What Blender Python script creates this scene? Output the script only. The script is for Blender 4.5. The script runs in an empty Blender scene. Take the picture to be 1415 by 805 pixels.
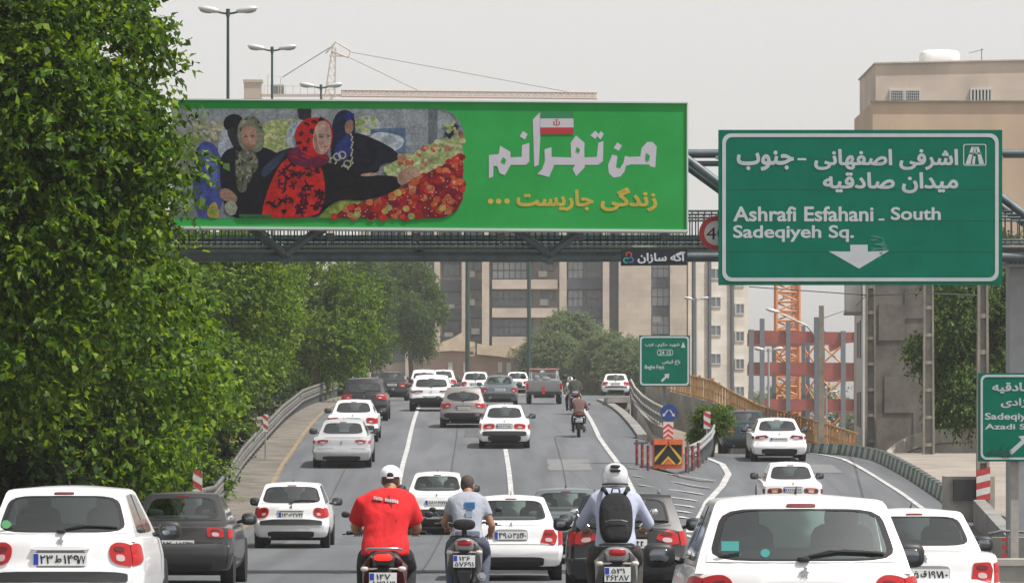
import bpy, bmesh, math, random
import numpy as np
from mathutils import Vector, Matrix
from mathutils.geometry import tessellate_polygon
R = math.radians
random.seed(7)
scene = bpy.context.scene
COL = scene.collection

# ------------------------------------------------------------------ camera, sky, sun, exposure
F, YH, HC, CX, CY = 5895.0, 600.0, 2.4, 707.5, 402.5     # telephoto (150 mm), eye 2.4 m
cam = bpy.data.cameras.new('camera'); cam.sensor_width = 36; cam.lens = 36 * F / 1415
cam.shift_y = (YH - CY) / 1415
cam.clip_start = 0.5; cam.clip_end = 6000
camo = bpy.data.objects.new('camera', cam); COL.objects.link(camo)
camo.location = (0, 0, HC); camo.rotation_euler = (R(90), 0, 0)
scene.camera = camo
SUN_EL, SUN_AZ = R(62), R(112)        # azimuth from +Y towards +X
world = bpy.data.worlds.new('World'); scene.world = world; world.use_nodes = True
wn = world.node_tree.nodes; wl = world.node_tree.links
sky = wn.new('ShaderNodeTexSky'); sky.sky_type = 'NISHITA'; sky.sun_disc = False
sky.sun_elevation = SUN_EL; sky.sun_rotation = SUN_AZ
sky.air_density = 1.0; sky.dust_density = 1.2; sky.ozone_density = 1.0
hs = wn.new('ShaderNodeHueSaturation'); hs.inputs['Saturation'].default_value = 0.1
wl.new(sky.outputs[0], hs.inputs['Color']); tn = wn.new('ShaderNodeVectorMath'); tn.operation = 'MULTIPLY'; tn.inputs[1].default_value = (1.0,.972,.945); wl.new(hs.outputs[0], tn.inputs[0]); wl.new(tn.outputs[0], wn['Background'].inputs[0])
wn['Background'].inputs[1].default_value = 0.132
sun = bpy.data.lights.new('sun', 'SUN'); sun.energy = 4.8; sun.angle = R(0.6); sun.color = (1, 0.96, 0.9)
suno = bpy.data.objects.new('sun', sun); COL.objects.link(suno)
sd = Vector((math.sin(SUN_AZ) * math.cos(SUN_EL), math.cos(SUN_AZ) * math.cos(SUN_EL), math.sin(SUN_EL)))
suno.rotation_euler = sd.to_track_quat('Z', 'Y').to_euler(); suno.location = (0, 0, 60)
scene.view_settings.view_transform = 'Standard'; scene.view_settings.look = 'None'
scene.view_settings.exposure = 0.28; scene.view_settings.gamma = 1
scene.cycles.max_bounces = 8; scene.cycles.transparent_max_bounces = 12
scene.cycles.volume_bounces = 0; scene.cycles.use_denoising = True

# ------------------------------------------------------------------ helpers
def P(px, py, Y):
    return Vector(((px - CX) * Y / F, Y, HC - (py - YH) * Y / F))
def PX(px, Y): return (px - CX) * Y / F
def PZ(py, Y): return HC - (py - YH) * Y / F

def tab(T, x):
    if x <= T[0][0]: return T[0][1]
    for (a, b), (c, d) in zip(T, T[1:]):
        if x <= c: return b + (d - b) * (x - a) / (c - a)
    return T[-1][1]
def ctab(T, x):          # smooth (monotone-ish cubic) interpolation
    if x <= T[0][0]: return T[0][1]
    if x >= T[-1][0]: return T[-1][1]
    for i in range(len(T) - 1):
        if x <= T[i + 1][0]:
            x0, y0 = T[i]; x1, y1 = T[i + 1]; h = x1 - x0
            m0 = (y1 - T[i - 1][1]) / (x1 - T[i - 1][0]) if i > 0 else (y1 - y0) / h
            m1 = (T[i + 2][1] - y0) / (T[i + 2][0] - x0) if i + 2 < len(T) else (y1 - y0) / h
            t = (x - x0) / h
            return (2*t**3-3*t*t+1)*y0 + (t**3-2*t*t+t)*h*m0 + (-2*t**3+3*t*t)*y1 + (t**3-t*t)*h*m1
def sm(t): t = min(1, max(0, t)); return t * t * (3 - 2 * t)

ZM = [(-30,.8),(0,.75),(36,.5),(45,.43),(60,.12),(70,0),(80,-.08),(93,-.08),(105,.02),(117,.58),(129,1.38),(142,1.95),(157,2.6),
      (175,3.2),(198,3.75),(225,4.2),(280,4.97),(330,5.2),(400,4.6),(600,3),(900,1)]
ZR = [(-30,.8),(0,.75),(29,.5),(47,.17),(75,0),(100,0),(112,.1),(125,.75),(141,1.5),(152,1.72),(170,1.6),(200,1.4),(300,1.0),(400,.7),(900,.5)]
def zm(Y): return ctab(ZM, Y)
def zr(Y): return ctab(ZR, Y)
def road_z(x, Y):
    a = tab([(0, 1.6), (60, 2.4), (105, 3.6), (200, 4.4)], Y); b = tab([(0, 3.4), (60, 4.4), (105, 5.4), (150, 6.4), (200, 4.9)], Y)
    return zm(Y) + (zr(Y) - zm(Y)) * sm((x - a) / (b - a))
def on_road(px, py, lo=20, hi=330):     # depth at which the pixel's ray meets the road
    Y = lo
    while Y < hi:
        if PZ(py, Y) <= road_z(PX(px, Y), Y): return Y
        Y += .25
    return hi

MATS = {}
def nmat(name):
    m = bpy.data.materials.new(name); m.use_nodes = True
    return m, m.node_tree.nodes, m.node_tree.links, m.node_tree.nodes['Principled BSDF']
def mat(name, col=(.5,.5,.5), rough=.6, metal=0, coat=0, noise=0, scale=8, bump=0, spec=None, emit=0, stretch=None, col2=None, dirt=0):
    if name in MATS: return MATS[name]
    m, N, L, B = nmat(name)
    B.inputs['Base Color'].default_value = (*col, 1); B.inputs['Roughness'].default_value = rough
    B.inputs['Metallic'].default_value = metal; B.inputs['Coat Weight'].default_value = coat
    B.inputs['Coat Roughness'].default_value = .06
    if spec is not None: B.inputs['Specular IOR Level'].default_value = spec
    if emit: B.inputs['Emission Color'].default_value = (*col, 1); B.inputs['Emission Strength'].default_value = emit
    if noise or bump or dirt:
        tc = N.new('ShaderNodeTexCoord'); mp = N.new('ShaderNodeMapping'); nz = N.new('ShaderNodeTexNoise')
        L.new(tc.outputs['Object'], mp.inputs[0]); L.new(mp.outputs[0], nz.inputs['Vector'])
        if stretch: mp.inputs['Scale'].default_value = stretch
        nz.inputs['Scale'].default_value = scale; nz.inputs['Detail'].default_value = 6; nz.inputs['Roughness'].default_value = .65
        if noise:
            mx = N.new('ShaderNodeMix'); mx.data_type = 'RGBA'
            mx.inputs[6].default_value = tuple(c * (1 - noise) for c in col) + (1,)
            c2 = col2 or tuple(min(1, c * (1 + noise)) for c in col); mx.inputs[7].default_value = (*c2, 1)
            rp = N.new('ShaderNodeMapRange'); rp.inputs[1].default_value = .32; rp.inputs[2].default_value = .68
            L.new(nz.outputs[0], rp.inputs[0]); L.new(rp.outputs[0], mx.inputs[0]); L.new(mx.outputs[2], B.inputs['Base Color'])
        if bump:
            bp = N.new('ShaderNodeBump'); bp.inputs['Strength'].default_value = bump; bp.inputs['Distance'].default_value = .02
            L.new(nz.outputs[0], bp.inputs['Height']); L.new(bp.outputs[0], B.inputs['Normal'])
    MATS[name] = m; return m
def paint(name, col, metal=0.0):
    return mat('paint_' + name, col, .32, metal, coat=.6, noise=.05, scale=2.5)

def glass(name='car_glass', tint=(.55,.66,.62), refl=.06):
    if name in MATS: return MATS[name]
    m, N, L, B = nmat(name); N.remove(B)
    tr = N.new('ShaderNodeBsdfTransparent'); tr.inputs[0].default_value = (*tint, 1)
    gl = N.new('ShaderNodeBsdfGlossy'); gl.inputs['Roughness'].default_value = .03; gl.inputs[0].default_value = (.9,.95,.95,1)
    fr = N.new('ShaderNodeFresnel'); fr.inputs[0].default_value = 1.5
    ad = N.new('ShaderNodeMath'); ad.operation = 'ADD'; ad.inputs[1].default_value = refl
    mx = N.new('ShaderNodeMixShader'); L.new(fr.outputs[0], ad.inputs[0]); L.new(ad.outputs[0], mx.inputs[0])
    L.new(tr.outputs[0], mx.inputs[1]); L.new(gl.outputs[0], mx.inputs[2]); L.new(mx.outputs[0], N['Material Output'].inputs[0])
    MATS[name] = m; return m

def tag(o, label=None, cat=None, group=None, kind=None):
    if label: o['label'] = label
    if cat: o['category'] = cat
    if group: o['group'] = group
    if kind: o['kind'] = kind
    return o
def empty(name, loc=(0,0,0), rz=0, label=None, cat=None, group=None):
    o = bpy.data.objects.new(name, None); COL.objects.link(o); o.location = loc; o.rotation_euler = (0, 0, rz)
    o.empty_display_size = .3
    return tag(o, label, cat, group)

class MB:
    def __init__(s): s.v = []; s.f = []; s.mi = []; s.m = 0
    def add(s, vs, fs):
        n = len(s.v); s.v += [tuple(v) for v in vs]; s.f += [tuple(i + n for i in f) for f in fs]; s.mi += [s.m] * len(fs)
    def box(s, c, d, rz=0, M=None):
        x, y, z = d[0]/2, d[1]/2, d[2]/2; ca, sa = math.cos(rz), math.sin(rz); vs = []
        for dz in (-z, z):
            for dx, dy in ((-x,-y),(x,-y),(x,y),(-x,y)):
                vs.append((c[0]+dx*ca-dy*sa, c[1]+dx*sa+dy*ca, c[2]+dz))
        if M: vs = [M @ Vector(v) for v in vs]
        s.add(vs, [(3,2,1,0),(4,5,6,7),(0,1,5,4),(1,2,6,5),(2,3,7,6),(3,0,4,7)])
    def b2(s, a, b):       # box by corners
        s.box([(a[i]+b[i])/2 for i in range(3)], [abs(a[i]-b[i]) for i in range(3)])
    def tube(s, pts, r, n=8, cap=True):
        pts = [Vector(p) for p in pts]; rs = r if isinstance(r, (list, tuple)) else [r]*len(pts); rings = []
        prev = None
        for i, p in enumerate(pts):
            d = (pts[min(i+1, len(pts)-1)] - pts[max(i-1, 0)]).normalized()
            if prev is None:
                u = d.cross(Vector((0,0,1)))
                if u.length < .1: u = d.cross(Vector((0,1,0)))
            else: u = prev - d * prev.dot(d)
            u.normalize(); prev = u; w = d.cross(u)
            rings.append([p + (u*math.cos(2*math.pi*k/n) + w*math.sin(2*math.pi*k/n))*rs[i] for k in range(n)])
        s.loft(rings, cap)
    def loft(s, rings, cap=True, closed=True):
        n = len(rings[0]); vs = [v for r in rings for v in r]; fs = []
        for i in range(len(rings)-1):
            for k in range(n if closed else n-1):
                a, b = i*n+k, i*n+(k+1) % n; fs.append((a, b, b+n, a+n))
        if cap: fs.append(tuple(range(n))[::-1]); fs.append(tuple((len(rings)-1)*n+k for k in range(n)))
        s.add(vs, fs)
    def sell(s, c, r, e=2.0, nu=14, nv=9, M=None):      # super-ellipsoid
        def sp(a, p): return math.copysign(abs(a)**p, a)
        q = 2.0/e; vs = []; fs = []
        for j in range(nv+1):
            ph = -math.pi/2 + math.pi*j/nv
            for i in range(nu):
                th = 2*math.pi*(i+.5)/nu
                v = Vector((c[0]+r[0]*sp(math.cos(ph),q)*sp(math.cos(th),q), c[1]+r[1]*sp(math.cos(ph),q)*sp(math.sin(th),q), c[2]+r[2]*sp(math.sin(ph),q)))
                vs.append(M @ v if M else v)
        for j in range(nv):
            for i in range(nu):
                a, b = j*nu+i, j*nu+(i+1) % nu; fs.append((a, b, b+nu, a+nu))
        s.add(vs, fs)
    def prism(s, poly, d):       # poly: 3D points (planar), d: extrusion vector
        d = Vector(d); n = len(poly); a = [Vector(p) for p in poly]
        s.add(a + [p + d for p in a], [tuple(range(n)), tuple(range(2*n-1, n-1, -1))] + [(i, i+n, (i+1) % n + n, (i+1) % n) for i in range(n)])
    def cyl(s, a, b, r, n=16): s.tube([a, b], r, n)
    def build(s, name, mats, parent=None, smooth=None, kind=None):
        me = bpy.data.meshes.new(name); me.from_pydata([tuple(v) for v in s.v], [], s.f)
        for m in (mats if isinstance(mats, (list, tuple)) else [mats]): me.materials.append(m)
        if max(s.mi or [0]): me.polygons.foreach_set('material_index', s.mi)
        bm = bmesh.new(); bm.from_mesh(me); bmesh.ops.remove_doubles(bm, verts=bm.verts, dist=1e-6)
        bmesh.ops.recalc_face_normals(bm, faces=bm.faces); bm.to_mesh(me); bm.free()
        if smooth:
            me.polygons.foreach_set('use_smooth', [True]*len(me.polygons)); me.set_sharp_from_angle(angle=R(smooth))
        o = bpy.data.objects.new(name, me); COL.objects.link(o)
        if parent: o.parent = parent
        if kind: o['kind'] = kind
        return o
def copy_tree(o, parent=None):
    c = o.copy(); COL.objects.link(c); c.parent = parent
    for ch in list(o.children): copy_tree(ch, c)
    return c
def inst(src, name, parent, loc=(0,0,0), rot=(0,0,0), sc=(1,1,1)):   # linked copy of a piece
    o = bpy.data.objects.new(name, src.data); COL.objects.link(o); o.parent = parent
    o.location = loc; o.rotation_euler = rot; o.scale = sc; return o

# ------------------------------------------------------------------ lettering (Arabic shaping + Latin)
FORMS = {'ا':(0xFE8D,0),'آ':(0xFE81,0),'ب':(0xFE8F,1),'ت':(0xFE95,1),'ج':(0xFE9D,1),'ح':(0xFEA1,1),'د':(0xFEA9,0),'ر':(0xFEAD,0),'ز':(0xFEAF,0),
 'س':(0xFEB1,1),'ش':(0xFEB5,1),'ص':(0xFEB9,1),'ض':(0xFEBD,1),'ط':(0xFEC1,1),'غ':(0xFECD,1),'ف':(0xFED1,1),'ق':(0xFED5,1),'ک':(0xFB8E,1),
 'گ':(0xFB92,1),'م':(0xFEE1,1),'ن':(0xFEE5,1),'و':(0xFEED,0),'ه':(0xFEE9,1),'ی':(0xFBFC,1)}
def shape(s):
    if not any(c in FORMS for c in s) or any(c in '۰۱۲۳۴۵۶۷۸۹' for c in s): return s
    out = []
    for i, ch in enumerate(s):
        if ch not in FORMS: out.append(ch); continue
        b, d = FORMS[ch]
        p = i > 0 and s[i-1] in FORMS and FORMS[s[i-1]][1]
        n = i+1 < len(s) and s[i+1] in FORMS and d
        out.append(chr(b + (3 if p and n else 1 if p else 2 if n else 0)))
    return ''.join(reversed(out))
def area2(p): return sum(a[0]*b[1]-b[0]*a[1] for a, b in zip(p, p[1:]+p[:1]))/2
def inside(pt, poly):
    c = False; x, y = pt
    for (x0, y0), (x1, y1) in zip(poly, poly[1:]+poly[:1]):
        if (y0 > y) != (y1 > y) and x < (x1-x0)*(y-y0)/(y1-y0)+x0: c = not c
    return c
def grow(poly, d, sgn):
    n = len(poly); out = []
    for i in range(n):
        a, b, c = Vector(poly[i-1]), Vector(poly[i]), Vector(poly[(i+1) % n])
        e1 = (b-a); e2 = (c-b)
        if e1.length < 1e-7 or e2.length < 1e-7: out.append(tuple(b)); continue
        e1.normalize(); e2.normalize()
        nn = Vector((e1.y+e2.y, -(e1.x+e2.x)))
        if nn.length < 1e-4: out.append(tuple(b)); continue
        nn.normalize(); k = max(.5, nn.dot(Vector((e1.y, -e1.x))))
        out.append(tuple(b + nn*(d*sgn/k)))
    return out
TCACHE = {}
def text_tris(s, bold=0.0):
    key = (s, bold)
    if key in TCACHE: return TCACHE[key]
    c = bpy.data.curves.new('lettering', 'FONT'); c.body = shape(s); ob = bpy.data.objects.new('lettering', c); COL.objects.link(ob)
    dg = bpy.context.evaluated_depsgraph_get(); cu = ob.evaluated_get(dg).to_curve(dg)
    cont = []
    for sp in cu.splines:
        bp = sp.bezier_points; n = len(bp); pts = []
        for i in range(n):
            a, b = bp[i], bp[(i+1) % n]; p0, p1, p2, p3 = a.co.xy, a.handle_right.xy, b.handle_left.xy, b.co.xy
            st = (p1-p0).length < 1e-5 or ((p3-p0).length > 1e-6 and abs((p1-p0).cross((p3-p0).normalized())) + abs((p2-p0).cross((p3-p0).normalized())) < 1e-4)
            for t in ([0] if st else [0, .25, .5, .75]):
                q = p0*(1-t)**3 + p1*3*t*(1-t)**2 + p2*3*t*t*(1-t) + p3*t**3; pts.append((q.x, q.y))
        if len(pts) >= 3: cont.append(pts)
    bpy.data.objects.remove(ob); bpy.data.curves.remove(c)
    tot = sum(area2(p) for p in cont); sg = 1 if tot > 0 else -1
    outers = [p for p in cont if area2(p)*sg > 0]; holes = [p for p in cont if area2(p)*sg < 0]
    res = []; own = {}
    for hi, h in enumerate(holes):
        c_ = [(sum(not inside(p, o) for p in h), abs(area2(o)), k) for k, o in enumerate(outers) if any(inside(p, o) for p in h)]
        if c_: own[hi] = min(c_)[2]
    for k, o in enumerate(outers):
        hs_ = [h for hi, h in enumerate(holes) if own.get(hi) == k]
        og = grow(o, bold, sg); hg = [grow(h, bold, sg) for h in hs_]
        loops = [[Vector((x, y, 0)) for x, y in p] for p in [og]+hg]
        flat = [v for l in loops for v in l]
        tr = tessellate_polygon(loops)
        res.append(([(v.x, v.y) for v in flat], [tuple(t) for t in tr]))
    if any(c in FORMS for c in s):       # stroke every outline too, so that crossing strokes of one glyph stay solid
        w_ = .022+bold*.4
        for p in cont:
            for a, b in zip(p, p[1:]+p[:1]):
                dx, dy = b[0]-a[0], b[1]-a[1]; l_ = math.hypot(dx, dy)
                if l_ < 1e-5: continue
                ux, uy = dx/l_*w_*.6, dy/l_*w_*.6; nx_, ny_ = -dy/l_*w_, dx/l_*w_; 
                res.append(([(a[0]-ux+nx_, a[1]-uy+ny_), (a[0]-ux-nx_, a[1]-uy-ny_), (b[0]+ux-nx_, b[1]+uy-ny_), (b[0]+ux+nx_, b[1]+uy+ny_)], [(0,1,2,3)]))
    xs = [x for vs, _ in res for x, _ in vs]; ys = [y for vs, _ in res for _, y in vs]
    TCACHE[key] = (res, (min(xs), max(xs), min(ys), max(ys))); return TCACHE[key]
class Plane:       # a flat face: u,v in pixels of the photograph at a given depth -> world
    def __init__(s, fn, n=(0,-1,0)): s.fn = fn; s.n = Vector(n)
    def pt(s, u, v, d=0): return Vector(s.fn(u, v)) + s.n*d
def letter(mb, s, pl, u0, u1, v0, v1, bold=0, d=.003, slant=0):
    """fit text's bounding box to u0..u1, v0(top)..v1(bottom) of the plane"""
    res, (x0, x1, y0, y1) = text_tris(s, bold)
    for k, (vs, tr) in enumerate(res):
        mb.add([pl.pt(u0+(x-x0)/(x1-x0)*(u1-u0), v1+(y-y0)/(y1-y0)*(v0-v1), d+.00003*(k % 170)) for x, y in vs], tr)
def poly(mb, pts, pl, d):
    tr = tessellate_polygon([[Vector((u, v, 0)) for u, v in pts]])
    mb.add([pl.pt(u, v, d) for u, v in pts], [tuple(t) for t in tr])
def rrect(x0, y0, x1, y1, r, n=5, corners=(1,1,1,1)):
    out = []
    for (cx, cy, a), c in zip(((x1-r, y0+r, -90), (x1-r, y1-r, 0), (x0+r, y1-r, 90), (x0+r, y0+r, 180)), corners):
        if c: out += [(cx+r*math.cos(R(a+90*k/n)), cy+r*math.sin(R(a+90*k/n))) for k in range(n+1)]
        else: out.append((x1 if a in (-90, 0) else x0, y0 if a in (-90, 180) else y1))
    return out
def ring(mb, outer, inner, pl, d):
    n = len(outer); mb.add([pl.pt(*p, d) for p in outer+inner], [(i, (i+1) % n, (i+1) % n+n, i+n) for i in range(n)])

# ------------------------------------------------------------------ materials of the setting
M_conc = mat('concrete', (.34,.32,.29), .9, noise=.28, scale=1.2, bump=.3)
M_concd = mat('concrete_grey', (.2,.195,.185), .92, noise=.35, scale=.9, bump=.3)
M_concl = mat('concrete_pale', (.48,.45,.41), .9, noise=.2, scale=1.5, bump=.2)
M_black = mat('black_rubber', (.012,.012,.013), .75)
M_dark = mat('dark_plastic', (.022,.023,.025), .5)
M_steel = mat('galvanised_steel', (.42,.43,.43), .5, .7, noise=.25, scale=5)
M_steeld = mat('steel_grey_paint', (.12,.135,.14), .5, .2, noise=.3, scale=4)
M_chrome = mat('chrome', (.75,.76,.78), .15, 1)
M_white = mat('white_marking', (.40,.40,.40), .85, noise=.32, scale=2.3)
M_yellow = mat('worn_yellow_marking', (.22,.165,.10), .85, noise=.3, scale=2)
M_plate = mat('plate_white', (.75,.76,.76), .4)
M_ink = mat('plate_black', (.02,.02,.02), .5)
M_blue = mat('plate_blue', (.02,.05,.4), .4)
M_signg = mat('sign_green', (.001,.14,.09), .85, noise=.12, scale=1.5, spec=.15)
M_signw = mat('sign_white', (.46,.5,.52), .6, noise=.08, scale=3)
M_red = mat('sign_red', (.45,.03,.03), .5)
M_sred = mat('stripe_red', (.42,.04,.04), .6, noise=.2)
M_swhite = mat('stripe_white', (.6,.6,.58), .6, noise=.15)
M_tail = mat('tail_light_red', (.42,.006,.008), .35, coat=.25)
M_taild = mat('tail_light_dark', (.13,.008,.01), .35, coat=.25)
M_tailw = mat('tail_light_clear', (.55,.4,.4), .2, coat=.8)
M_amber = mat('tail_light_amber', (.6,.2,.03), .2, coat=.8)
M_asph = None
def asphalt():
    m, N, L, B = nmat('asphalt')
    tc = N.new('ShaderNodeTexCoord')
    def nz(sc, st, det=6):
        mp = N.new('ShaderNodeMapping'); mp.inputs['Scale'].default_value = st
        n = N.new('ShaderNodeTexNoise'); n.inputs['Scale'].default_value = sc; n.inputs['Detail'].default_value = det
        L.new(tc.outputs['Object'], mp.inputs[0]); L.new(mp.outputs[0], n.inputs['Vector']); return n
    a = nz(.5, (1,.12,1)); b = nz(1.6, (1,.03,1), 3); c = nz(60, (1,1,1), 4)
    r = N.new('ShaderNodeValToRGB'); r.color_ramp.elements[0].position = .3; r.color_ramp.elements[0].color = (.112,.120,.132,1)
    r.color_ramp.elements[1].position = .72; r.color_ramp.elements[1].color = (.155,.163,.176,1); L.new(a.outputs[0], r.inputs[0])
    m1 = N.new('ShaderNodeMix'); m1.data_type = 'RGBA'; m1.blend_type = 'MULTIPLY'; m1.inputs[0].default_value = .55
    r2 = N.new('ShaderNodeValToRGB'); r2.color_ramp.elements[0].position = .38; r2.color_ramp.elements[0].color = (.62,.62,.63,1); r2.color_ramp.elements[1].position = .6
    L.new(b.outputs[0], r2.inputs[0]); L.new(r.outputs[0], m1.inputs[6]); L.new(r2.outputs[0], m1.inputs[7])
    m2 = N.new('ShaderNodeMix'); m2.data_type = 'RGBA'; m2.blend_type = 'MULTIPLY'; m2.inputs[0].default_value = .5
    r3 = N.new('ShaderNodeValToRGB'); r3.color_ramp.elements[0].position = .35; r3.color_ramp.elements[0].color = (.5,.5,.5,1); r3.color_ramp.elements[1].position = .65
    L.new(c.outputs[0], r3.inputs[0]); L.new(m1.outputs[2], m2.inputs[6]); L.new(r3.outputs[0], m2.inputs[7]); L.new(m2.outputs[2], B.inputs['Base Color'])
    # sealed cracks across the lanes
    w = N.new('ShaderNodeTexVoronoi'); w.feature = 'DISTANCE_TO_EDGE'; w.inputs['Scale'].default_value = .09
    mp = N.new('ShaderNodeMapping'); mp.inputs['Scale'].default_value = (1.4,.5,1); L.new(tc.outputs['Object'], mp.inputs[0]); L.new(mp.outputs[0], w.inputs['Vector'])
    lt = N.new('ShaderNodeMath'); lt.operation = 'LESS_THAN'; lt.inputs[1].default_value = .0016; L.new(w.outputs[0], lt.inputs[0])
    m3 = N.new('ShaderNodeMix'); m3.data_type = 'RGBA'; m3.inputs[7].default_value = (.075,.078,.082,1)
    L.new(lt.outputs[0], m3.inputs[0]); L.new(m2.outputs[2], m3.inputs[6]); L.new(m3.outputs[2], B.inputs['Base Color'])
    bp = N.new('ShaderNodeBump'); bp.inputs['Strength'].default_value = .25; bp.inputs['Distance'].default_value = .01
    L.new(c.outputs[0], bp.inputs['Height']); L.new(bp.outputs[0], B.inputs['Normal'])
    B.inputs['Roughness'].default_value = .72; B.inputs['Specular IOR Level'].default_value = .35
    return m
M_asph = asphalt()
M_earth = mat('dry_earth', (.17,.14,.1), .95, noise=.35, scale=.6, bump=.4)
M_paving = mat('pale_dusty_concrete_ground', (.25,.22,.19), .92, noise=.22, scale=.5, bump=.2)

# ------------------------------------------------------------------ the ground and roads
def frange(a, b, s):
    out = []
    while a < b - 1e-6: out.append(a); a += s
    return out + [b]
def sheet(name, xs_fn, Ys, zfn, m, dz, kind='structure', parent=None):
    mb = MB(); n = None; vs = []
    for Y in Ys:
        row = xs_fn(Y); n = len(row); vs += [(x, Y, zfn(x, Y) + dz) for x in row]
    mb.add(vs, [(j*n+i, j*n+i+1, (j+1)*n+i+1, (j+1)*n+i) for j in range(len(Ys)-1) for i in range(n-1)])
    return mb.build(name, m, parent, smooth=40, kind=kind)
LEFT = [(0,-7.0),(60,-6.9),(105,-6.85),(162,-7.8),(200,-8.5),(260,-9.3),(330,-9.6)]
def xl(Y): return ctab(LEFT, Y)
def ground_z(x, Y):
    if x <= xl(Y) - 1: return zm(Y) - .12 - .02*min(12, xl(Y)-1-x) - (.0 if x > -60 else (-(x+60))*.01)
    z = road_z(x, Y)
    if x > 14: z = zr(Y) + (zr(Y)*0)
    if Y > 150 and x > 4.4: z = zr(Y)
    if Y > 330 : z = min(z, zm(Y)) if x < 4.4 else zr(Y)
    return z - .12
Ys = frange(-40, 340, 4) + [360, 400, 450, 520, 600, 700, 900, 1300]
sheet('ground', lambda Y: [-900,-400,-200,-80,-40,-25,-16,-12,xl(Y)-1.1,xl(Y)-.9,-5,-2,0,1.5,2.5,3.4,4.38,4.46,5.4,6.4,8,10,12.4,14,16,20,30,50,90,200,400,900], Ys, ground_z, M_earth, -.03)
def road_xs(Y):
    a, b = xl(Y)+.25, 12.1 if Y < 145 else 12.1-(Y-145)*.12
    if Y >= 75: pass
    return [a + (b-a)*i/36 for i in range(37)]
sheet('road', road_xs, frange(-30, 150, 2.5), road_z, M_asph, 0)
def xo(Y): return tab([(222,4.38),(240,8.6)], Y)
sheet('overpass_road', lambda Y: [xl(Y)+.25 + (xo(Y)-xl(Y)-.25)*i/16 for i in range(17)], frange(150, 345, 3), lambda x, Y: zm(Y), M_asph, 0)
sheet('exit_road', lambda Y: [5.4+.02*(Y-150) + 6.0*i/10 for i in range(11)], frange(150, 190, 3), lambda x, Y: zr(Y), M_asph, 0)
sheet('shoulder_strip', lambda Y: [xl(Y)-1.1, xl(Y)-.7, xl(Y)-.3, xl(Y)+.3], frange(-30, 330, 3), lambda x, Y: zm(Y)+.004, mat('dusty_shoulder', (.135,.12,.10), .92, noise=.45, scale=1.1, bump=.2), .006)
def marking(name, pts, w, m=M_white, dz=.02, zf=road_z, step=2):
    """pts: (x, Y) polyline"""
    mb = MB(); vs = []; L = []
    for (x0, y0), (x1, y1) in zip(pts, pts[1:]):
        n = max(1, int(math.hypot(x1-x0, y1-y0)/step)); L += [(x0+(x1-x0)*k/n, y0+(y1-y0)*k/n) for k in range(n)]
    L.append(pts[-1])
    for i, (x, y) in enumerate(L):
        a = L[max(0, i-1)]; b = L[min(len(L)-1, i+1)]; d = Vector((b[0]-a[0], b[1]-a[1])).normalized()
        for s in (-1, 1): X, Y = x-d.y*s*w/2, y+d.x*s*w/2; vs.append((X, Y, zf(X, Y)+dz))
    mb.add(vs, [(2*i, 2*i+1, 2*i+3, 2*i+2) for i in range(len(L)-1)])
    return mb.build(name, m, kind='structure')
Lyel = [(xl(Y)+.18, Y) for Y in frange(20, 320, 6)]
marking('edge_marking', Lyel, .12, M_yellow)
marking('lane_marking', [(-3.15, 110), (-3.2, 118), (-3.45,140), (-4.1,186), (-4.9, 240), (-5.4,320)], .145)
marking('lane_marking', [(.02, 112), (-.05, 123), (-.22, 141)], .145)
marking('lane_marking', [(-.1, 30), (0, 44)], .15)
marking('lane_marking', [(-3.0, 25), (-3.0, 34)], .15)
marking('lane_marking', [(-.5, 178), (-.9, 200)], .17)
marking('lane_marking', [(-1.2, 230), (-1.5, 250)], .17)
GL = [(4.3,100),(3.75,109),(3.45,118),(3.25,132),(3.05,150),(3.1,175),(3.3,210),(3.3,300)]
GR = [(4.3,104),(4.75,110),(5.5,120),(6.25,127),(6.75,133),(6.85,139),(6.45,146),(6.1,150)]
marking('gore_edge_marking', GL, .16); marking('gore_edge_marking', GR, .2)
marking('edge_marking', [(9.2, 70), (10.6,95), (11.35,112), (11.3,125), (11.1,143), (10.6,152)], .15)
def xat(L, Y): return tab([(b, a) for a, b in L], Y)
for Y in (111, 113.6, 116.2, 119, 122, 125.2, 128.6):
    marking('gore_stripe', [(xat(GL, Y)+.25, Y+.3), (xat(GR, Y+.8)-.3, Y+.8)], .36, dz=.035)
for x, y, w in ((1.7,118,.5),(-2.3,60,.4),(2.4,96,.35)): pass

def patch_sheet(name, x0, x1, y0, y1, m, dz):
    sheet(name, lambda Y: [x0+(x1-x0)*i/3+.03*math.sin(Y*3+i) for i in range(4)], frange(y0, y1, 1.2), road_z, m, dz)
M_patch = mat('asphalt_repair', (.078,.081,.086), .85, noise=.25, scale=3); M_patch2 = mat('asphalt_worn', (.15,.155,.16), .85, noise=.2, scale=3)
for i, (x0,x1,y0,y1,m) in enumerate(((-2.6,-1.5,112,121,M_patch),(1.1,2.4,128,134,M_patch2),(-6.3,-5.2,97,104,M_patch),(7.6,8.9,118,126,M_patch),(.6,1.4,96,99,M_patch2),(-2.9,-.4,76,77.2,M_patch),(8.8,10.4,134,139,M_patch2),(-1.7,-.9,150,160,M_patch))):
    patch_sheet('road_patch', x0, x1, y0, y1, m, .007)
M_seam = mat('tar_seam', (.045,.047,.05), .7)
marking('road_seam', [(-6.6,96.2),(3.4,97.0)], .07, M_seam, .011); marking('road_seam', [(-1.62,75),(-1.7,110),(-1.95,150),(-2.4,200)], .035, M_seam, .011)
marking('road_seam', [(5.2,112),(8.1,121),(9.6,133)], .05, M_seam, .011); marking('road_seam', [(-5.0,110),(-5.05,150),(-5.9,200)], .03, M_seam, .011); marking('road_seam', [(1.6,100),(1.5,150)], .03, M_seam, .011)
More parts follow.
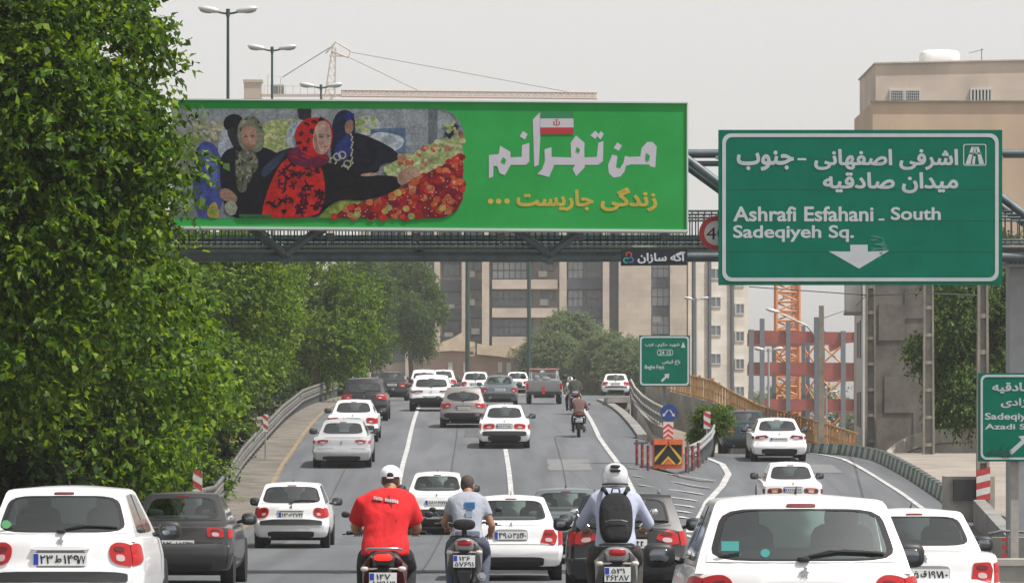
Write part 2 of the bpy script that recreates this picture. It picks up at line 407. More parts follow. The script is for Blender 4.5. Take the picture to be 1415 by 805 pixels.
# painted kerb on the right of the exit road: alternating green and white concrete blocks
KM = [mat('kerb_green', (.085,.15,.13), .85, noise=.4, scale=3), mat('kerb_white', (.36,.36,.34), .85, noise=.35, scale=3)]
kerb = empty('painted_kerb', (12.2, 130, road_z(12.2, 130)), 0, 'low kerb of alternating dusty green and white blocks along the exit road', 'kerb')
KL = [(12.25,100),(12.3,116),(12.35,130),(12.2,142),(11.6,149),(10.7,154),(9.7,158)]
kmb = [MB(), MB()]; kproto = []
for i in range(2):
    m_ = MB(); m_.loft([[(-.16,-.27,0),(.16,-.27,0),(.09,-.27,.42),(-.07,-.27,.42)],[(-.16,.27,0),(.16,.27,0),(.09,.27,.42),(-.07,.27,.42)]]); kmb[i] = m_
seg = []; 
for (x0,y0),(x1,y1) in zip(KL, KL[1:]):
    n = max(1, int(round(math.hypot(x1-x0,y1-y0)/.6)))
    seg += [(x0+(x1-x0)*(k+.5)/n, y0+(y1-y0)*(k+.5)/n, math.atan2(-(x1-x0), y1-y0)) for k in range(n)]
for i, (x, y, a) in enumerate(seg):
    if not kproto or len(kproto) < 2:
        o = kmb[i % 2].build('kerb_block', KM[i % 2], kerb); kproto.append(o)
    else: o = inst(kproto[i % 2], 'kerb_block', kerb)
    o.location = (x-12.2, y-130, max(zr(y), road_z(x,y)) - road_z(12.2,130) - .05); o.rotation_euler = (0, 0, a + random.uniform(-.03,.03))
# pale apron right of the kerb
sheet('pavement', lambda Y: [tab([(90,12.5),(142,12.5),(160,9.5),(168,9)], Y), 15, 18, 24, 32], frange(96, 168, 4), lambda x, Y: zr(Y)+.02 + max(0,(x-13))*.0, M_paving, .02)

# ------------------------------------------------------------------ guard rails
def wbeam_profile(): return [(0,-.155),(.04,-.11),(.04,-.06),(-.02,-.02),(-.02,.02),(.04,.06),(.04,.11),(0,.155)]
def guardrail(name, pts, label, heights=(.62,), post_h=.75, post_step=2.0, m=M_steel, tube=None, side=1, zf=None):
    """pts: 3D ground points"""
    base = Vector(pts[len(pts)//2]); g = empty(name, base, 0, label, 'guardrail')
    P3 = [Vector(p) - base for p in pts]
    # resample
    L = []; 
    for a, b in zip(P3, P3[1:]):
        n = max(1, int(round((b-a).length/post_step))); L += [a+(b-a)*k/n for k in range(n)]
    L.append(P3[-1])
    for h in heights:
        for i in range(0, len(L)-1, 2):
            q = L[i:i+3]
            if len(q) < 2: break
            mb = MB(); rings = []
            for j, p in enumerate(q):
                d = (q[min(j+1, len(q)-1)]-q[max(j-1, 0)]); d.z = 0; d.normalize(); nrm = Vector((d.y, -d.x, 0))*side
                jit = .0
                if tube: continue
                rings.append([p + nrm*(x+.07) + Vector((0,0,h+z)) for x, z in wbeam_profile()] + [p + nrm*(x+.062) + Vector((0,0,h+z)) for x, z in reversed(wbeam_profile())])
            if tube: mb.tube([p+Vector((0,0,h)) for p in q], tube, 8)
            else: mb.loft(rings)
            mb.build('rail_beam', m, g, smooth=35)
    pm = MB(); pm.box((0,0,post_h/2-.1), (.1,.14,post_h+.2)); p0 = None
    for i, p in enumerate(L):
        if p0 is None: p0 = pm.build('rail_post', M_steeld, g); p0.location = p
        else: inst(p0, 'rail_post', g, p)
    return g
gl = []
for (px, py, Y) in ((120,800,60),(285,702,112),(330,655,118),(362,622,127),(385,592,140),(416,570,162),(443,562,187),(475,550,215),(516,542,245)):
    x = PX(px, Y); gl.append((xl(Y)-.95, Y, max(zm(Y)-.02, PZ(py, Y) if Y > 170 else -9)))
guardrail('guardrail', gl, 'weathered double steel guardrail curving along the left road edge below the trees', (.36,.63), .76, 2.0, m=mat('weathered_rail', (.15,.145,.135), .65, .35, noise=.4, scale=2.5))

# three-tube rail on the curved wall at the gore
wl_ = [(876,549,205),(882,560,190),(892,572,176),(905,583,166),(921,590,155)]
wall = MB(); top = [P(a, b, c) for a, b, c in wl_] + [P(930,606,140)]
for a, b in zip(top, top[1:]):
    d = (b-a); d.z = 0; d.normalize(); n = Vector((d.y, -d.x, 0))*.14
    za, zb = zr(a.y)-.3, zr(b.y)-.3
    wall.loft([[a, a+n, Vector((a.x+n.x, a.y+n.y, za)), Vector((a.x, a.y, za))], [b, b+n, Vector((b.x+n.x, b.y+n.y, zb)), Vector((b.x, b.y, zb))]])
w_ = wall.build('retaining_wall', M_concd, smooth=20); tag(w_, 'dark curved concrete retaining wall of the ramp behind the warning board', 'wall')
rt = [P(a, b, c) for a, b, c in [(872,523,216),(877,533,205),(888,545,190),(902,554,176),(921,563,160)]]
guardrail('guardrail', [Vector((p.x, p.y, p.z-1.05)) for p in rt], 'three cream steel tubes of railing on top of the curved ramp wall', (.3,.64,.99), 1.0, 3.0, mat('cream_tube', (.42,.39,.33), .6, .2, noise=.25), tube=.055)
# low barrier along the main road's right edge
bar = MB(); bp_ = [P(a, b, c) for a, b, c in [(833,553,214),(836,570,192),(845,590,170),(860,612,152),(880,634,136)]]
rings = []
for i, p in enumerate(bp_):
    z0 = zm(p.y) - .6
    rings.append([(p.x-.16,p.y,z0),(p.x+.2,p.y,z0),(p.x+.14,p.y,p.z),(p.x-.06,p.y,p.z)])
bar.loft(rings); tag(bar.build('concrete_barrier', M_conc, smooth=30), 'low grey concrete barrier along the right edge of the climbing main road', 'barrier')
b2 = MB(); b2.loft([[tuple(P(x,y,Y)) for x,y,Y in ((881,562,170),(886,598,165),(884,640,160),(878,600,165))],[tuple(P(x,y,Y)) for x,y,Y in ((902,600,150),(915,606,142),(918,645,140),(900,640,146))]])
tag(b2.build('concrete_barrier', M_conc, smooth=30), 'sloping concrete barrier end beside the red posts under the ramp wall', 'barrier')
sl = MB(); a = P(838,549,200); b = P(868,549,200)
sl.b2((a.x, 198, a.z-.25), (b.x, 206, a.z)); sl.b2((a.x+.05, 199.5, a.z-.9), (b.x-.05, 203, a.z-.25)); sl.b2((a.x, 197.5, a.z-.85), (b.x, 199.4, a.z-.55))
tag(sl.build('concrete_slab', M_conc), 'flat concrete slab on the overpass edge just below the far white car', 'concrete slab')
# overpass side wall (main road carried above the ground)
ow = MB(); rr = []
for Y in frange(150, 345, 6): x_ = xo(Y)+.02; rr.append([(x_,Y,zm(Y)+.1),(x_+.35,Y,zm(Y)+.1),(x_+.35,Y,zr(Y)-.3),(x_,Y,zr(Y)-.3)])
ow.loft(rr); tag(ow.build('overpass_wall', M_concd), 'grey concrete side wall carrying the main road beyond the gore', 'wall')

# the flyover crossing behind: concrete girder with ochre picket railing
gt = [(893,532,205),(935,543,200),(985,556,192),(1012,572,188),(1050,592,182),(1100,607,176),(1150,622,170),(1185,634,166)]
fly = empty('flyover', tuple(P(985,640,192)), 0, 'descending concrete flyover with an ochre picket railing behind the green exit sign', 'flyover')
f0 = fly.location; tp = [P(*p)-f0 for p in gt]
g_ = MB(); rings = []
for p in tp: rings.append([p+Vector((0,-.3,0)), p+Vector((0,.6,0)), p+Vector((0,.9,-1.5)), p+Vector((0,.2,-1.7)), p+Vector((0,-.1,-.5)), p+Vector((0,-.3,-.25))])
g_.loft(rings); g_.build('girder', mat('flyover_concrete', (.3,.29,.265), .9, noise=.3, scale=.8, bump=.2), fly, smooth=30)
M_ochre = mat('ochre_railing', (.33,.19,.07), .7, noise=.3, scale=3)
r_ = MB(); r_.tube([p+Vector((0,0,.98)) for p in tp], .045, 6); r_.tube([p+Vector((0,0,.12)) for p in tp], .03, 6); r_.tube([p+Vector((0,0,.55)) for p in tp], .02, 5)
r_.build('handrail', M_ochre, fly)
k_ = MB(); posts = []
for a, b in zip(tp, tp[1:]):
    n = int((b-a).length/.55)
    for i in range(n):
        q = a+(b-a)*i/n; k_.box((q.x, q.y, q.z+.5), (.10,.05,.96))
        if i % 9 == 0: posts.append(q)
k_.build('picket', M_ochre, fly, kind='stuff')
pm = MB(); pm.box((0,0,.55), (.12,.1,1.1)); p0 = None
for q in posts:
    if p0 is None: p0 = pm.build('railing_post', M_ochre, fly); p0.location = q
    else: inst(p0, 'railing_post', fly, q)

# concrete ramp parapet right, behind the poles
rp = MB(); pts = [(1226,622,150),(1240,611,151),(1263,600,152),(1300,592,152),(1340,590,151),(1380,597,150),(1410,612,148),(1440,640,146)]
rings = []
for a, b, c in pts:
    p = P(a, b, c); z0 = zr(c)-.2
    rings.append([(p.x,p.y,p.z),(p.x,p.y+.5,p.z),(p.x,p.y+.5,z0),(p.x,p.y+.1,z0),(p.x,p.y+.1,max(z0+.01,p.z-.55)),(p.x,p.y-.02,max(z0+.02,p.z-.5))])
rp.loft(rings); tag(rp.build('curved_parapet', M_concl, smooth=30), 'low arched concrete parapet on the pale ground behind the lattice poles', 'parapet')
dr = MB(); a = P(1318,662,112); dr.b2((a.x,112,a.z-.55),(a.x+.75,113.5,a.z)); db = MB(); db.b2((a.x-.15,112.2,-.2),(a.x+1.1,113.6,a.z+.08)); db = db.build('drain_surround', M_conc); tag(db, 'concrete block around the black drain opening beside the painted kerb', 'concrete block')

tag(dr.build('drain_box', M_dark), 'black open drain box in the pale ground beside the painted kerb', 'drain')
sw = MB(); q0 = P(1345,690,110); q1 = P(1395,745,84)
sw.loft([[(q0.x,q0.y,-.3),(q0.x+.3,q0.y,-.3),(q0.x+.3,q0.y,q0.z),(q0.x,q0.y,q0.z)],[(q1.x,q1.y,-.3),(q1.x+.3,q1.y,-.3),(q1.x+.3,q1.y,q1.z),(q1.x,q1.y,q1.z)]])
tag(sw.build('low_wall', M_concd), 'low sloping concrete wall running from the drain towards the grey barrier', 'wall')
# grey barrier bottom right with steel frame
cb = empty('concrete_barrier', tuple(P(1420,790,74)), 0, 'grey concrete barrier with a steel tube frame at the lower right corner', 'barrier'); c0 = cb.location
m_ = MB(); a = P(1370,742,74)-c0; b = P(1475,800,74)-c0; m_.b2((a.x,0,b.z-.3),(b.x,.5,a.z)); m_.build('body', M_concd, cb)
m_ = MB(); q = [P(1366,737,73.8)-c0, P(1385,733,73.8)-c0, P(1475,737,73.8)-c0]; m_.tube(q, .03, 6)
for u in (1369,1392,1420,1450): m_.tube([P(u,735,73.8)-c0, P(u,785,73.8)-c0], .025, 6)
m_.build('tube_frame', M_steeld, cb)
m_ = MB(); a = P(1340,772,66)-c0; b = P(1480,830,66)-c0; m_.b2((a.x,-8,b.z-.3),(b.x,-7.5,a.z-.1)); m_.b2((a.x-.05,-8.05,a.z-.1),(b.x,-7.45,a.z)); m_.build('lower_block', M_conc, cb)
m_ = MB(); 
for k in range(4): m_.box((P(1389,745,73.6).x-c0.x, -.27, P(1389,745+11*k,73.6).z-c0.z), (.09,.02,.07))
m_.build('reflector', M_sred, cb)

# ------------------------------------------------------------------ foliage
def leaf_mat(name, c1, c2, c3, tr=.35):
    m, N, L, B = nmat(name)
    g = N.new('ShaderNodeNewGeometry'); r = N.new('ShaderNodeValToRGB'); e = r.color_ramp.elements
    e[0].color = (*c1,1); e[1].color = (*c3,1); x = e.new(.62); x.color = (*c2,1); L.new(g.outputs['Random Per Island'], r.inputs[0])
    L.new(r.outputs[0], B.inputs['Base Color']); B.inputs['Roughness'].default_value = .55; B.inputs['Specular IOR Level'].default_value = .25
    t = N.new('ShaderNodeBsdfTranslucent'); hs2 = N.new('ShaderNodeHueSaturation'); hs2.inputs['Value'].default_value = 1.7; hs2.inputs['Hue'].default_value = .485; hs2.inputs['Saturation'].default_value = 1.1
    L.new(r.outputs[0], hs2.inputs['Color']); L.new(hs2.outputs[0], t.inputs[0])
    mx = N.new('ShaderNodeMixShader'); mx.inputs[0].default_value = tr; L.new(B.outputs[0], mx.inputs[1]); L.new(t.outputs[0], mx.inputs[2])
    L.new(mx.outputs[0], N['Material Output'].inputs[0]); return m
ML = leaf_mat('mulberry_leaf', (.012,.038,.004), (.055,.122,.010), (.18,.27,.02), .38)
MLm = leaf_mat('midrow_mulberry_leaf', (.016,.05,.004), (.075,.155,.011), (.21,.30,.022), .4)  # mid-row leaf colour, brighter and yellower against the greying haze
ML2 = leaf_mat('grey_green_leaf', (.08,.12,.05), (.12,.165,.07), (.17,.21,.10), .4)
ML3 = leaf_mat('dark_leaf', (.016,.045,.008), (.05,.105,.016), (.12,.19,.035), .35)
M_bark = mat('bark', (.09,.07,.05), .95, noise=.4, scale=4, bump=.5)
M_core = mat('inner_twig_shadow', (.02,.035,.012), 1)
def leaf_crown(name, rad, n_twig, leaf, seed, boughs=60, per=13, droop=.35, m=None, flat=1.0):
    """mesh of single leaves on twigs on boughs, about the origin"""
    rg = np.random.default_rng(seed)
    d = rg.normal(size=(boughs,3)); d /= np.linalg.norm(d, axis=1)[:,None]; rr = rg.uniform(.4,1.0,boughs)**.5
    cen = d*rr[:,None]*np.array(rad)*.82; bs = rg.uniform(.15,.33,boughs)*min(rad[0],rad[2])*1.15
    k = rg.integers(0, boughs, n_twig); off = rg.normal(size=(n_twig,3)); off /= np.linalg.norm(off,axis=1)[:,None]
    off[:,2] = off[:,2]*.8+.1; p0 = cen[k] + off*(bs[k]*rg.uniform(.35,1.08,n_twig)**.7)[:,None]
    td = off*1.0 + p0/np.array(rad)*.5 + rg.normal(size=(n_twig,3))*.3 + np.array([0,0,.35]); td /= np.linalg.norm(td,axis=1)[:,None]
    tl = rg.uniform(.25,.6,n_twig)*(leaf/.11)
    N = n_twig*per; ti = np.repeat(np.arange(n_twig), per); s = np.tile(np.linspace(.1,1,per), n_twig)
    base = p0[ti] + td[ti]*(s*tl[ti])[:,None]; base[:,2] -= (s**2)*tl[ti]*droop
    side = np.cross(td[ti], rg.normal(size=(N,3))); side /= (np.linalg.norm(side,axis=1)[:,None]+1e-9)
    ld = side*.8 + td[ti]*.5 + np.array([0,0,-.35]) + rg.normal(size=(N,3))*.2; ld /= np.linalg.norm(ld,axis=1)[:,None]
    up = np.array([0,0,1.0]) + rg.normal(size=(N,3))*.45; w = np.cross(ld, up); w /= (np.linalg.norm(w,axis=1)[:,None]+1e-9); nn = np.cross(w, ld)
    ln = leaf*rg.uniform(.65,1.3,N); wd = ln*rg.uniform(.28,.4,N)
    v = np.empty((N,4,3)); v[:,0] = base; v[:,1] = base+ld*(ln*.45)[:,None]+w*wd[:,None]+nn*(wd*.3)[:,None]
    v[:,2] = base+ld*ln[:,None]-nn*(ln*.12)[:,None]; v[:,3] = base+ld*(ln*.45)[:,None]-w*wd[:,None]+nn*(wd*.3)[:,None]
    me = bpy.data.meshes.new(name); me.vertices.add(N*4); me.vertices.foreach_set('co', v.reshape(-1))
    me.loops.add(N*4); me.loops.foreach_set('vertex_index', np.arange(N*4, dtype=np.int32)); me.polygons.add(N)
    me.polygons.foreach_set('loop_start', np.arange(0,N*4,4,dtype=np.int32)); me.update(calc_edges=True); me.materials.append(m or ML)
    return me
def tree(name, loc, mesh, label, cat='tree', sc=(1,1,1), crown_z=4, trunk_r=.16, group=None, rz=0, name_c='crown'):
    t = empty(name, loc, 0, label, cat, group)
    c = bpy.data.objects.new(name_c, mesh); COL.objects.link(c); c.parent = t; c.location = (0,0,crown_z); c.scale = sc; c.rotation_euler = (0,0,rz)
    mb = MB(); rnd = random.Random(int(abs(loc[0]*31+loc[1]*7)))
    mb.tube([(0,0,-.3),(.08,.03,crown_z*.3),(-.05,0,crown_z*.6),(0,.05,crown_z)], [trunk_r*1.3,trunk_r,trunk_r*.8,trunk_r*.4], 8)
    for i in range(7):
        a = rnd.uniform(0,6.28); h = crown_z*rnd.uniform(.4,.75); q = rnd.uniform(.7,1.1)*min(1.6, crown_z*.3)
        mb.tube([(0,0,h),(math.cos(a)*q*.5,math.sin(a)*q*.5,h+q*.6),(math.cos(a)*q,math.sin(a)*q,h+q*1.3)], [trunk_r*.5,trunk_r*.35,trunk_r*.12], 6)
    mb.build('trunk', M_bark, t, smooth=60); return t
C1 = leaf_crown('crown_leaves', (3.4,3.0,4.6), 8600, .13, 3, 62, 12)
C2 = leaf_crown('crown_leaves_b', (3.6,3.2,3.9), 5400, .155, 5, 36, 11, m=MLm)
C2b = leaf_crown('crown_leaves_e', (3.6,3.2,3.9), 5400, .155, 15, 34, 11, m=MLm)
C3 = leaf_crown('crown_leaves_c', (3.2,3.0,2.8), 4200, .17, 9, 60, 11, m=ML2)
C5 = leaf_crown('crown_leaves_f', (3.3,3.0,3.6), 5000, .15, 19, 34, 11, m=ML3)
C4 = leaf_crown('shrub_leaves', (1.0,.9,.9), 1100, .11, 11, 26, 10)
C4d = leaf_crown('shade_shrub_leaves', (1.0,.9,.9), 900, .12, 31, 22, 10, m=leaf_mat('shade_painted_leaf', (.018,.035,.01), (.03,.055,.015), (.05,.085,.022), .3))  # deep shade under the crowns is painted into this darker leaf colour
G = 'green trees lining the left side of the road'
tl_ = [
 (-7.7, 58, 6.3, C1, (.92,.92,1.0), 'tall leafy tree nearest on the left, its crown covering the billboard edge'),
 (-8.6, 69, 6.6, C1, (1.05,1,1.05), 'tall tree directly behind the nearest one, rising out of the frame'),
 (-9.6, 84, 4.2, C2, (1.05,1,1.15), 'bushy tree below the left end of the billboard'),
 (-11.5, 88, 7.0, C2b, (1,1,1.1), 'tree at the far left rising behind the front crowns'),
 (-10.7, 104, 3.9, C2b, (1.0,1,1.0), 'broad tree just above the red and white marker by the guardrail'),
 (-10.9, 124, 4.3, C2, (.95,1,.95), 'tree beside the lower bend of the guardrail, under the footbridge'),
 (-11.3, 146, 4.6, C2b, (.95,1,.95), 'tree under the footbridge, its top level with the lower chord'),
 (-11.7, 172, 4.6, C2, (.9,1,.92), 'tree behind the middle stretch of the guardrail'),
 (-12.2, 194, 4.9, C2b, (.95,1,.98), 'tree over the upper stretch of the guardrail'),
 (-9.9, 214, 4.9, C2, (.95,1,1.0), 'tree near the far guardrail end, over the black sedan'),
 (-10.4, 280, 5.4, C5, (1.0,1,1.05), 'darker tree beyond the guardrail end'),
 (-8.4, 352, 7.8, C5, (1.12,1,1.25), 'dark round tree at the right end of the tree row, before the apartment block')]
for i, (x, Y, cz, ms, sc, lab) in enumerate(tl_):
    gz = ground_z(x, min(Y, 330)); tree('roadside_tree', (x, Y, gz), ms, lab, 'tree', sc, cz, .2, G, rz=i*1.3)
# understory shrubs that fill below the crowns
US = 'leafy shrubs under the roadside trees'
labs = ['leafy shrub at the lower left corner, behind the roof of the white hatchback','shrub under the crowns left of the dark sedan','shrub hugging the lower end of the guardrail',
 'pale shrub behind the guardrail near the striped marker','small shrub at the guardrail bend','shrub behind the guardrail halfway up the slope','shrub beside the upper guardrail','light green shrub by the far guardrail end','bright shrub at the foot of the far trees']
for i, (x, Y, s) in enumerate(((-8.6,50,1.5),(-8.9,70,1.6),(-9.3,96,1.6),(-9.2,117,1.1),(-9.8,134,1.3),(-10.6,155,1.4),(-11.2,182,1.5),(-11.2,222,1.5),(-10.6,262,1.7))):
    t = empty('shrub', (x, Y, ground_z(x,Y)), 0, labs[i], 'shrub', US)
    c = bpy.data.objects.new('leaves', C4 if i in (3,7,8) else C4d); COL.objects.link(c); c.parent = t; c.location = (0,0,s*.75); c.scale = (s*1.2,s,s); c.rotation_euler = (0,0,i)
    mb = MB(); [mb.tube([(0,0,-.1),(.3*math.cos(k*1.3),.3*math.sin(k*1.3),s)], [.04,.015], 5) for k in range(5)]; mb.build('stem', M_bark, t)
for (px, py, Y, s, zc, lab) in ((762,500,395,(.85,1,1.0),3.5,'tall grey green tree left of centre below the footbridge'), (792,480,400,(1.15,1,1.25),4.2,'largest grey green tree in front of the apartment block'),
        (838,505,390,(1.15,1,1.1),3.5,'rounded tree beside the far white car'), (872,510,380,(.9,1,1.0),3.4,'lower green tree just left of the small green sign')):
    p = P(px, py, Y); tree('street_tree', (p.x, Y, p.z-zc*s[2]*.9), C3, lab, 'tree', s, zc*s[2]*.9, .18, 'grey green trees before the apartment block', rz=px)
for (px, py, Y, s, lab) in ((1350,470,152,(.6,.9,.95),'dark green tree between two lattice poles on the right'), (1335,520,158,(.5,.8,.8),'dark tree behind the lattice poles, against the stained building'), (1372,440,156,(.6,.8,1.0),'dark tree partly behind the grey bridge column')):
    p = P(px, py, Y); cz = p.z-zr(Y); tree('street_tree', (p.x, Y, zr(Y)-.1), C5, lab, 'tree', s, cz, .16, 'dark trees on the right', rz=px)
for (px, py, Y, s, lab) in ((984,583,146,.62,'bright green bush beside the striped marker at the gore'), (1001,596,158,.5,'bright bush just left of the dark blue car'), (966,606,146,.42,'small bush behind the curved guardrail end at the gore'),(1008,574,172,.45,'bush below the ochre railing behind the blue car')):
    p = P(px, py, Y); t = empty('bush', (p.x, Y, road_z(p.x,Y)-.15), 0, lab, 'bush', 'green bushes at the gore'); h = max(.5, p.z-t.location.z)
    c = bpy.data.objects.new('leaves', C4); COL.objects.link(c); c.parent = t; c.location = (0,0,h); c.scale = (s,s,s*.95); c.rotation_euler = (0,0,px)
    mb = MB(); [mb.tube([(0,0,-.1),(.25*math.cos(k*1.3),.25*math.sin(k*1.3),h+.3)], [.035,.012], 5) for k in range(6)]; mb.build('stem', M_bark, t)
# distant tree belt
rg = random.Random(4)
C6 = leaf_crown('far_tree_leaves', (22,4,4.5), 3600, .45, 21, 90, 9, m=ML2)
for i, (x, Y, z) in enumerate(((34,480,3.2),(-52,470,6),)):
    o = bpy.data.objects.new('distant_foliage', C6); COL.objects.link(o); o.location = (x, Y, z); tag(o, kind='stuff')
    tag(o, 'strip of distant green trees beyond the orange steel frame' if i == 0 else 'distant strip of trees behind the roadside row', 'trees')

# ------------------------------------------------------------------ buildings
def stone(name, c, nz=.12, sx=1.2, sz=.6, mortar=.82):
    if name in MATS: return MATS[name]
    m, N, L, B = nmat(name); tc = N.new('ShaderNodeTexCoord'); mp = N.new('ShaderNodeMapping'); mp.inputs['Rotation'].default_value = (R(90),0,0)
    L.new(tc.outputs['Object'], mp.inputs[0]); b = N.new('ShaderNodeTexBrick'); L.new(mp.outputs[0], b.inputs['Vector'])
    b.inputs['Scale'].default_value = 1; b.inputs['Brick Width'].default_value = sx; b.inputs['Row Height'].default_value = sz; b.inputs['Mortar Size'].default_value = .015
    b.inputs['Color1'].default_value = (*c,1); b.inputs['Color2'].default_value = (*[x*(1-nz) for x in c],1); b.inputs['Mortar'].default_value = (*[x*mortar for x in c],1)
    n = N.new('ShaderNodeTexNoise'); n.inputs['Scale'].default_value = .35; n.inputs['Detail'].default_value = 7; L.new(tc.outputs['Object'], n.inputs['Vector'])
    r = N.new('ShaderNodeMapRange'); r.inputs[1].default_value = .3; r.inputs[2].default_value = .7; r.inputs[3].default_value = .75; r.inputs[4].default_value = 1.05; L.new(n.outputs[0], r.inputs[0])
    mx = N.new('ShaderNodeVectorMath'); mx.operation = 'SCALE'; L.new(b.outputs[0], mx.inputs[0]); L.new(r.outputs[0], mx.inputs['Scale']); L.new(mx.outputs[0], B.inputs['Base Color'])
    B.inputs['Roughness'].default_value = .85; MATS[name] = m; return m
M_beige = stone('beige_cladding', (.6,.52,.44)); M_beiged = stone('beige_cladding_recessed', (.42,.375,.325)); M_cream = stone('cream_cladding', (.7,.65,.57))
M_spand = mat('blue_grey_spandrel', (.07,.085,.105), .6, noise=.2, scale=.5)
M_pane = mat('window_pane', (.10,.12,.14), .12, noise=.35, scale=.25, coat=.5)
M_panel = mat('window_pane_light', (.26,.29,.31), .15, noise=.35, scale=.3, coat=.4)
M_frame = mat('window_frame_dark', (.06,.065,.075), .5); M_framel = mat('window_frame_light', (.5,.5,.48), .5)

def win(par, x0, z0, x1, z1, y, nx=2, nz=1, pane=M_pane, frame=M_frame, fw=.08, rec=0.0, o=(0,0,0)):
    """framed window on a wall facing -Y: frame bars proud of the wall, pane just behind them"""
    mb = MB(); d = .12
    for i in range(nx+1):
        x = x0+(x1-x0)*i/nx; w = fw if i in (0,nx) else fw*.7
        mb.b2((x-w/2, y-d, z0), (x+w/2, y, z1))
    for j in range(nz+1):
        z = z0+(z1-z0)*j/nz; mb.b2((x0-fw/2, y-d+.004, z-fw/2), (x1+fw/2, y, z+fw/2))
    f = mb.build('window', frame, par)
    p = MB(); p.b2((x0, y-.05, z0), (x1, y+.01, z1)); p.build('pane', pane, f); return f

# central apartment block, 450 m away
Yb = 450; AB = empty('apartment_block', (PX(740,Yb), Yb, 5), 0, 'large beige apartment block with dark glazed bays behind the trees in the middle', 'building'); A0 = AB.location
def ax(px): return PX(px, Yb)-A0.x
def az(py): return PZ(py, Yb)-A0.z
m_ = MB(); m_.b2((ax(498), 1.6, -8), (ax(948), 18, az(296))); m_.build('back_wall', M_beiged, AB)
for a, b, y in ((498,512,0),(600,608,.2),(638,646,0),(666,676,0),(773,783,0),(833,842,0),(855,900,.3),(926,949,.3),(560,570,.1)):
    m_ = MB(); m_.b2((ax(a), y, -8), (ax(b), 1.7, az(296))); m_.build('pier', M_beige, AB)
m_ = MB(); m_.b2((ax(498), -.1, az(296)), (ax(949), 3, az(290))); m_.build('parapet', M_beige, AB)
fl = [k*39.3 for k in range(-2, 6)]
for dy in fl:
    y = lambda v: az(v+dy)
    if 345+dy < 250 or 386+dy > 560: continue
    # balcony band + glazed bay
    m_ = MB(); m_.b2((ax(680), .1, y(399)), (ax(771), 1.65, y(386))); m_.build('balcony_band', M_beige, AB)
    win(AB, ax(680), y(424), ax(728), y(400.5), 1.0, 6, 2, M_panel if dy < 0 else M_pane, M_frame, .12)
    m_ = MB(); m_.b2((ax(728), .7, y(424)), (ax(737), 1.65, y(400))); m_.build('bay_side', M_spand, AB)
    win(AB, ax(748), y(413), ax(765), y(401.5), 1.58, 2, 1)
    # bay with dark spandrels
    m_ = MB(); m_.b2((ax(783), 1.0, y(399)), (ax(833), 1.65, y(384))); m_.build('spandrel', M_spand, AB)
    win(AB, ax(785), y(423), ax(806), y(400), 1.45, 3, 2, M_panel); win(AB, ax(811), y(423), ax(832), y(400), 1.45, 3, 2, M_pane)
    m_ = MB(); m_.b2((ax(646), 1.0, y(399)), (ax(666), 1.65, y(386))); m_.build('spandrel', M_spand, AB)
    win(AB, ax(654), y(413), ax(665), y(400), 1.55, 2, 1)
    m_ = MB(); m_.b2((ax(900), .9, y(436)), (ax(926), 1.65, y(423))); m_.build('spandrel', M_spand, AB)
    win(AB, ax(901), y(422), ax(925), y(397), 1.2, 3, 2, M_panel)
    win(AB, ax(572), y(420), ax(598), y(398), 1.5, 4, 2, M_panel); win(AB, ax(514), y(420), ax(558), y(398), 1.5, 6, 2, M_pane)
    m_ = MB(); m_.b2((ax(608), 1.0, y(402)), (ax(638), 1.65, y(386))); m_.build('spandrel', M_spand, AB); win(AB, ax(612), y(420), ax(635), y(403), 1.55, 3, 1)
m_ = MB(); m_.b2((ax(842), 1.1, -8), (ax(855), 1.65, az(296))); m_.build('glass_strip', M_spand, AB)
m_ = MB(); m_.b2((ax(672), .9, -8), (ax(680), 1.65, az(296))); m_.build('glass_strip', M_spand, AB)
rda = random.Random(12)
acm = MB(); acm.box((0,0,0),(.9,.5,.65)); ac0 = None
for (u, v) in ((752,417),(758,456),(650,417),(657,457),(622,424),(795,428),(820,467),(908,440),(916,480),(750,378),(650,378),(620,463),(890,500)):
    if ac0 is None: ac0 = acm.build('air_conditioner', mat('air_conditioner_grey', (.42,.42,.4), .6), AB); ac0.location = (ax(u),1.3,az(v))
    else: inst(ac0, 'air_conditioner', AB, (ax(u),1.3,az(v)))
# side wing, lit by the sun
WG = empty('apartment_wing', (PX(949,Yb), Yb+1, 5), R(18), 'cream side wing with small windows and long downpipes ending the apartment block', 'building')
s_ = 1/13.1/math.cos(R(18))
def wx(px): return (px-949)*s_
m_ = MB(); m_.b2((0,0,-8), (wx(1036), 12, az(350))); m_.build('wall', M_cream, WG)
for a in (957, 979, 1011): m_ = MB(); m_.b2((wx(a),-.35,-8),(wx(a+3.5),0,az(352))); m_.build('downpipe', M_spand, WG)
m_ = MB(); m_.b2((wx(949)+.02,-.5,-8),(wx(954),0,az(350))); m_.build('pier', M_beige, WG)
for k in range(6):
    win(WG, wx(983), az(384+39.3*k), wx(997), az(370+39.3*k), 0, 2, 1, M_pane, M_framel, .1)
    win(WG, wx(1018), az(394+38.3*k), wx(1030), az(380+38.3*k), 0, 2, 1, M_pane, M_framel, .1)

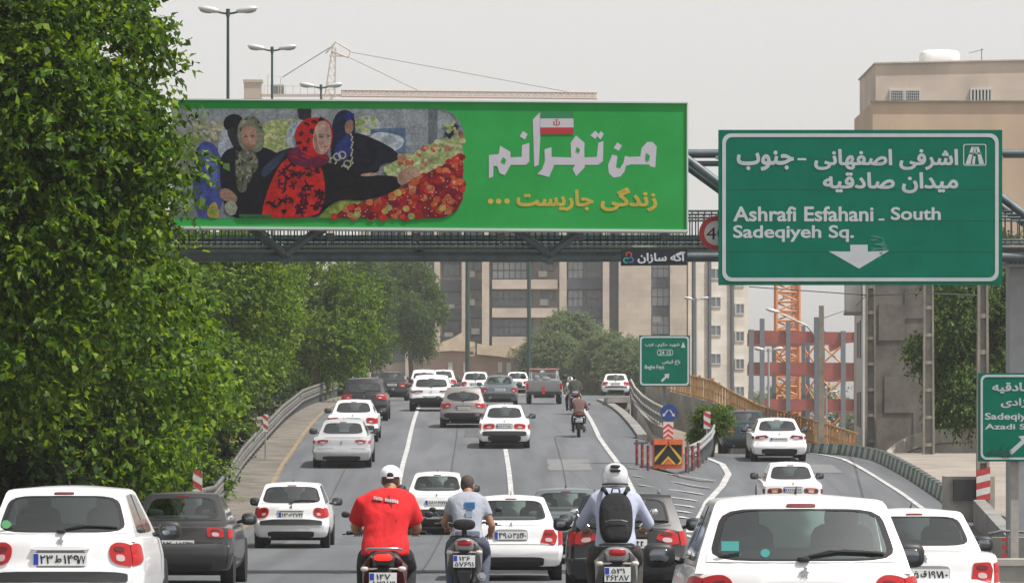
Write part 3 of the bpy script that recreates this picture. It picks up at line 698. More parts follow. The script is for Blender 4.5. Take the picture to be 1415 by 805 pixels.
# low terraced wall and pavilion left of the pole
Yc = 400; LB = empty('terrace_building', (PX(670,Yc), Yc, 5), 0, 'low pinkish terrace building with cream parapets behind the far cars', 'building'); L0 = LB.location
def bx(px): return PX(px,Yc)-L0.x
def bz(py): return PZ(py,Yc)-L0.z
Mpk = stone('pink_cladding', (.4,.29,.24), .1, .8, .4); Mcr = mat('cream_plaster', (.55,.46,.34), .85, noise=.15, scale=1)
m_ = MB(); m_.prism([(bx(a),1,bz(b)) for a,b in ((585,530),(585,487),(600,482),(658,485),(678,487),(704,489),(706,497),(755,500),(755,530))],(0,6,0)); m_.build('wall', Mpk, LB)
m_ = MB(); m_.prism([(bx(a),.6,bz(b)) for a,b in ((596,486),(600,476),(606,474),(626,466),(638,459),(641,470),(656,472),(658,486),(626,484))],(0,.5,0)); m_.build('parapet', Mcr, LB)
m_ = MB(); m_.prism([(bx(a),.5,bz(b)) for a,b in ((659,474),(676,477),(700,476),(718,477),(719,497),(690,492),(659,489))],(0,.5,0)); m_.build('parapet', Mcr, LB)
m_ = MB(); m_.prism([(bx(a),.5,bz(b)) for a,b in ((719,481),(748,484),(749,500),(719,497))],(0,.5,0)); m_.build('parapet', Mcr, LB)
for a, b in ((646,478),(705,480)):
    m_ = MB(); fr = rrect(a,b,a+9,b+12,.5); pl = Plane(lambda u,v: (bx(u),.48,bz(v)))
    for q in ((a,b,a+10,b+1.6),(a,b+12,a+10,b+13.6),(a,b,a+1.6,b+13),(a+8.4,b,a+10,b+13)): m_.b2((bx(q[0]),.3,bz(q[1])),(bx(q[2]),.5,bz(q[3])))
    m_.build('panel_frame', Mcr, LB)
for a in (619,640,688,700): m_ = MB(); m_.b2((bx(a),.9,bz(514)),(bx(a+6),1,bz(500))); m_.build('doorway', M_framel, LB)

# brown building at the upper right
Yr = 260; BB = empty('brown_building', (PX(1330,Yr), Yr, 1), 0, 'brown rendered building with a pale top floor behind the large green sign', 'building'); B0 = BB.location
def rx(px): return PX(px,Yr)-B0.x
def rz_(py): return PZ(py,Yr)-B0.z
Mbr = mat('brown_render', (.48,.37,.275), .9, noise=.15, scale=.25, bump=.1, stretch=(1,1,.35)); Mbt = stone('pale_stone_cladding', (.6,.51,.44), .06, 1.6, .8, .9)
m_ = MB(); m_.b2((rx(1206),0,-3),(rx(1530),14,rz_(141))); m_.build('wall', Mbr, BB)
m_ = MB(); m_.b2((rx(1206)-.06,-.15,rz_(141)),(rx(1530),.6,rz_(139))); m_.build('ledge', M_concd, BB)
m_ = MB(); m_.prism([(rx(1211),.5,rz_(139)),(rx(1530),.5,rz_(139)),(rx(1530),.5,rz_(80)),(rx(1211),.5,rz_(87))],(0,12,0)); m_.build('top_floor', Mbt, BB)
m_ = MB(); m_.prism([(rx(1209),.35,rz_(87.5)),(rx(1530),.35,rz_(80.5)),(rx(1530),.35,rz_(78.7)),(rx(1209),.35,rz_(85.5))],(0,12.3,0)); m_.build('coping', M_concl, BB)
f = win(BB, rx(1231), rz_(139), rx(1250), rz_(124), .5, 1, 1, M_frame, M_framel, .09); f2 = win(BB, rx(1252), rz_(139), rx(1272), rz_(124), .5, 1, 1, M_frame, M_framel, .09)
for f_, a in ((f,1231),(f2,1252)):
    m_ = MB()
    for k in range(1,7): m_.b2((rx(a+k*2.8)-.015,.36,rz_(139)),(rx(a+k*2.8)+.015,.39,rz_(124)))
    for k in range(1,4): m_.b2((rx(a),.352,rz_(124+3.8*k)-.015),(rx(a+20),.356,rz_(124+3.8*k)+.015))
    m_.build('grille', M_framel, f_)
f3 = win(BB, rx(1343), rz_(139), rx(1371), rz_(122.5), .5, 1, 1, M_frame, M_framel, .1); m_ = MB()
for k in range(1,6): m_.b2((rx(1343+k*4.7)-.05,.34,rz_(139)),(rx(1343+k*4.7)+.05,.39,rz_(122.5)))
m_.build('window_bar', M_framel, f3)
m_ = MB(); m_.sell((rx(1307),4,rz_(73)),(1.22,1.0,.5),4.5,20,12); wt = m_.build('water_tank', mat('tank_white', (.8,.8,.8), .4), None, smooth=50); wt.location = B0
tag(wt, 'white plastic water tank on the roof of the brown building', 'tank'); m_ = MB(); m_.cyl((rx(1322),4,rz_(68)),(rx(1322),4,rz_(61.5)),.35,14); m_.build('tank_lid', M_steeld, wt)
m_ = MB(); m_.box((rx(1307),4,rz_(81.5)),(2.6,1.8,.12)); m_.build('tank_stand', M_concd, wt)
an = MB(); an.tube([(0,0,0),(0,0,rz_(61)-rz_(84))],.03,5); an.tube([(-.8,0,.72),(.12,0,.96)],.02,5)
for k in range(5): an.tube([(-.75+k*.18,-.2,.73+k*.045),(-.75+k*.18,.2,.73+k*.045)],.012,4)
o = an.build('roof_antenna', M_steeld); o.location = tuple(Vector((rx(1364),3,rz_(84)))+B0); tag(o, 'thin television antenna on the brown building roof right of the water tank', 'antenna')

# stained concrete building
Yd = 172; SB = empty('stained_building', (PX(1240,Yd), Yd, 1), 0, 'stained dark concrete building with a white side wall behind the lattice poles', 'building'); S0 = SB.location
xf = PX(1183,Yd+9)-S0.x
def sx_(px): return PX(px,Yd)-S0.x
def sz_(py): return PZ(py,Yd)-S0.z
Mst = mat('stained_concrete', (.10,.093,.085), .95, noise=.55, scale=.55, bump=.3, col2=(.20,.185,.165))
m_ = MB(); m_.loft([[(sx_(1197),0,z),(sx_(1312),0,z),(sx_(1312),9,z),(xf+.15,9,z)] for z in (-2,sz_(300))]); m_.build('wall', Mst, SB)
for a,b,c,d in ((1214,420,1250,470),(1250,400,1290,440),(1222,520,1262,570),(1262,530,1300,600)):
    m_ = MB(); m_.b2((sx_(a),-.04,sz_(d)),(sx_(c),0,sz_(b))); m_.build('cement_patch', mat('cement_patch', (.13,.12,.11), .95, noise=.35, scale=1), SB)
Mwh = mat('white_side_wall', (.5,.49,.47), .85, noise=.15, scale=.6)
m_ = MB(); m_.loft([[(sx_(1197)-.003,.02,-2),(sx_(1197)-.003,.02,sz_(300)),(xf+.15,9,sz_(300)),(xf+.15,9,-2)],[(sx_(1197)-.14,.02,-2),(sx_(1197)-.14,.02,sz_(300)),(xf,9,sz_(300)),(xf,9,-2)]]); m_.build('side_wall', Mwh, SB)
m_ = MB(); m_.b2((sx_(1171),.6,sz_(430)),(sx_(1197)-.15,1.6,sz_(300))); m_.build('projecting_floor', Mwh, SB)
m_ = MB(); m_.b2((sx_(1171)-.03,.55,sz_(434)),(sx_(1197)-.12,1.65,sz_(430))); m_.build('soffit_edge', M_concd, SB)
xa, ya, xb, yb_ = sx_(1197)-.14, .02, xf, 9
for t0,t1,za,zb in ((.25,.42,492,440),(.62,.8,490,440),(.25,.42,590,540),(.62,.8,588,540)):
    m_ = MB(); q = lambda t,e: (xa+(xb-xa)*t-e, ya+(yb_-ya)*t)
    m_.loft([[(*q(t0,0.03),sz_(za)),(*q(t1,0.03),sz_(za)),(*q(t1,0.03),sz_(zb)),(*q(t0,0.03),sz_(zb))],[(*q(t0,-.02),sz_(za)),(*q(t1,-.02),sz_(za)),(*q(t1,-.02),sz_(zb)),(*q(t0,-.02),sz_(zb))]]); m_.build('window', M_frame, SB)

# orange steel skeleton under construction
Ye = 420; OS = empty('steel_frame_building', (PX(1110,Ye), Ye, -1), 0, 'unfinished red oxide steel frame building with grey columns', 'building'); O0 = OS.location
def ex(px): return PX(px,Ye)-O0.x
def ez(py): return PZ(py,Ye)-O0.z
Mox = mat('red_oxide_steel', (.30,.07,.05), .8, noise=.25, scale=.6); Mcg = mat('column_grey', (.14,.16,.19), .7, noise=.2)
for (a,b,t,w) in ((1034,457,472,0),(1034,500,518,0),(1050,551,567,0),(1034,602,612,0)):
    for yy in (0,7):
        pts = [(a,b+1),(1192,b+2),(1192,t-3)]
        if b == 457: pts = [(1034,456),(1192,459),(1192,468),(1168,470),(1166,476),(1150,482),(1148,472),(1100,474),(1034,474)]
        elif b == 500: pts = [(1034,500),(1192,501),(1192,523),(1140,524),(1120,517),(1034,515)]
        else: pts = [(a,b),(1192,b),(1192,t),(a,t-1)]
        m_ = MB(); m_.prism([(ex(u+yy*.6),yy,ez(v+yy*.3)) for u,v in pts],(0,.5,0)); m_.build('floor_beam', Mox, OS)
for a, t, yy in ((1038,455,0),(1053,440,0),(1071,457,2),(1089,443,0),(1112,449,2),(1120,458,4),(1128,438,0),(1141,455,4),(1165,457,0),(1183,458,0)):
    m_ = MB(); w = 2.6 if yy else 3.2; m_.b2((ex(a-w),yy-.3,-4),(ex(a+w),yy+.2,ez(t))); m_.build('column', Mcg, OS)
for a, c in ((1071,1089),(1112,1128),(1141,1165)):
    for b, t in ((478,500),(525,551),(575,600)):
        m_ = MB(); m_.tube([(ex(a),3,ez(t)),(ex(c),3,ez(b))],.09,4); m_.tube([(ex(c),3.2,ez(t)),(ex(a),3.2,ez(b))],.09,4)
        m_.build('cross_brace', mat('orange_steel', (.6,.22,.06), .7, noise=.2), OS)
# orange crane mast
Mor = MATS['orange_steel']; Mcw = mat('crane_pale', (.5,.42,.34), .7, noise=.2)
def lattice(mb, a, b, w, h, n, r, rt=None, flip=0):
    """square truss from a to b"""
    a = Vector(a); b = Vector(b); d = (b-a).normalized(); u = Vector((0,1,0)); v = d.cross(u).normalized()
    cs = [u*w/2+v*h/2, u*-w/2+v*h/2, u*-w/2+v*-h/2, u*w/2+v*-h/2]
    for c in cs: mb.tube([a+c,b+c], rt or r*1.6, 5, False)
    for i in range(n):
        p = a+(b-a)*i/n; q = a+(b-a)*(i+1)/n
        for k in range(4):
            c, e = cs[k], cs[(k+1)%4]; mb.tube([p+c,p+e], r, 4, False); mb.tube([p+(c if (i+k)%2 else e), q+(e if (i+k)%2 else c)], r, 4, False)
CM = empty('crane_mast', tuple(P(1088,600,470)), 0, 'orange lattice crane mast rising behind the red steel frame', 'crane'); m_ = MB()
lattice(m_, (0,0,-3), (0,0,P(1088,300,470).z-CM.location.z), 2.5, 2.5, 26, .09, .17); m_.build('mast_lattice', Mor, CM)
m_ = MB(); lattice(m_, (.75,.3,-3), (.75,.3,P(1088,300,470).z-CM.location.z-1), .5, .5, 60, .05, .08); m_.build('ladder_cage', Mor, CM)
m_ = MB(); m_.box((0,0,0),(1.0,.7,.55)); cb0 = m_.build('climbing_block', Mcw, CM)
for k in range(1,13): inst(cb0, 'climbing_block', CM, (0,0,k*1.9))
# pale tower crane far left
Yf = 700; TC = empty('tower_crane', (PX(455,Yf), Yf, 5), 0, 'pale tower crane with a long horizontal jib above the billboard', 'crane'); T0 = TC.location
def tz(px, py, dy=0): q = P(px,py,Yf)-T0; q.y += dy; return q
m_ = MB(); lattice(m_, tz(452,560), tz(452,134), 1.6, 1.6, 34, .07, .12); m_.build('mast', Mcw, TC)
m_ = MB(); m_.tube([tz(449,134),tz(460,62)],.13,5); m_.tube([tz(463,134),tz(464,66)],.13,5); m_.tube([tz(449,134,.9),tz(460,62)],.1,5)
for k in range(7): t = k/7; a = tz(449+11*t,134-72*t); b = tz(463+1*t,134-68*t); m_.tube([a,b],.06,4); a2 = tz(449+11*(t+.14),134-72*(t+.14)); m_.tube([a2,b],.06,4)
m_.tube([tz(450,74),tz(464,58),tz(484,70),tz(482,80),tz(458,70)],.16,5); m_.tube([tz(455,77),tz(483,78)],.12,5); m_.build('peak', Mcw, TC)
m_ = MB(); m_.tube([tz(462,62),tz(390,107)],.08,5); m_.tube([tz(484,80),tz(582,127)],.08,5); m_.tube([tz(484,72),tz(600,93),tz(790,128)],.06,5); m_.build('stay_cable', M_steeld, TC)
m_ = MB(); lattice(m_, tz(472,129), tz(825,132.5), .95, .95, 62, .06, .11); m_.build('jib', mat('crane_jib_rust', (.45,.32,.25), .7, noise=.3), TC)
m_ = MB(); m_.b2(tuple(tz(360,133)), tuple(tz(472,130,1.2))); [m_.tube([tz(365+k*10,131),tz(365+k*10,118)],.05,4) for k in range(10)]; m_.tube([tz(365,118),tz(460,120)],.05,4)
m_.tube([tz(370,131),tz(370,104),tz(388,106),tz(388,131)],.07,4); m_.build('counter_jib', Mcw, TC)
m_ = MB(); m_.b2(tuple(tz(337,136)), tuple(tz(361,113,2))); m_.b2(tuple(tz(336,114,-.2)), tuple(tz(363,110,2.2))); m_.build('counterweight', mat('crane_weight', (.42,.34,.27), .8, noise=.2), TC)
m_ = MB(); m_.b2(tuple(tz(374,130,.2)), tuple(tz(392,117,1))); m_.build('winch', M_steeld, TC)

# ------------------------------------------------------------------ lamps and poles
Mgp = mat('lamp_post_green', (.015,.05,.04), .5, noise=.2); Mlh = mat('lamp_head_grey', (.55,.56,.56), .4, .3)
def lamp(px, ptop, Y, span, rad, label, base_z=None, head=True, m=Mgp, group='double headed street lamps', tilt=.16):
    p = P(px, ptop, Y); bz = base_z if base_z is not None else ground_z(p.x, min(Y,330)); L = empty('street_lamp', (p.x, Y, bz), 0, label, 'street lamp', group); h = p.z-bz
    mb = MB(); mb.tube([(0,0,-.2),(0,0,h*.5),(0,0,h)], [rad,rad*.85,rad*.62], 10); mb.build('pole', m, L, smooth=50)
    if head:
        k = span/2.2
        mb = MB(); mb.tube([(-.55*k,0,h-.03),(-.2*k,0,h-.12*k),(0,0,h-.14*k),(.2*k,0,h-.12*k),(.55*k,0,h-.03)], .045*k, 6); mb.tube([(0,0,h-.25*k),(0,0,h+.04*k)],rad*.9,8); mb.build('arm', m, L)
        for s in (-1,1):
            M = Matrix.Translation((s*.72*k,0,h+.02*k)) @ Matrix.Rotation(-s*tilt,4,'Y')
            mb = MB(); mb.sell((0,0,0),(.42*k,.16*k,.12*k),2.3,16,8,M=M); lh = mb.build('lamp_head', Mlh, L, smooth=60)
            mb = MB(); mb.sell((s*.1*k,0,-.07*k),(.26*k,.12*k,.09*k),2.2,12,8,M=M); mb.build('lens', mat('lamp_lens', (.3,.31,.32), .2), lh, smooth=60)
    return L
lamp(315,14,162,2.2,.085,'tallest double street lamp, left above the billboard')
lamp(376,66,196,2.2,.08,'middle one of the three double lamps above the billboard')
lamp(443.5,118,224,2.2,.08,'smallest double lamp above the billboard, before the crane')
lamp(646,180,330,3,.19,'dark green lamp post rising left of the apartment balconies', zm(330)+2)
lamp(731,170,330,3,.17,'dark green lamp post in front of the apartment balconies', zm(330)+2)
Mgy = mat('lamp_post_grey', (.3,.31,.31), .5, .2)
lamp(962,412,300,1.7,.09,'grey double lamp before the cream wing, above the exit sign', zr(300), m=Mgy, group='grey double lamps at the right')
lamp(1062,482,300,2.0,.11,'grey double lamp in front of the red steel frame', zr(300), m=Mgy, group='grey double lamps at the right')
lamp(1142,541,300,1.5,.08,'short grey double lamp beside the brown mast', zr(300), m=Mgy, group='grey double lamps at the right')
SL = empty('street_lamp', tuple(P(1130,600,230)), 0, 'single curved lamp arm reaching left from behind the tall tan pole', 'street lamp'); z0 = SL.location
mb = MB(); mb.tube([P(1133,600,230)-z0, P(1132,470,230)-z0, P(1115,450,230)-z0, P(1079,433,230)-z0], [.08,.07,.05,.04], 7); mb.build('pole', Mgy, SL)
mb = MB(); q = P(1068,429,230)-z0; M = Matrix.Translation(q) @ Matrix.Rotation(.25,4,'Y'); mb.sell((0,0,0),(.42,.15,.1),2.3,14,8,M=M); mb.build('lamp_head', Mlh, SL, smooth=60)
Mtan = mat('lattice_pole_concrete', (.24,.215,.18), .9, noise=.3, scale=2, bump=.2)
def simple_pole(px, pt, pb, Y, w0, w1, label, m=Mtan, cat='pole', name='utility_pole'):
    a, b = P(px,pb,Y), P(px,pt,Y); o = MB(); o.loft([[(-w0/2,-w0/2,-.4),(w0/2,-w0/2,-.4),(w0/2,w0/2,-.4),(-w0/2,w0/2,-.4)],[(-w1/2,-w1/2,b.z-a.z),(w1/2,-w1/2,b.z-a.z),(w1/2,w1/2,b.z-a.z),(-w1/2,w1/2,b.z-a.z)]])
    q = o.build(name, m); q.location = a; return tag(q, label, cat)
simple_pole(1135,422,632,165,.24,.18,'tall plain tan pole standing beside the white sedan at the exit crest')
simple_pole(1129,438,628,220,.3,.28,'dark blue grey post just behind the tall tan pole', Mcg)
def lattice_pole(px, pt, pb, Y, w0, w1, label, stripes=False):
    a, b = P(px,pb,Y), P(px,pt,Y); h = b.z-a.z; g = empty('lattice_pole', a, 0, label, 'utility pole', 'recessed concrete utility poles')
    mb = MB()
    for s in (-1,1): mb.loft([[(s*w0/2,-.13,-.3),(s*(w0/2-.075),-.13,-.3),(s*(w0/2-.075),.13,-.3),(s*w0/2,.13,-.3)],[(s*w1/2,-.11,h),(s*(w1/2-.06),-.11,h),(s*(w1/2-.06),.11,h),(s*w1/2,.11,h)]])
    mb.build('flange', Mtan, g)
    mb = MB(); k = .3; mb.box((0,0,0),(1,.22,.12)); r0 = None
    while k < h:
        w = w0+(w1-w0)*k/h
        if r0 is None: r0 = mb.build('rung', Mtan, g); r0.location = (0,0,k); r0.scale = (w-.14,1,1)
        else: inst(r0, 'rung', g, (0,0,k), sc=(w-.14,1,1))
        k += .95
    mb = MB(); mb.loft([[(-w0/2+.07,-.03,-.3),(w0/2-.07,-.03,-.3),(w0/2-.07,.03,-.3),(-w0/2+.07,.03,-.3)],[(-w1/2+.05,-.03,h),(w1/2-.05,-.03,h),(w1/2-.05,.03,h),(-w1/2+.05,.03,h)]]); mb.build('web', M_concd, g)
    if stripes:
        for k in range(5):
            mb = MB(); z0 = .15+k*.17; x = w0/2+.012
            mb.prism([(-x,-.145,z0),(x,-.145,z0+.09),(x,-.145,z0+.26),(-x,-.145,z0+.17)],(0,.02,0)); mb.build('stripe_band', (M_sred,M_swhite)[k%2], g)
    return g
lattice_pole(1203,330,620,158,.42,.3,'leftmost recessed concrete pole, against the stained building')
lattice_pole(1283,330,626,148,.42,.32,'middle recessed concrete pole, between stained building and dark tree')
lattice_pole(1358,330,702,112,.34,.26,'recessed concrete pole with a red and white band, behind the cut off exit sign', True)
cb_ = MB(); cb_.tube([P(1035,396,158),P(1120,402,158),P(1203,408,158),P(1283,405,148),P(1358,408,112)],.02,5); cb_.tube([P(1203,402,158),P(1180,425,175),P(1135,440,165)],.015,5)
tag(cb_.build('overhead_cable', M_dark), 'thin sagging cables strung between the concrete poles', 'cable')

# ------------------------------------------------------------------ footbridge truss over the road
Yg = 75.0; FB = empty('footbridge', (PX(760,Yg), Yg, 0), 0, 'grey steel truss footbridge spanning the road behind the billboard and the large sign', 'footbridge'); G0 = FB.location
def gp(px, py, dy=0): q = P(px,py,Yg)-G0; q.y += dy; return q
gq = (Yg)/F
Mtr = mat('truss_paint', (.11,.135,.145), .45, .3, noise=.25, scale=3)
for dy in (0, 1.3):
    for (py, r) in ((355,.085),(212,.075)):
        for a, b in zip((225,395,577,759,941,1123,1305), (395,577,759,941,1123,1305,1560)):
            m_ = MB(); m_.tube([gp(a,py-(6 if dy else 0),dy), gp(b,py-(6 if dy else 0),dy)], r, 12); m_.build('chord', Mtr, FB, smooth=50)
    m_ = MB()
    for bx_, tx_ in ((395,213),(395,577),(759,577),(759,941),(1123,941),(1123,1305),(1487,1305),(1487,1560)):
        m_ = MB(); m_.tube([gp(bx_,352-(6 if dy else 0),dy+.01-(.12 if not dy else 0)), gp(tx_,214,dy+.01-(.12 if not dy else 0))], .075, 10); m_.build('diagonal', Mtr, FB, smooth=50)
m_ = MB(); m_.tube([gp(953,226,.02), gp(1123,226,.02)], .05, 10); m_.build('chord', Mtr, FB, smooth=50)
for u in (395,577,759,941,1123,1305):
    m_ = MB(); m_.tube([gp(u,355,0), gp(u,349,1.3)], .07, 8); m_.build('cross_beam', Mtr, FB)
    if u in (395,759): m_ = MB(); m_.box(tuple(gp(u,353,-.06)), (.26,.05,.18)); m_.box(tuple(gp(u,361,-.03)), (.12,.1,.12)); m_.build('gusset_plate', Mtr, FB)
m_ = MB(); a, b = gp(225,342,.12), gp(1560,344.5,1.2); m_.b2(tuple(a), tuple(b)); m_.build('deck', Mtr, FB)
m_ = MB(); a, b = gp(225,338.5,.1), gp(1560,341,.16); m_.b2(tuple(a), tuple(b)); m_.build('toe_board', M_concl, FB)
Mrl = mat('railing_paint', (.07,.09,.10), .5, .2, noise=.2)
for dy, nm in ((.14,'front'),(1.22,'back')):
    m_ = MB(); n = int((gp(1560,0)-gp(225,0)).x/.115)
    for i in range(n):
        x = gp(225,0).x+i*.115; t = random.uniform(-.012,.012); m_.box((x+t, dy, gp(0,318).z), (.022,.022,(345-291)*gq))
    m_.build('railing_bars', Mrl, FB, kind='stuff')
    for py in (291,300,331): m_ = MB(); m_.tube([gp(225,py,dy), gp(1560,py,dy)], .022, 6); m_.build('handrail', Mrl, FB)
m_ = MB(); a, b = gp(285,343,1.26), gp(985,320,1.28); m_.b2(tuple(a), tuple(b)); m_.build('back_screen', mat('mesh_screen', (.2,.29,.3), .7, noise=.35, scale=9, stretch=(6,1,.3)), FB)
CLm = empty('bridge_column', tuple(P(1412,760,Yg+.9)), 0, 'grey steel box column carrying the footbridge at the right edge', 'column'); q0 = CLm.location
def qp(px, py): return P(px,py,Yg+.9)-q0
m_ = MB(); a, b = qp(1393,800), qp(1436,366); m_.b2((a.x,-.25,a.z),(b.x,.35,b.z)); m_.build('shaft', mat('column_paint', (.33,.34,.36), .5, .2, noise=.12, scale=2), CLm)
m_ = MB(); a, b = qp(1386,367), qp(1560,341); m_.b2((a.x,-.5,a.z),(b.x,1.2,b.z-.04)); m_.b2((a.x-.05,-.55,a.z-.04),(b.x,-.3,a.z+.02)); m_.b2((a.x-.04,-.56,b.z-.06),(b.x,-.5,b.z-.02)); m_.build('cap_beam', MATS['column_paint'], CLm)
m_ = MB()
for k in range(9): m_.cyl(tuple(qp(1392+k*6,365)+Vector((0,-.56,0))), tuple(qp(1392+k*6,365)+Vector((0,-.59,0))), .02, 6)
m_.build('bolt_row', M_steeld, CLm, kind='stuff')

# ------------------------------------------------------------------ billboard
BBd = empty('billboard', tuple(P(610,316,74.2)), 0, 'long green billboard with a market photograph and white Persian slogan', 'billboard'); H0 = BBd.location
def bb(u, v, Y=74.2):      # slight sag towards the right as photographed
    vv = v + (u-290)/660*4.5 - 0
    q = P(u, vv, Y) - H0; return q
PB = Plane(bb)
Mbg = mat('billboard_green', (.022,.30,.06), .75, noise=.08, scale=.8, col2=(.03,.34,.075), spec=.2)
Mbe = mat('billboard_edge', (.55,.62,.58), .6)
m_ = MB(); m_.prism([bb(238,138.5), bb(949.5,138.5), bb(949.5,313), bb(238,313)], (0,.5,0)); m_.build('board', Mbg, BBd)
m_ = MB(); m_.prism([bb(237,136.6)+Vector((0,-.03,0)), bb(950.5,136.6)+Vector((0,-.03,0)), bb(951,138.6)+Vector((0,-.03,0)), bb(237,138.6)+Vector((0,-.03,0))], (0,.55,0)); m_.build('top_trim', Mbe, BBd)
m_ = MB(); m_.prism([bb(237,312.8)+Vector((0,-.03,0)), bb(950.5,312.8)+Vector((0,-.03,0)), bb(951,316)+Vector((0,-.03,0)), bb(237,316)+Vector((0,-.03,0))], (0,.55,0)); m_.build('bottom_trim', Mbe, BBd)
m_ = MB(); m_.prism([bb(949,138)+Vector((0,-.025,0)), bb(951,138)+Vector((0,-.025,0)), bb(951,313)+Vector((0,-.025,0)), bb(949,313)+Vector((0,-.025,0))], (0,.54,0)); m_.build('side_trim', Mbe, BBd)
# main lettering: display script drawn as solid shapes
Mlav = mat('print_lavender_white', (.5,.48,.55), .6, noise=.06, scale=4); Mgold = mat('print_gold', (.5,.38,.05), .6, noise=.1, scale=4)
def cc(x, y): return (620+x/3.097, 120+y/3.097 - ((620+x/3.097)-290)/660*4.5)
m_ = MB()
def strokes(L, d=.002):
    for i, p in enumerate(L): poly(m_, [cc(*q) for q in p], PB, d+.0003*i)
strokes([
 # meem + noon of the first word
 [(890,255),(884,345),(862,340),(858,332),(775,332),(775,300),(820,298),(826,262),(850,236),(872,236)],
 [(775,300),(775,335),(760,336),(752,362),(735,384),(705,388),(686,370),(682,335),(700,290),(722,296),(716,345),(732,350),(748,326),(754,296)],
 [(722,238),(742,252),(728,274),(706,262)],
 # te he
 [(662,232),(660,318),(640,334),(588,334),(590,302),(634,300),(640,240)],
 [(628,188),(640,202),(628,224),(606,208)],[(652,190),(664,202),(650,226),(634,210)],
 [(545,208),(582,240),(580,262),(582,345),(546,382),(530,352),(552,320),(524,300),(522,240)],
 [(592,302),(592,334),(500,334),(500,302)],
 [(440,258),(440,300),(502,302),(502,334),(452,334),(430,386),(380,372),(400,352),(412,316),(410,268)],
 # alef mast
 [(392,108),(395,170),(385,335),(366,342),(360,140)],
 # noon meem
 [(345,240),(345,320),(330,334),(262,334),(264,302),(312,300),(314,250)],
 [(318,190),(338,202),(326,226),(304,212)],
 [(220,252),(264,278),(266,334),(240,378),(218,370),(208,340),(192,338),(190,384),(172,392),(172,292),(214,288)],
])
m_.build('print_lettering', Mlav, BBd)
m_ = MB(); strokes([[(232,300),(246,312),(240,332),(222,322)],[(845,282),(862,296),(856,318),(842,312)],[(548,256),(562,268),(558,284),(544,276)]], .008); m_.build('print_counter', Mbg, BBd)
fx0, fx1 = cc(392,0)[0], cc(534,0)[0]
for nm, y0, y1, mm in (('green',107,136,mat('flag_green', (.015,.2,.07), .6)),('white',136,174,mat('flag_white', (.5,.48,.52), .6)),('red',174,203,mat('flag_red', (.4,.02,.03), .6))):
    m_ = MB(); poly(m_, [cc(392,y0),cc(534,y0),cc(534,y1),cc(392,y1)], PB, .009); m_.build('flag_stripe', mm, BBd)
m_ = MB()
for (x0,y0,x1,y1) in ((460,143,464,168),(448,148,453,162),(453,162,458,166),(471,148,476,162),(466,162,471,166),(456,140,468,143)): poly(m_, [cc(x0,y0),cc(x1,y0),cc(x1,y1),cc(x0,y1)], PB, .011)
m_.build('flag_emblem', MATS['flag_red'], BBd)
def fit(mb, s, x0, x1, y0, y1, pl, bold, d=.003): letter(mb, s, pl, x0, x1, y0, y1, bold, d)
m_ = MB(); a = cc(650,430); b = cc(892,530); fit(m_, 'زندگی', a[0], b[0], a[1]-.5, b[1]+1, PB, .032); m_.build('print_word', Mgold, BBd); m_ = MB(); a = cc(290,438); b = cc(620,530); fit(m_, 'جاریست', a[0], b[0], a[1], b[1]+1, PB, .032); m_.build('print_word', Mgold, BBd)
for x in (168,202,238): m_ = MB(); a = cc(x,478); poly(m_, rrect(a[0],a[1],a[0]+7.4,a[1]+7.4,3.4), PB, .003); m_.build('print_dot', Mgold, BBd)
# floodlights below
for u in (457,576,692,801,918):
    m_ = MB(); c = P(u,327,73.9)-H0; m_.box(tuple(c), (.13,.16,.12)); m_.tube([c+Vector((0,.0,.0)), c+Vector((0,.35,-.1))], .015, 5); m_.build('floodlight', M_dark, BBd)
# the printed photograph: flat colour shapes on the board
def colmat():
    m, N, L, B = nmat('print_inks'); a = N.new('ShaderNodeAttribute'); a.attribute_name = 'Ink'; 
    tc = N.new('ShaderNodeTexCoord'); out = a.outputs['Color']
    for sc, lo, det, dist in ((3.2,.76,4,1.2), (24,.76,4,.3)):      # printed folds and grain of the photograph
        n = N.new('ShaderNodeTexNoise'); n.inputs['Scale'].default_value = sc; n.inputs['Detail'].default_value = det; n.inputs['Distortion'].default_value = dist; L.new(tc.outputs['Object'], n.inputs['Vector'])
        q = N.new('ShaderNodeMapRange'); q.inputs[1].default_value = .35; q.inputs[2].default_value = .65; q.inputs[3].default_value = lo; q.inputs[4].default_value = 2-lo*1.05; L.new(n.outputs[0], q.inputs[0])
        v = N.new('ShaderNodeVectorMath'); v.operation = 'SCALE'; L.new(out, v.inputs[0]); L.new(q.outputs[0], v.inputs['Scale']); out = v.outputs[0]
    L.new(out, B.inputs['Base Color']); B.inputs['Roughness'].default_value = .8; B.inputs['Specular IOR Level'].default_value = .15; return m
Mink = colmat(); ink_v, ink_f, ink_c = [], [], []; ink_d = [.002]
def bc(x, y): u = 250+x/3.095; return (u, 120+y/3.095 - (u-290)/660*4.5)
def ink(pts, c, bcf=bc):
    ink_d[0] += .00002; q = [bcf(*p) for p in pts]; tr = tessellate_polygon([[Vector((u,v,0)) for u,v in q]]); n = len(ink_v)
    ink_v.extend(tuple(PB.pt(u,v,ink_d[0])) for u,v in q); ink_f.extend(tuple(i+n for i in t) for t in tr); ink_c.extend([c]*len(tr))
def ell(cx, cy, rx, ry, a=0, n=14, x0=None): return [(cx+rx*math.cos(2*math.pi*k/n)*math.cos(a)-ry*math.sin(2*math.pi*k/n)*math.sin(a), cy+rx*math.cos(2*math.pi*k/n)*math.sin(a)+ry*math.sin(2*math.pi*k/n)*math.cos(a)) for k in range(n)]
def blobpoly(pts, it=2):
    for _ in range(it):
        out = []
        for a, b in zip(pts, pts[1:]+pts[:1]): out += [(a[0]*.75+b[0]*.25, a[1]*.75+b[1]*.25), (a[0]*.25+b[0]*.75, a[1]*.25+b[1]*.75)]
        pts = out
    return pts
W = random.Random(5)
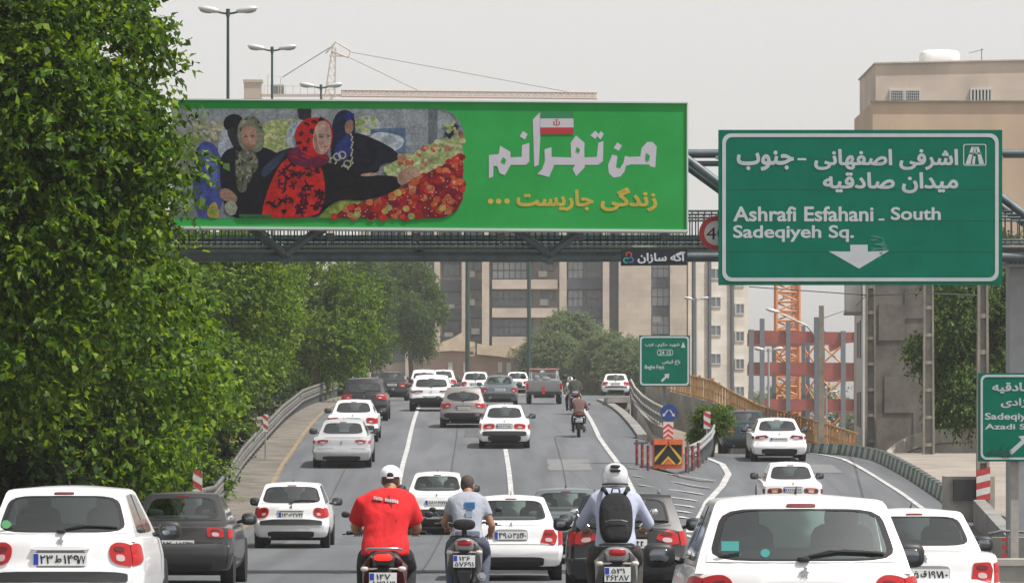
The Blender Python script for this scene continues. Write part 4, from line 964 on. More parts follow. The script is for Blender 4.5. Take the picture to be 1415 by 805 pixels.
frame_ = [(-40,94)] + [(1208-110+110*math.cos(R(-90+9*k)), 94+110+110*math.sin(R(-90+9*k))) for k in range(11)] + [(1208-110+110*math.cos(R(9*k)), 562-110+110*math.sin(R(9*k))) for k in range(11)] + [(-40,562)]
def infr(x, y): return inside((x, y), frame_)
ink(frame_, (.20,.22,.25)); ink([(-40,94),(500,94),(470,150),(-40,190)], (.25,.27,.30)); ink([(560,94),(1060,94),(1060,250),(560,250)], (.27,.29,.32))
ink([(1058,94),(1098,96),(1092,250),(1058,250)], (.13,.15,.17)); ink([(1100,100),(1150,120),(1180,150),(1150,200),(1096,230)], (.3,.33,.36))
ink([(-40,200),(180,150),(360,190),(360,430),(-40,430)], (.22,.22,.2)); 
ink(blobpoly([(340,160),(410,135),(520,140),(560,200),(470,290),(350,280)],2), (.3,.34,.16))
def dots(n, box, cols, r0, r1, test=None, y_sc=1):
    for _ in range(n):
        x, y = W.uniform(box[0],box[2]), W.uniform(box[1],box[3])
        if infr(x,y) and (test is None or inside((x,y), test)): rr = W.uniform(r0,r1); ink(ell(x,y,rr,rr*.9,0,8), W.choice(cols))
pale = [(.42,.46,.2),(.36,.42,.17),(.5,.5,.3),(.25,.32,.1)]
dots(150, (345,140,530,280), pale, 6, 11, [(345,160),(410,140),(520,145),(540,200),(470,280),(350,275)])
dots(60, (60,150,200,230), [(.3,.3,.18),(.36,.33,.25),(.4,.4,.3)], 6, 12)
ink(ell(798,165,55,42,0,18), (.42,.44,.45)); dots(26, (755,130,830,190), pale, 7, 11)
ink([(810,180),(960,176),(962,280),(815,285)], (.10,.16,.27)); ink(blobpoly([(805,205),(860,190),(960,215),(945,265),(870,285),(815,250)]), (.48,.52,.56)); ink(blobpoly([(850,215),(900,205),(930,235),(880,255)]), (.33,.37,.42))
# man from behind, bluish white shirt
ink(blobpoly([(448,260),(452,185),(480,145),(560,135),(600,180),(560,270)]), (.36,.4,.46)); ink([(497,94),(557,94),(557,135),(535,145),(508,140)], (.03,.03,.035))
for k in range(12): ink(ell(465+k*6,150+((k*37)%90),5,9,.4,6), (.25,.29,.37))
# left background figures
ink(blobpoly([(60,560),(50,330),(80,230),(150,240),(180,330),(190,470),(150,560)]), (.05,.07,.27)); ink(blobpoly([(90,300),(130,260),(160,330),(150,450),(110,420)]), (.09,.12,.36))
ink(blobpoly([(155,280),(165,200),(200,170),(245,190),(235,260),(180,310)]), (.34,.37,.46)); ink(ell(225,155,44,38,-.3), (.012,.013,.018)); ink(blobpoly([(190,180),(240,170),(262,240),(240,290),(215,240)]), (.03,.03,.04))
# left woman
ink(blobpoly([(165,350),(175,280),(240,250),(360,255),(420,290),(470,300),(400,430),(300,560),(200,560),(170,430)]), (.012,.014,.022))
ink(blobpoly([(238,180),(262,132),(310,120),(345,150),(360,230),(345,275),(300,285),(250,260)]), (.17,.18,.13)); ink(blobpoly([(255,190),(278,163),(312,170),(328,210),(318,255),(292,270),(264,245)]), (.34,.2,.15))
ink(blobpoly([(262,240),(292,258),(318,240),(312,268),(285,274)]), (.25,.13,.1)); ink(ell(278,213,8,4), (.1,.05,.04)); ink(ell(306,211,8,4), (.1,.05,.04)); ink(ell(290,245,9,3), (.28,.07,.07)); ink([(288,212),(296,212),(299,234),(286,234)], (.39,.24,.18))
ink(blobpoly([(230,270),(330,270),(330,400),(290,440),(250,460),(235,400)]), (.11,.12,.09))
for k in range(70):
    x, y = W.uniform(235,325), W.uniform(275,440); ink(ell(x,y,W.uniform(3,8),W.uniform(6,14),W.uniform(-1,1),6), W.choice([(.03,.03,.02),(.2,.2,.14),(.28,.27,.2),(.08,.08,.06)]))
for k in range(26):
    a_ = W.uniform(3.4,6.1); ink(ell(300+46*math.cos(a_),200+68*math.sin(a_),4,9,a_,6), W.choice([(.06,.06,.05),(.26,.27,.2)]))
ink(blobpoly([(160,440),(200,430),(245,470),(235,500),(200,490),(170,480)]), (.33,.2,.16)); ink(blobpoly([(180,500),(230,480),(250,540),(200,555)]), (.3,.32,.25)); ink(blobpoly([(110,520),(150,480),(170,560),(115,562)]), (.4,.3,.07))
# back right woman
ink(blobpoly([(640,240),(650,190),(740,190),(860,235),(935,285),(925,320),(850,330),(845,375),(650,375)]), (.014,.016,.026)); ink(blobpoly([(640,250),(648,140),(680,98),(730,102),(748,150),(740,250),(700,290)]), (.015,.02,.05))
ink(blobpoly([(650,270),(700,200),(735,215),(725,300),(670,330)]), (.025,.04,.18)); ink(blobpoly([(700,150),(735,135),(740,180),(722,206),(702,195)]), (.3,.17,.13)); ink(blobpoly([(700,110),(742,110),(740,135),(700,150)]), (.02,.04,.2))
for cx_, cy_ in ((668,300),(690,292),(712,330),(650,318),(700,350)):
    o_ = ell(cx_,cy_,18,18,0,14); i_ = ell(cx_,cy_,12,12,0,14)
    for k in range(14): ink([o_[k],o_[(k+1)%14],i_[(k+1)%14],i_[k]], (.4,.38,.3))
for k in range(12): ink(ell(728+((k*13)%8),205+k*11,4,6,.3,6), (.42,.4,.32))
ink(blobpoly([(925,285),(960,284),(985,300),(975,330),(940,335),(928,315)]), (.36,.22,.17))
# fruit heaps
ink(blobpoly([(840,350),(1000,290),(1100,225),(1205,195),(1206,330),(1050,400),(940,400)],1), (.3,.36,.16))
dots(330, (840,190,1206,400), [(.42,.47,.22),(.5,.52,.32),(.32,.4,.15),(.45,.42,.22),(.4,.2,.12)], 8, 14, [(845,355),(1000,290),(1110,225),(1205,190),(1206,330),(1050,400),(930,395)])
dots(50, (930,235,1110,330), [(.4,.09,.05),(.45,.2,.1),(.42,.4,.2)], 8, 13, [(925,320),(1090,228),(1110,260),(960,345)])
ink([(1125,200),(1165,150),(1190,170),(1150,225)], (.02,.03,.07)); dots(10, (1135,150,1195,200), [(.4,.06,.05),(.4,.45,.2)], 8, 12)
ink(blobpoly([(590,556),(650,490),(760,480),(780,500),(700,562),(590,562)],1), (.17,.24,.04)); dots(50, (600,470,800,560), [(.2,.3,.05),(.12,.2,.03),(.3,.3,.08)], 8, 16, [(590,556),(650,480),(790,480),(700,560)])
heap = [(640,562),(700,520),(830,480),(930,440),(1030,380),(1206,290),(1206,480),(1180,530),(1120,560)]
ink(heap, (.2,.015,.02)); reds = [(.4,.02,.02),(.5,.035,.03),(.3,.015,.03),(.16,.01,.03),(.48,.1,.03),(.5,.16,.06),(.36,.02,.02)]
dots(300, (640,290,1206,562), reds, 12, 20, heap); dots(14, (700,430,1150,555), [(.5,.35,.1),(.3,.33,.1),(.5,.2,.1)], 12, 18, heap)
for _ in range(150):
    x, y = W.uniform(660,1200), W.uniform(300,555)
    if inside((x,y), heap): ink(ell(x,y,3.5,2.5,0,6), (.6,.38,.34))
# red woman
ink(blobpoly([(232,540),(265,470),(330,330),(430,270),(500,255),(520,330),(430,470),(380,560),(240,556)]), (.012,.012,.018)); ink(blobpoly([(330,360),(445,265),(470,268),(360,400)]), (.03,.045,.08))
ink(blobpoly([(560,330),(640,320),(720,360),(800,378),(920,380),(945,400),(940,432),(850,470),(760,490),(700,480),(640,500),(590,556),(540,556)]), (.012,.012,.016))
ink(blobpoly([(345,558),(355,490),(400,370),(450,300),(520,290),(600,330),(618,420),(612,500),(580,560),(345,560)]), (.5,.02,.018))
for _ in range(46):
    x, y = W.uniform(370,612), W.uniform(320,550)
    if inside((x,y), [(370,550),(400,400),(450,320),(590,330),(612,480),(590,550)]):
        for j in range(4): a_ = W.uniform(0,6.3); ink(ell(x+10*math.cos(a_),y+10*math.sin(a_),14,5,a_,7), W.choice([(.04,.008,.02),(.08,.012,.03),(.03,.006,.015)]))
ink(blobpoly([(455,270),(520,250),(630,290),(640,320),(590,345),(500,340),(455,310)]), (.13,.015,.05))
for k in range(8): ink(ell(480+k*19,300+6*math.sin(k),22,4,.3,8), W.choice([(.36,.015,.02),(.05,.01,.03)]))
ink(blobpoly([(487,230),(490,180),(530,135),(600,130),(640,150),(652,200),(640,270),(600,300),(520,290)]), (.45,.016,.016))
for x, y in ((515,200),(540,160),(505,240),(545,230),(570,150),(600,140),(530,265),(560,190)):
    for j in range(3): a_ = W.uniform(0,6.3); ink(ell(x,y,14,6,a_,7), (.05,.008,.02))
ink(blobpoly([(566,200),(585,150),(620,143),(640,170),(645,215),(638,260),(612,292),(578,284),(563,245)]), (.42,.27,.23)); ink(blobpoly([(566,215),(578,190),(585,250),(600,288),(575,280)]), (.3,.17,.14))
ink(ell(598,214,10,4,.1), (.1,.06,.05)); ink(ell(632,211,7,4,-.1), (.1,.06,.05)); ink([(614,214),(622,214),(630,238),(616,242)], (.48,.32,.27)); ink(ell(620,256,12,3), (.27,.08,.08)); ink([(585,205),(610,201),(610,204),(586,209)], (.1,.06,.05)); ink([(590,236),(606,232),(604,262),(592,258)], (.36,.21,.18))
ink(blobpoly([(920,385),(950,355),(990,340),(1020,350),(1012,375),(975,410),(935,425)]), (.34,.2,.15))
for k in range(4): ink(ell(985+k*9,352+k*9,20,5,-.5,8), (.4,.25,.19))
ink(blobpoly([(765,378),(790,368),(850,368),(840,380),(780,384)]), (.4,.25,.2))
ink([(250,545),(390,545),(390,558),(250,558)], (.03,.12,.05))
me = bpy.data.meshes.new('market_photograph'); me.from_pydata(ink_v, [], ink_f); me.materials.append(Mink)
at = me.color_attributes.new('Ink', 'FLOAT_COLOR', 'CORNER'); arr = []
for c, p in zip(ink_c, me.polygons): arr += [c[0]*.78,c[1]*.80,c[2]*.80,1]*len(p.vertices)
at.data.foreach_set('color', arr); o = bpy.data.objects.new('market_photograph', me); COL.objects.link(o); o.parent = BBd

# small black maker's panel hanging under the board
SP = empty('maker_panel', tuple(P(904,367,73.7)), 0, 'small black panel with white Persian lettering and a round knot logo under the billboard', 'sign'); PS = Plane(lambda u,v: P(u,v,73.7)-SP.location)
m_ = MB(); m_.prism([PS.pt(858,345),PS.pt(950,344),PS.pt(950,366),PS.pt(858,367)],(0,.08,0)); m_.build('panel', mat('panel_black', (.008,.012,.02), .5), SP)
m_ = MB(); letter(m_, 'آگه سازان', PS, 881,947,347.5,364,.03,.006); m_.build('print_lettering', mat('print_white', (.55,.58,.62), .6), SP)
for c, a0, a1, (cx_, cy_) in (((.45,.04,.06), 150, 400, (869,352)), ((.02,.3,.25), 60, 330, (865.5,359.5)), ((.05,.15,.35), -120, 130, (871.5,359))):
    m_ = MB(); o_ = [(cx_+4.6*math.cos(R(a0+(a1-a0)*k/12)), cy_+4.2*math.sin(R(a0+(a1-a0)*k/12))) for k in range(13)]; i_ = [(cx_+2.6*math.cos(R(a0+(a1-a0)*k/12)), cy_+2.4*math.sin(R(a0+(a1-a0)*k/12))) for k in range(13)]
    m_.add([PS.pt(*p,.006+cx_*.00001) for p in o_+i_], [(k,k+1,k+14,k+13) for k in range(12)]); m_.build('print_logo', mat('logo_%d' % a0, c, .6), SP)

# ------------------------------------------------------------------ signs
def board(name, loc, label, cat, u0, v0, u1, v1, Y, r=9, border=5.5, inset=4, m=M_signg, thick=.12, back_parts=None, bottom=0):
    S = empty(name, loc, 0, label, cat); pl = Plane(lambda u,v: P(u,v,Y)-S.location)
    mb = MB(); mb.prism([pl.pt(u,v) for u,v in [(u0,v0),(u1,v0),(u1,v1),(u0,v1)]], (0,thick,0)); mb.build('board', m, S)
    if border:
        mb = MB(); o = rrect(u0+inset,v0+inset,u1-inset,v1-inset,r); i = rrect(u0+inset+border,v0+inset+border,u1-inset-border,v1-inset-border,max(1,r-border*.6)); ring(mb, o, i, pl, .006); mb.build('print_border', M_signw, S)
    return S, pl
S1, p1 = board('direction_sign', tuple(P(1189,395,74)), 'large green direction sign reading Ashrafi Esfahani South and Sadeqiyeh Square', 'sign', 993, 179.5, 1385, 393.5, 74, 12, 5, 5)
m_ = MB(); letter(m_, 'اشرفی اصفهانی', p1, 1125,1324,206,235,.022); m_.build('print_word', M_signw, S1); m_ = MB(); letter(m_, 'جنوب', p1, 1018,1097,208,236,.022); m_.build('print_word', M_signw, S1); m_ = MB(); poly(m_, [(1102,218.5),(1114,218.5),(1114,221.5),(1102,221.5)], p1, .003); m_.build('print_dash', M_signw, S1)
m_ = MB(); letter(m_, 'میدان صادقیه', p1, 1137,1324,238,267,.022); m_.build('print_word', M_signw, S1)
m_ = MB(); letter(m_, 'Ashrafi Esfahani', p1, 1013,1207,285,306,.022); m_.build('print_word', M_signw, S1); m_ = MB(); letter(m_, 'South', p1, 1231,1300,286,304,.022); m_.build('print_word', M_signw, S1); m_ = MB(); poly(m_, [(1214,302),(1222,302),(1222,304.5),(1214,304.5)], p1, .003); m_.build('print_dash', M_signw, S1)
m_ = MB(); letter(m_, 'Sadeqiyeh Sq.', p1, 1013,1180,311,334,.022); m_.build('print_word', M_signw, S1)
m_ = MB(); poly(m_, [(1175,338),(1199,338),(1199,347.5),(1229,346),(1187,371),(1145,347),(1175,347.5)], p1, .003); m_.build('print_arrow', M_signw, S1)
m_ = MB(); o = rrect(1331,199,1363,229,3); i = rrect(1332.3,200.3,1361.7,227.7,2.4); ring(m_, o, i, p1, .003)
for q in ([(1334,227),(1341,227),(1346,203),(1342.5,203)],[(1343,227),(1347,227),(1348,216),(1344.8,216)],[(1345.3,213),(1348,213),(1348.4,203),(1346.7,203)],[(1360,227),(1353,227),(1348.9,203),(1352.3,203)],[(1339,211),(1355.5,211),(1356,213),(1338.6,213)]): poly(m_, q, p1, .003)
m_.build('print_symbol', M_signw, S1)
m_ = MB(); rd = random.Random(8)
for k in range(26): u = 1212+rd.gauss(0,6); v = 336+rd.gauss(0,8)+(u-1218)*.3; poly(m_, rrect(u,v,u+rd.uniform(3,10),v+rd.uniform(1,2.4),.5,2), p1, .005+k*.00005)
m_.build('paint_smear', mat('sign_smear', (.05,.21,.16), .8), S1)
m_ = MB(); 
for u in (1020,1110,1265,1355): m_.b2(tuple(p1.pt(u,372,-.12)), tuple(p1.pt(u+7,190,-.22)))
m_.b2(tuple(p1.pt(990,214,-.22)), tuple(p1.pt(1388,219,-.3))); m_.build('back_bracket', M_steel, S1)
for k in range(5): m_ = MB(); v = 179.5+43*(k+.95)-2; m_.b2(tuple(p1.pt(993.5,v,.0)), tuple(p1.pt(1384.5,v+.5,.0022))); m_.build('panel_joint', mat('sign_joint', (.003,.09,.05), .6), S1)

SS = empty('speed_sign', tuple(P(985,346,74.4)), 0, 'round red and white speed limit sign half hidden by the large green sign', 'sign'); p2 = Plane(lambda u,v: P(u,v,74.4)-SS.location)
def disc(mb, cx_, cy_, r0, r1, pl, d, n=32):
    o = [(cx_+r1*math.cos(2*math.pi*k/n), cy_+r1*math.sin(2*math.pi*k/n)) for k in range(n)]
    if r0 <= 0: poly(mb, o, pl, d)
    else: ring(mb, o, [(cx_+r0*math.cos(2*math.pi*k/n), cy_+r0*math.sin(2*math.pi*k/n)) for k in range(n)], pl, d)
m_ = MB(); m_.prism([p2.pt(990+24*math.cos(2*math.pi*k/32),322+24*math.sin(2*math.pi*k/32)) for k in range(32)],(0,.04,0)); m_.build('plate', mat('speed_white', (.6,.58,.57), .5), SS)
m_ = MB(); disc(m_, 990,322,17,24,p2,.006); m_.build('red_ring', M_red, SS); m_ = MB(); letter(m_, '40', p2, 976,1004,314,331,.0); m_.build('print_lettering', M_ink, SS)
m_ = MB(); m_.tube([p2.pt(990,300,-.08), p2.pt(990,348,-.08)], .03, 6); m_.build('bracket', M_steel, SS)

def arrow(pl, cx_, cy_, L, w, hw, hl, ang, mb, d=.003):
    ca, sa = math.cos(R(ang)), math.sin(R(ang)); q = [(-L/2,-w/2),(L/2-hl,-w/2),(L/2-hl,-hw/2),(L/2,0),(L/2-hl,hw/2),(L/2-hl,w/2),(-L/2,w/2)]
    poly(mb, [(cx_+x*ca+y*sa, cy_-x*sa+y*ca) for x,y in q], pl, d)
S3, p3 = board('exit_sign', tuple(P(920,648,131)), 'small square green exit sign on the post above the round blue sign', 'sign', 883, 463, 953.5, 533.5, 131, 5, 2.4, 1.2, thick=.1)
m_ = MB(); letter(m_, 'شهید حکیم ـ غرب', p3, 891,939,473,480,.02); poly(m_, [(941,480),(947,480),(944.5,473),(943.5,473)], p3, .003); ring(m_, rrect(908,482.5,930,491,3), rrect(908.8,483.3,929.2,490.2,2.4), p3, .003); letter(m_, '24 15', p3, 911,927,484,490,.02)
letter(m_, 'باغ فیض', p3, 915,940,496.5,504,.02); letter(m_, 'Baghe Feyz', p3, 891,918,504,511,.02); m_.build('print_lettering', M_signw, S3)
m_ = MB(); arrow(p3, 919.5, 521, 15, 3, 9, 6, 45, m_); m_.build('print_arrow', M_signw, S3)
m_ = MB(); a = p3.pt(916.3,648,-.1); b = p3.pt(920.5,533,-.1); m_.b2((a.x,.1,-.3),(b.x,.19,b.z)); m_.b2((a.x,.101,b.z-.05),(b.x,.191,p3.pt(0,470).z)); m_.build('post', mat('post_blue_grey', (.14,.18,.2), .6), S3)
K4 = empty('keep_sign', tuple(P(923.5,582,130.8)), 0, 'round blue sign with two white arrows pointing down to either side', 'sign'); p4 = Plane(lambda u,v: P(u,v,130.8)-K4.location)
m_ = MB(); m_.prism([p4.pt(924.5+12*math.cos(2*math.pi*k/28),570+12*math.sin(2*math.pi*k/28)) for k in range(28)],(0,.03,0)); m_.build('plate', mat('sign_blue', (.01,.05,.22), .5, noise=.1), K4)
m_ = MB(); arrow(p4, 919.3, 570.5, 12, 1.6, 5.5, 4, 230, m_, .006); arrow(p4, 928.8, 570.5, 12, 1.6, 5.5, 4, -55, m_, .006); m_.build('print_arrow', M_signw, K4)
K5 = empty('chevron_board', tuple(P(923.5,606,130.7)), 0, 'narrow red and white chevron board under the round blue sign', 'sign'); p5 = Plane(lambda u,v: P(u,v,130.7)-K5.location)
m_ = MB(); m_.prism([p5.pt(916.5,582.5),p5.pt(930.5,582.5),p5.pt(930.5,606),p5.pt(916.5,606)],(0,.03,0)); m_.build('plate', M_swhite, K5)
for k in range(3): m_ = MB(); v = 587+7*k; poly(m_, [(916.6,v+3.2),(923.5,v-2.5),(930.4,v+3.2),(930.4,min(606,v+6.4)),(923.5,v+.9),(916.6,min(606,v+6.4))], p5, .006); m_.build('print_chevron', M_sred, K5)
# crash cushion
CC = empty('crash_cushion', tuple(P(923,647,129.5)), 0, 'orange crash cushion with black and yellow chevron face at the gore', 'crash cushion'); p6 = Plane(lambda u,v: P(u,v,129.5)-CC.location)
Mo = mat('orange_plastic', (.65,.13,.04), .5, noise=.15, scale=6); My = mat('chevron_yellow', (.6,.38,.04), .6); 
m_ = MB(); a = p6.pt(903,647); b = p6.pt(943.5,608); m_.b2((a.x,.02,a.z),(b.x,1.1,b.z)); m_.build('body', Mo, CC)
for u0,u1 in ((903,922.5),(924.5,943.5)): m_ = MB(); a = p6.pt(u0,614); b = p6.pt(u1,606.5); m_.b2((a.x,-.05,a.z),(b.x,1.12,b.z)); m_.build('lid', Mo, CC)
m_ = MB(); a = p6.pt(904.5,641); b = p6.pt(942,614); m_.b2((a.x,-.02,a.z),(b.x,.03,b.z)); m_.build('face_panel', M_black, CC)
for k, q in enumerate(([(904.6,632),(921,614.2),(923.3,614.2),(904.6,638.5)],[(942,632),(926,614.2),(923.7,614.2),(942,638.5)],[(913,641),(923.3,629.5),(934,641),(930.5,641),(923.3,633.5),(916.5,641)],[(936,641),(940,641),(942,639),(942,634)])):
    m_ = MB(); poly(m_, q, p6, .026+k*.001); m_.build('print_chevron', My, CC)
m_ = MB(); poly(m_, [(917,641),(923.3,634.5),(930,641)], p6, .031); m_.build('print_chevron', Mo, CC)
# thin red and white posts
gpn = 0
for u, v, s in ((880,640,1),(887.5,644,1),(895.5,648,1),(948.5,650,1),(957,648,1),(965,644,1)):
    Y = 129 + (646-v)*.25; q = P(u,v,Y); g = empty('marker_post', q, 0, ['outer','middle','inner'][gpn%3 if gpn<3 else 2-(gpn-3)]+' slim dark red post '+('left' if gpn<3 else 'right')+' of the crash cushion', 'post', 'slim red posts around the crash cushion'); gpn += 1
    h = .72; m_ = MB(); m_.tube([(0,0,-.05),(0,0,h)], .045, 10); m_.build('post', mat('post_red_dark', (.16,.035,.035), .6, noise=.3), g)
    for z in (.2,.45): m_ = MB(); m_.tube([(0,0,z),(0,0,z+.08)], .047, 10); m_.build('reflective_band', M_sred, g)
m_ = MB(); m_.tube([P(877,612,129.6),P(897,611,128.6)], .04, 6); tag(m_.build('post_rail', M_steeld), 'short steel bar joining the three red posts left of the crash cushion', 'rail')
guardrail('guardrail', [P(950,644,131)+Vector((0,0,.0)), P(966,636,134), P(980,622,139), P(984,612,144)], 'short curved steel guardrail end right of the crash cushion', (.5,), .62, 1.6)
def striped(px, pt, pb, Y, w, label, tilt=1, posth=None):
    q = P(px,pb,Y); g = empty('striped_marker', q, 0, label, 'marker'); hh = P(px,pt,Y).z-q.z
    m_ = MB(); m_.b2((-w/2,-.02,0),(w/2,.01,hh)); m_.build('plate', M_swhite, g); n = 2
    for k in range(n): m_ = MB(); z = hh*(.08+k*.5); m_.prism([(-w/2,-.024,z+ (hh*.22 if tilt>0 else 0)),(w/2,-.024,z+(0 if tilt>0 else hh*.22)),(w/2,-.024,z+(0 if tilt>0 else hh*.22)+hh*.22),(-w/2,-.024,z+(hh*.22 if tilt>0 else 0)+hh*.22)],(0,.003,0)); m_.build('print_stripe', M_sred, g)
    m_ = MB(); m_.tube([(0,.03,-(posth or 1.2)),(0,.03,hh)], .03, 6); m_.build('post', M_steel, g)
striped(977, 568, 592, 140, .22, 'red and white striped marker in front of the green bushes at the gore')
striped(273, 645, 681, 100, .22, 'red and white striped marker at the near end of the guardrail under the trees')
striped(367, 572, 596, 134, .16, 'thin red and white marker halfway along the guardrail')
# cut off sign at the right edge
S7, p7 = board('exit_sign', tuple(P(1400,760,72)), 'green exit sign for Azadi Square cut off by the right edge, graffiti at its corner', 'sign', 1352.5, 515, 1500, 637, 72, 8, 3, 2.5)
m_ = MB(); letter(m_, 'صادقیه', p7, 1371,1432,528,543,.022); letter(m_, 'آزادی', p7, 1383,1425,548,563,.022); letter(m_, 'Sadeqiyeh', p7, 1361,1436,570,582,.022); letter(m_, 'Azadi Sq.', p7, 1361,1430,585,595,.022); m_.build('print_lettering', M_signw, S7)
m_ = MB(); arrow(p7, 1410, 613, 38, 6, 20, 14, 42, m_); m_.build('print_arrow', M_signw, S7)
m_ = MB(); rd = random.Random(3)
for k in range(26): u = 1358+rd.uniform(0,36); v = 625+rd.uniform(-6,5); a = rd.uniform(-1,1); L_ = rd.uniform(4,11); poly(m_, [(u,v),(u+L_*math.cos(a),v+L_*math.sin(a)),(u+L_*math.cos(a)+.9,v+L_*math.sin(a)+.9),(u+.9,v+1)], p7, .012+k*.0001)
m_.build('graffiti', M_ink, S7)
m_ = MB(); a = p7.pt(1398,800,-.13); b = p7.pt(1409,530,-.13); m_.b2((a.x,.13,-.3),(b.x,.24,b.z)); m_.build('post', mat('post_beige_grey', (.36,.34,.31), .7, noise=.15), S7)

# ------------------------------------------------------------------ vehicles
GL1 = glass('car_glass', (.82,.93,.89), .07); GL2 = glass('car_glass_dark', (.25,.27,.28), .13)
GLm = glass('car_glass_mid', (.55,.62,.61), .11)
M_seat = mat('seat_grey', (.09,.09,.095), .85); M_inn = mat('parcel_shelf_grey', (.24,.25,.25), .8)
M_tyre = mat('tyre', (.018,.018,.019), .85); M_rim = mat('rim_silver', (.35,.36,.37), .35, .8)
def shell(fn, S, T, H, skip=lambda f, a, b: False):
    mb = MB(); ns, nt, nh = len(S)-1, len(T)-1, len(H)-1
    def q(c): mb.add([fn(*p) for p in c], [(0,1,2,3)])
    for i in range(ns):
        for k in range(nh):
            if not skip('r', (S[i]+S[i+1])/2, (H[k]+H[k+1])/2): q([(S[i],0,H[k]),(S[i+1],0,H[k]),(S[i+1],0,H[k+1]),(S[i],0,H[k+1])])
            if not skip('f', (S[i]+S[i+1])/2, (H[k]+H[k+1])/2): q([(S[i],1,H[k]),(S[i+1],1,H[k]),(S[i+1],1,H[k+1]),(S[i],1,H[k+1])])
    for j in range(nt):
        for k in range(nh):
            for s in (-1,1):
                if not skip('s', (T[j]+T[j+1])/2, (H[k]+H[k+1])/2): q([(s,T[j],H[k]),(s,T[j+1],H[k]),(s,T[j+1],H[k+1]),(s,T[j],H[k+1])])
        for i in range(ns):
            if not skip('t', (S[i]+S[i+1])/2, (T[j]+T[j+1])/2): q([(S[i],T[j],1),(S[i+1],T[j],1),(S[i+1],T[j+1],1),(S[i],T[j+1],1)])
            q([(S[i],T[j],0),(S[i+1],T[j],0),(S[i+1],T[j+1],0),(S[i],T[j+1],0)])
    return mb
def facefn(fn, face, d):
    def g(a, b):
        e = .004
        m = {'r': lambda a, b: fn(a, 0, b), 'f': lambda a, b: fn(a, 1, b), 'L': lambda a, b: fn(-1, a, b), 'R': lambda a, b: fn(1, a, b), 't': lambda a, b: fn(a, b, 1)}[face]
        p = Vector(m(a, b)); u = Vector(m(a+e, b))-Vector(m(a-e, b)); v = Vector(m(a, b+e))-Vector(m(a, b-e)); n = u.cross(v)
        n = n.normalized() if n.length > 1e-12 else Vector((0,-1,0))
        if face in ('r','R'): pass
        if face == 'r' and n.y > 0: n = -n
        if face == 'f' and n.y < 0: n = -n
        if face == 'L' and n.x > 0: n = -n
        if face == 'R' and n.x < 0: n = -n
        if face == 't' and n.z < 0: n = -n
        return p, n
    return g
def patch(mb, fn, face, a0, a1, b0, b1, d=.006, ex=5, skirt=.015, N=28, inner=None, poly_=None, clip=None, ex_in=None):
    g = facefn(fn, face, d); loops = []
    def pt(t, k, exx=None):
        c, s = math.cos(t), math.sin(t); exx = exx or ex
        if poly_:
            # polygon in (a,b) normalised -1..1, star shaped about centre
            best = 9
            for (x0,y0),(x1,y1) in zip(poly_, poly_[1:]+poly_[:1]):
                dx, dy = x1-x0, y1-y0; den = c*dy-s*dx
                if abs(den) < 1e-9: continue
                r_ = (x0*dy-y0*dx)/den; u_ = (x0*s-y0*c)/den
                if r_ > 0 and -1e-6 <= u_ <= 1+1e-6: best = min(best, r_)
            x, y = c*best, s*best
        else:
            r_ = (abs(c)**exx+abs(s)**exx)**(-1/exx); x, y = c*r_, s*r_
        a_ = (a0+a1)/2+(a1-a0)/2*x*k
        if clip: a_ = max(clip[0], min(clip[1], a_))
        return a_, (b0+b1)/2+(b1-b0)/2*y*k
    ts = [2*math.pi*(i+.5)/N for i in range(N)]
    ks = [1,.7,.35,0.02] if inner is None else [1, inner]
    rows = []
    if skirt:
        rows.append([ (lambda pn: pn[0]-pn[1]*skirt)(g(*pt(t,1))) for t in ts])
    for q_, k in enumerate(ks): rows.append([(lambda pn: pn[0]+pn[1]*d)(g(*pt(t,k,ex_in if (ex_in and q_) else None))) for t in ts])
    mb.loft(rows, cap=False)
    if inner is None: mb.add(rows[-1], [tuple(range(N))])
def plate_text(mb, s, pl, cx_, w, z0, z1, d): letter(mb, s, pl, cx_-w/2, cx_+w/2, z1, z0, .012, d)
TYPES = {
 # W, L, H, belt(rear), deck z, cabin rear y at belt, rake, front y at belt, top width, window h-range
 'hatch': dict(W=1.65,L=3.85,H=1.43,belt=.95,y0=.12,rake=.34,yf=2.95,ff=.95,wt=.70,wbf=.90,zb=.24,ww=(.80,.70),wz=(.985,1.335),tl=(.70,.94,.685,.915),pl=(.67,.79),hat=1,bz=(.50,.63),mirror_z=.98),
 'sedan': dict(W=1.70,L=4.4,H=1.40,belt=.93,y0=.74,rake=.60,yf=3.35,ff=1.0,wt=.64,wbf=.86,zb=.24,ww=(.86,.80),wz=(.985,1.31),tl=(.50,.96,.68,.86),pl=(.69,.80),hat=0,bz=(.44,.60),mirror_z=.98),
 'suv': dict(W=1.82,L=4.4,H=1.62,belt=1.02,y0=.16,rake=.36,yf=3.1,ff=.9,wt=.70,wbf=.90,zb=.34,ww=(.84,.74),wz=(1.08,1.42),tl=(.58,.96,.86,1.04),pl=(.70,.82),hat=1,bz=(.42,.62),mirror_z=1.12),
}
NC = 0
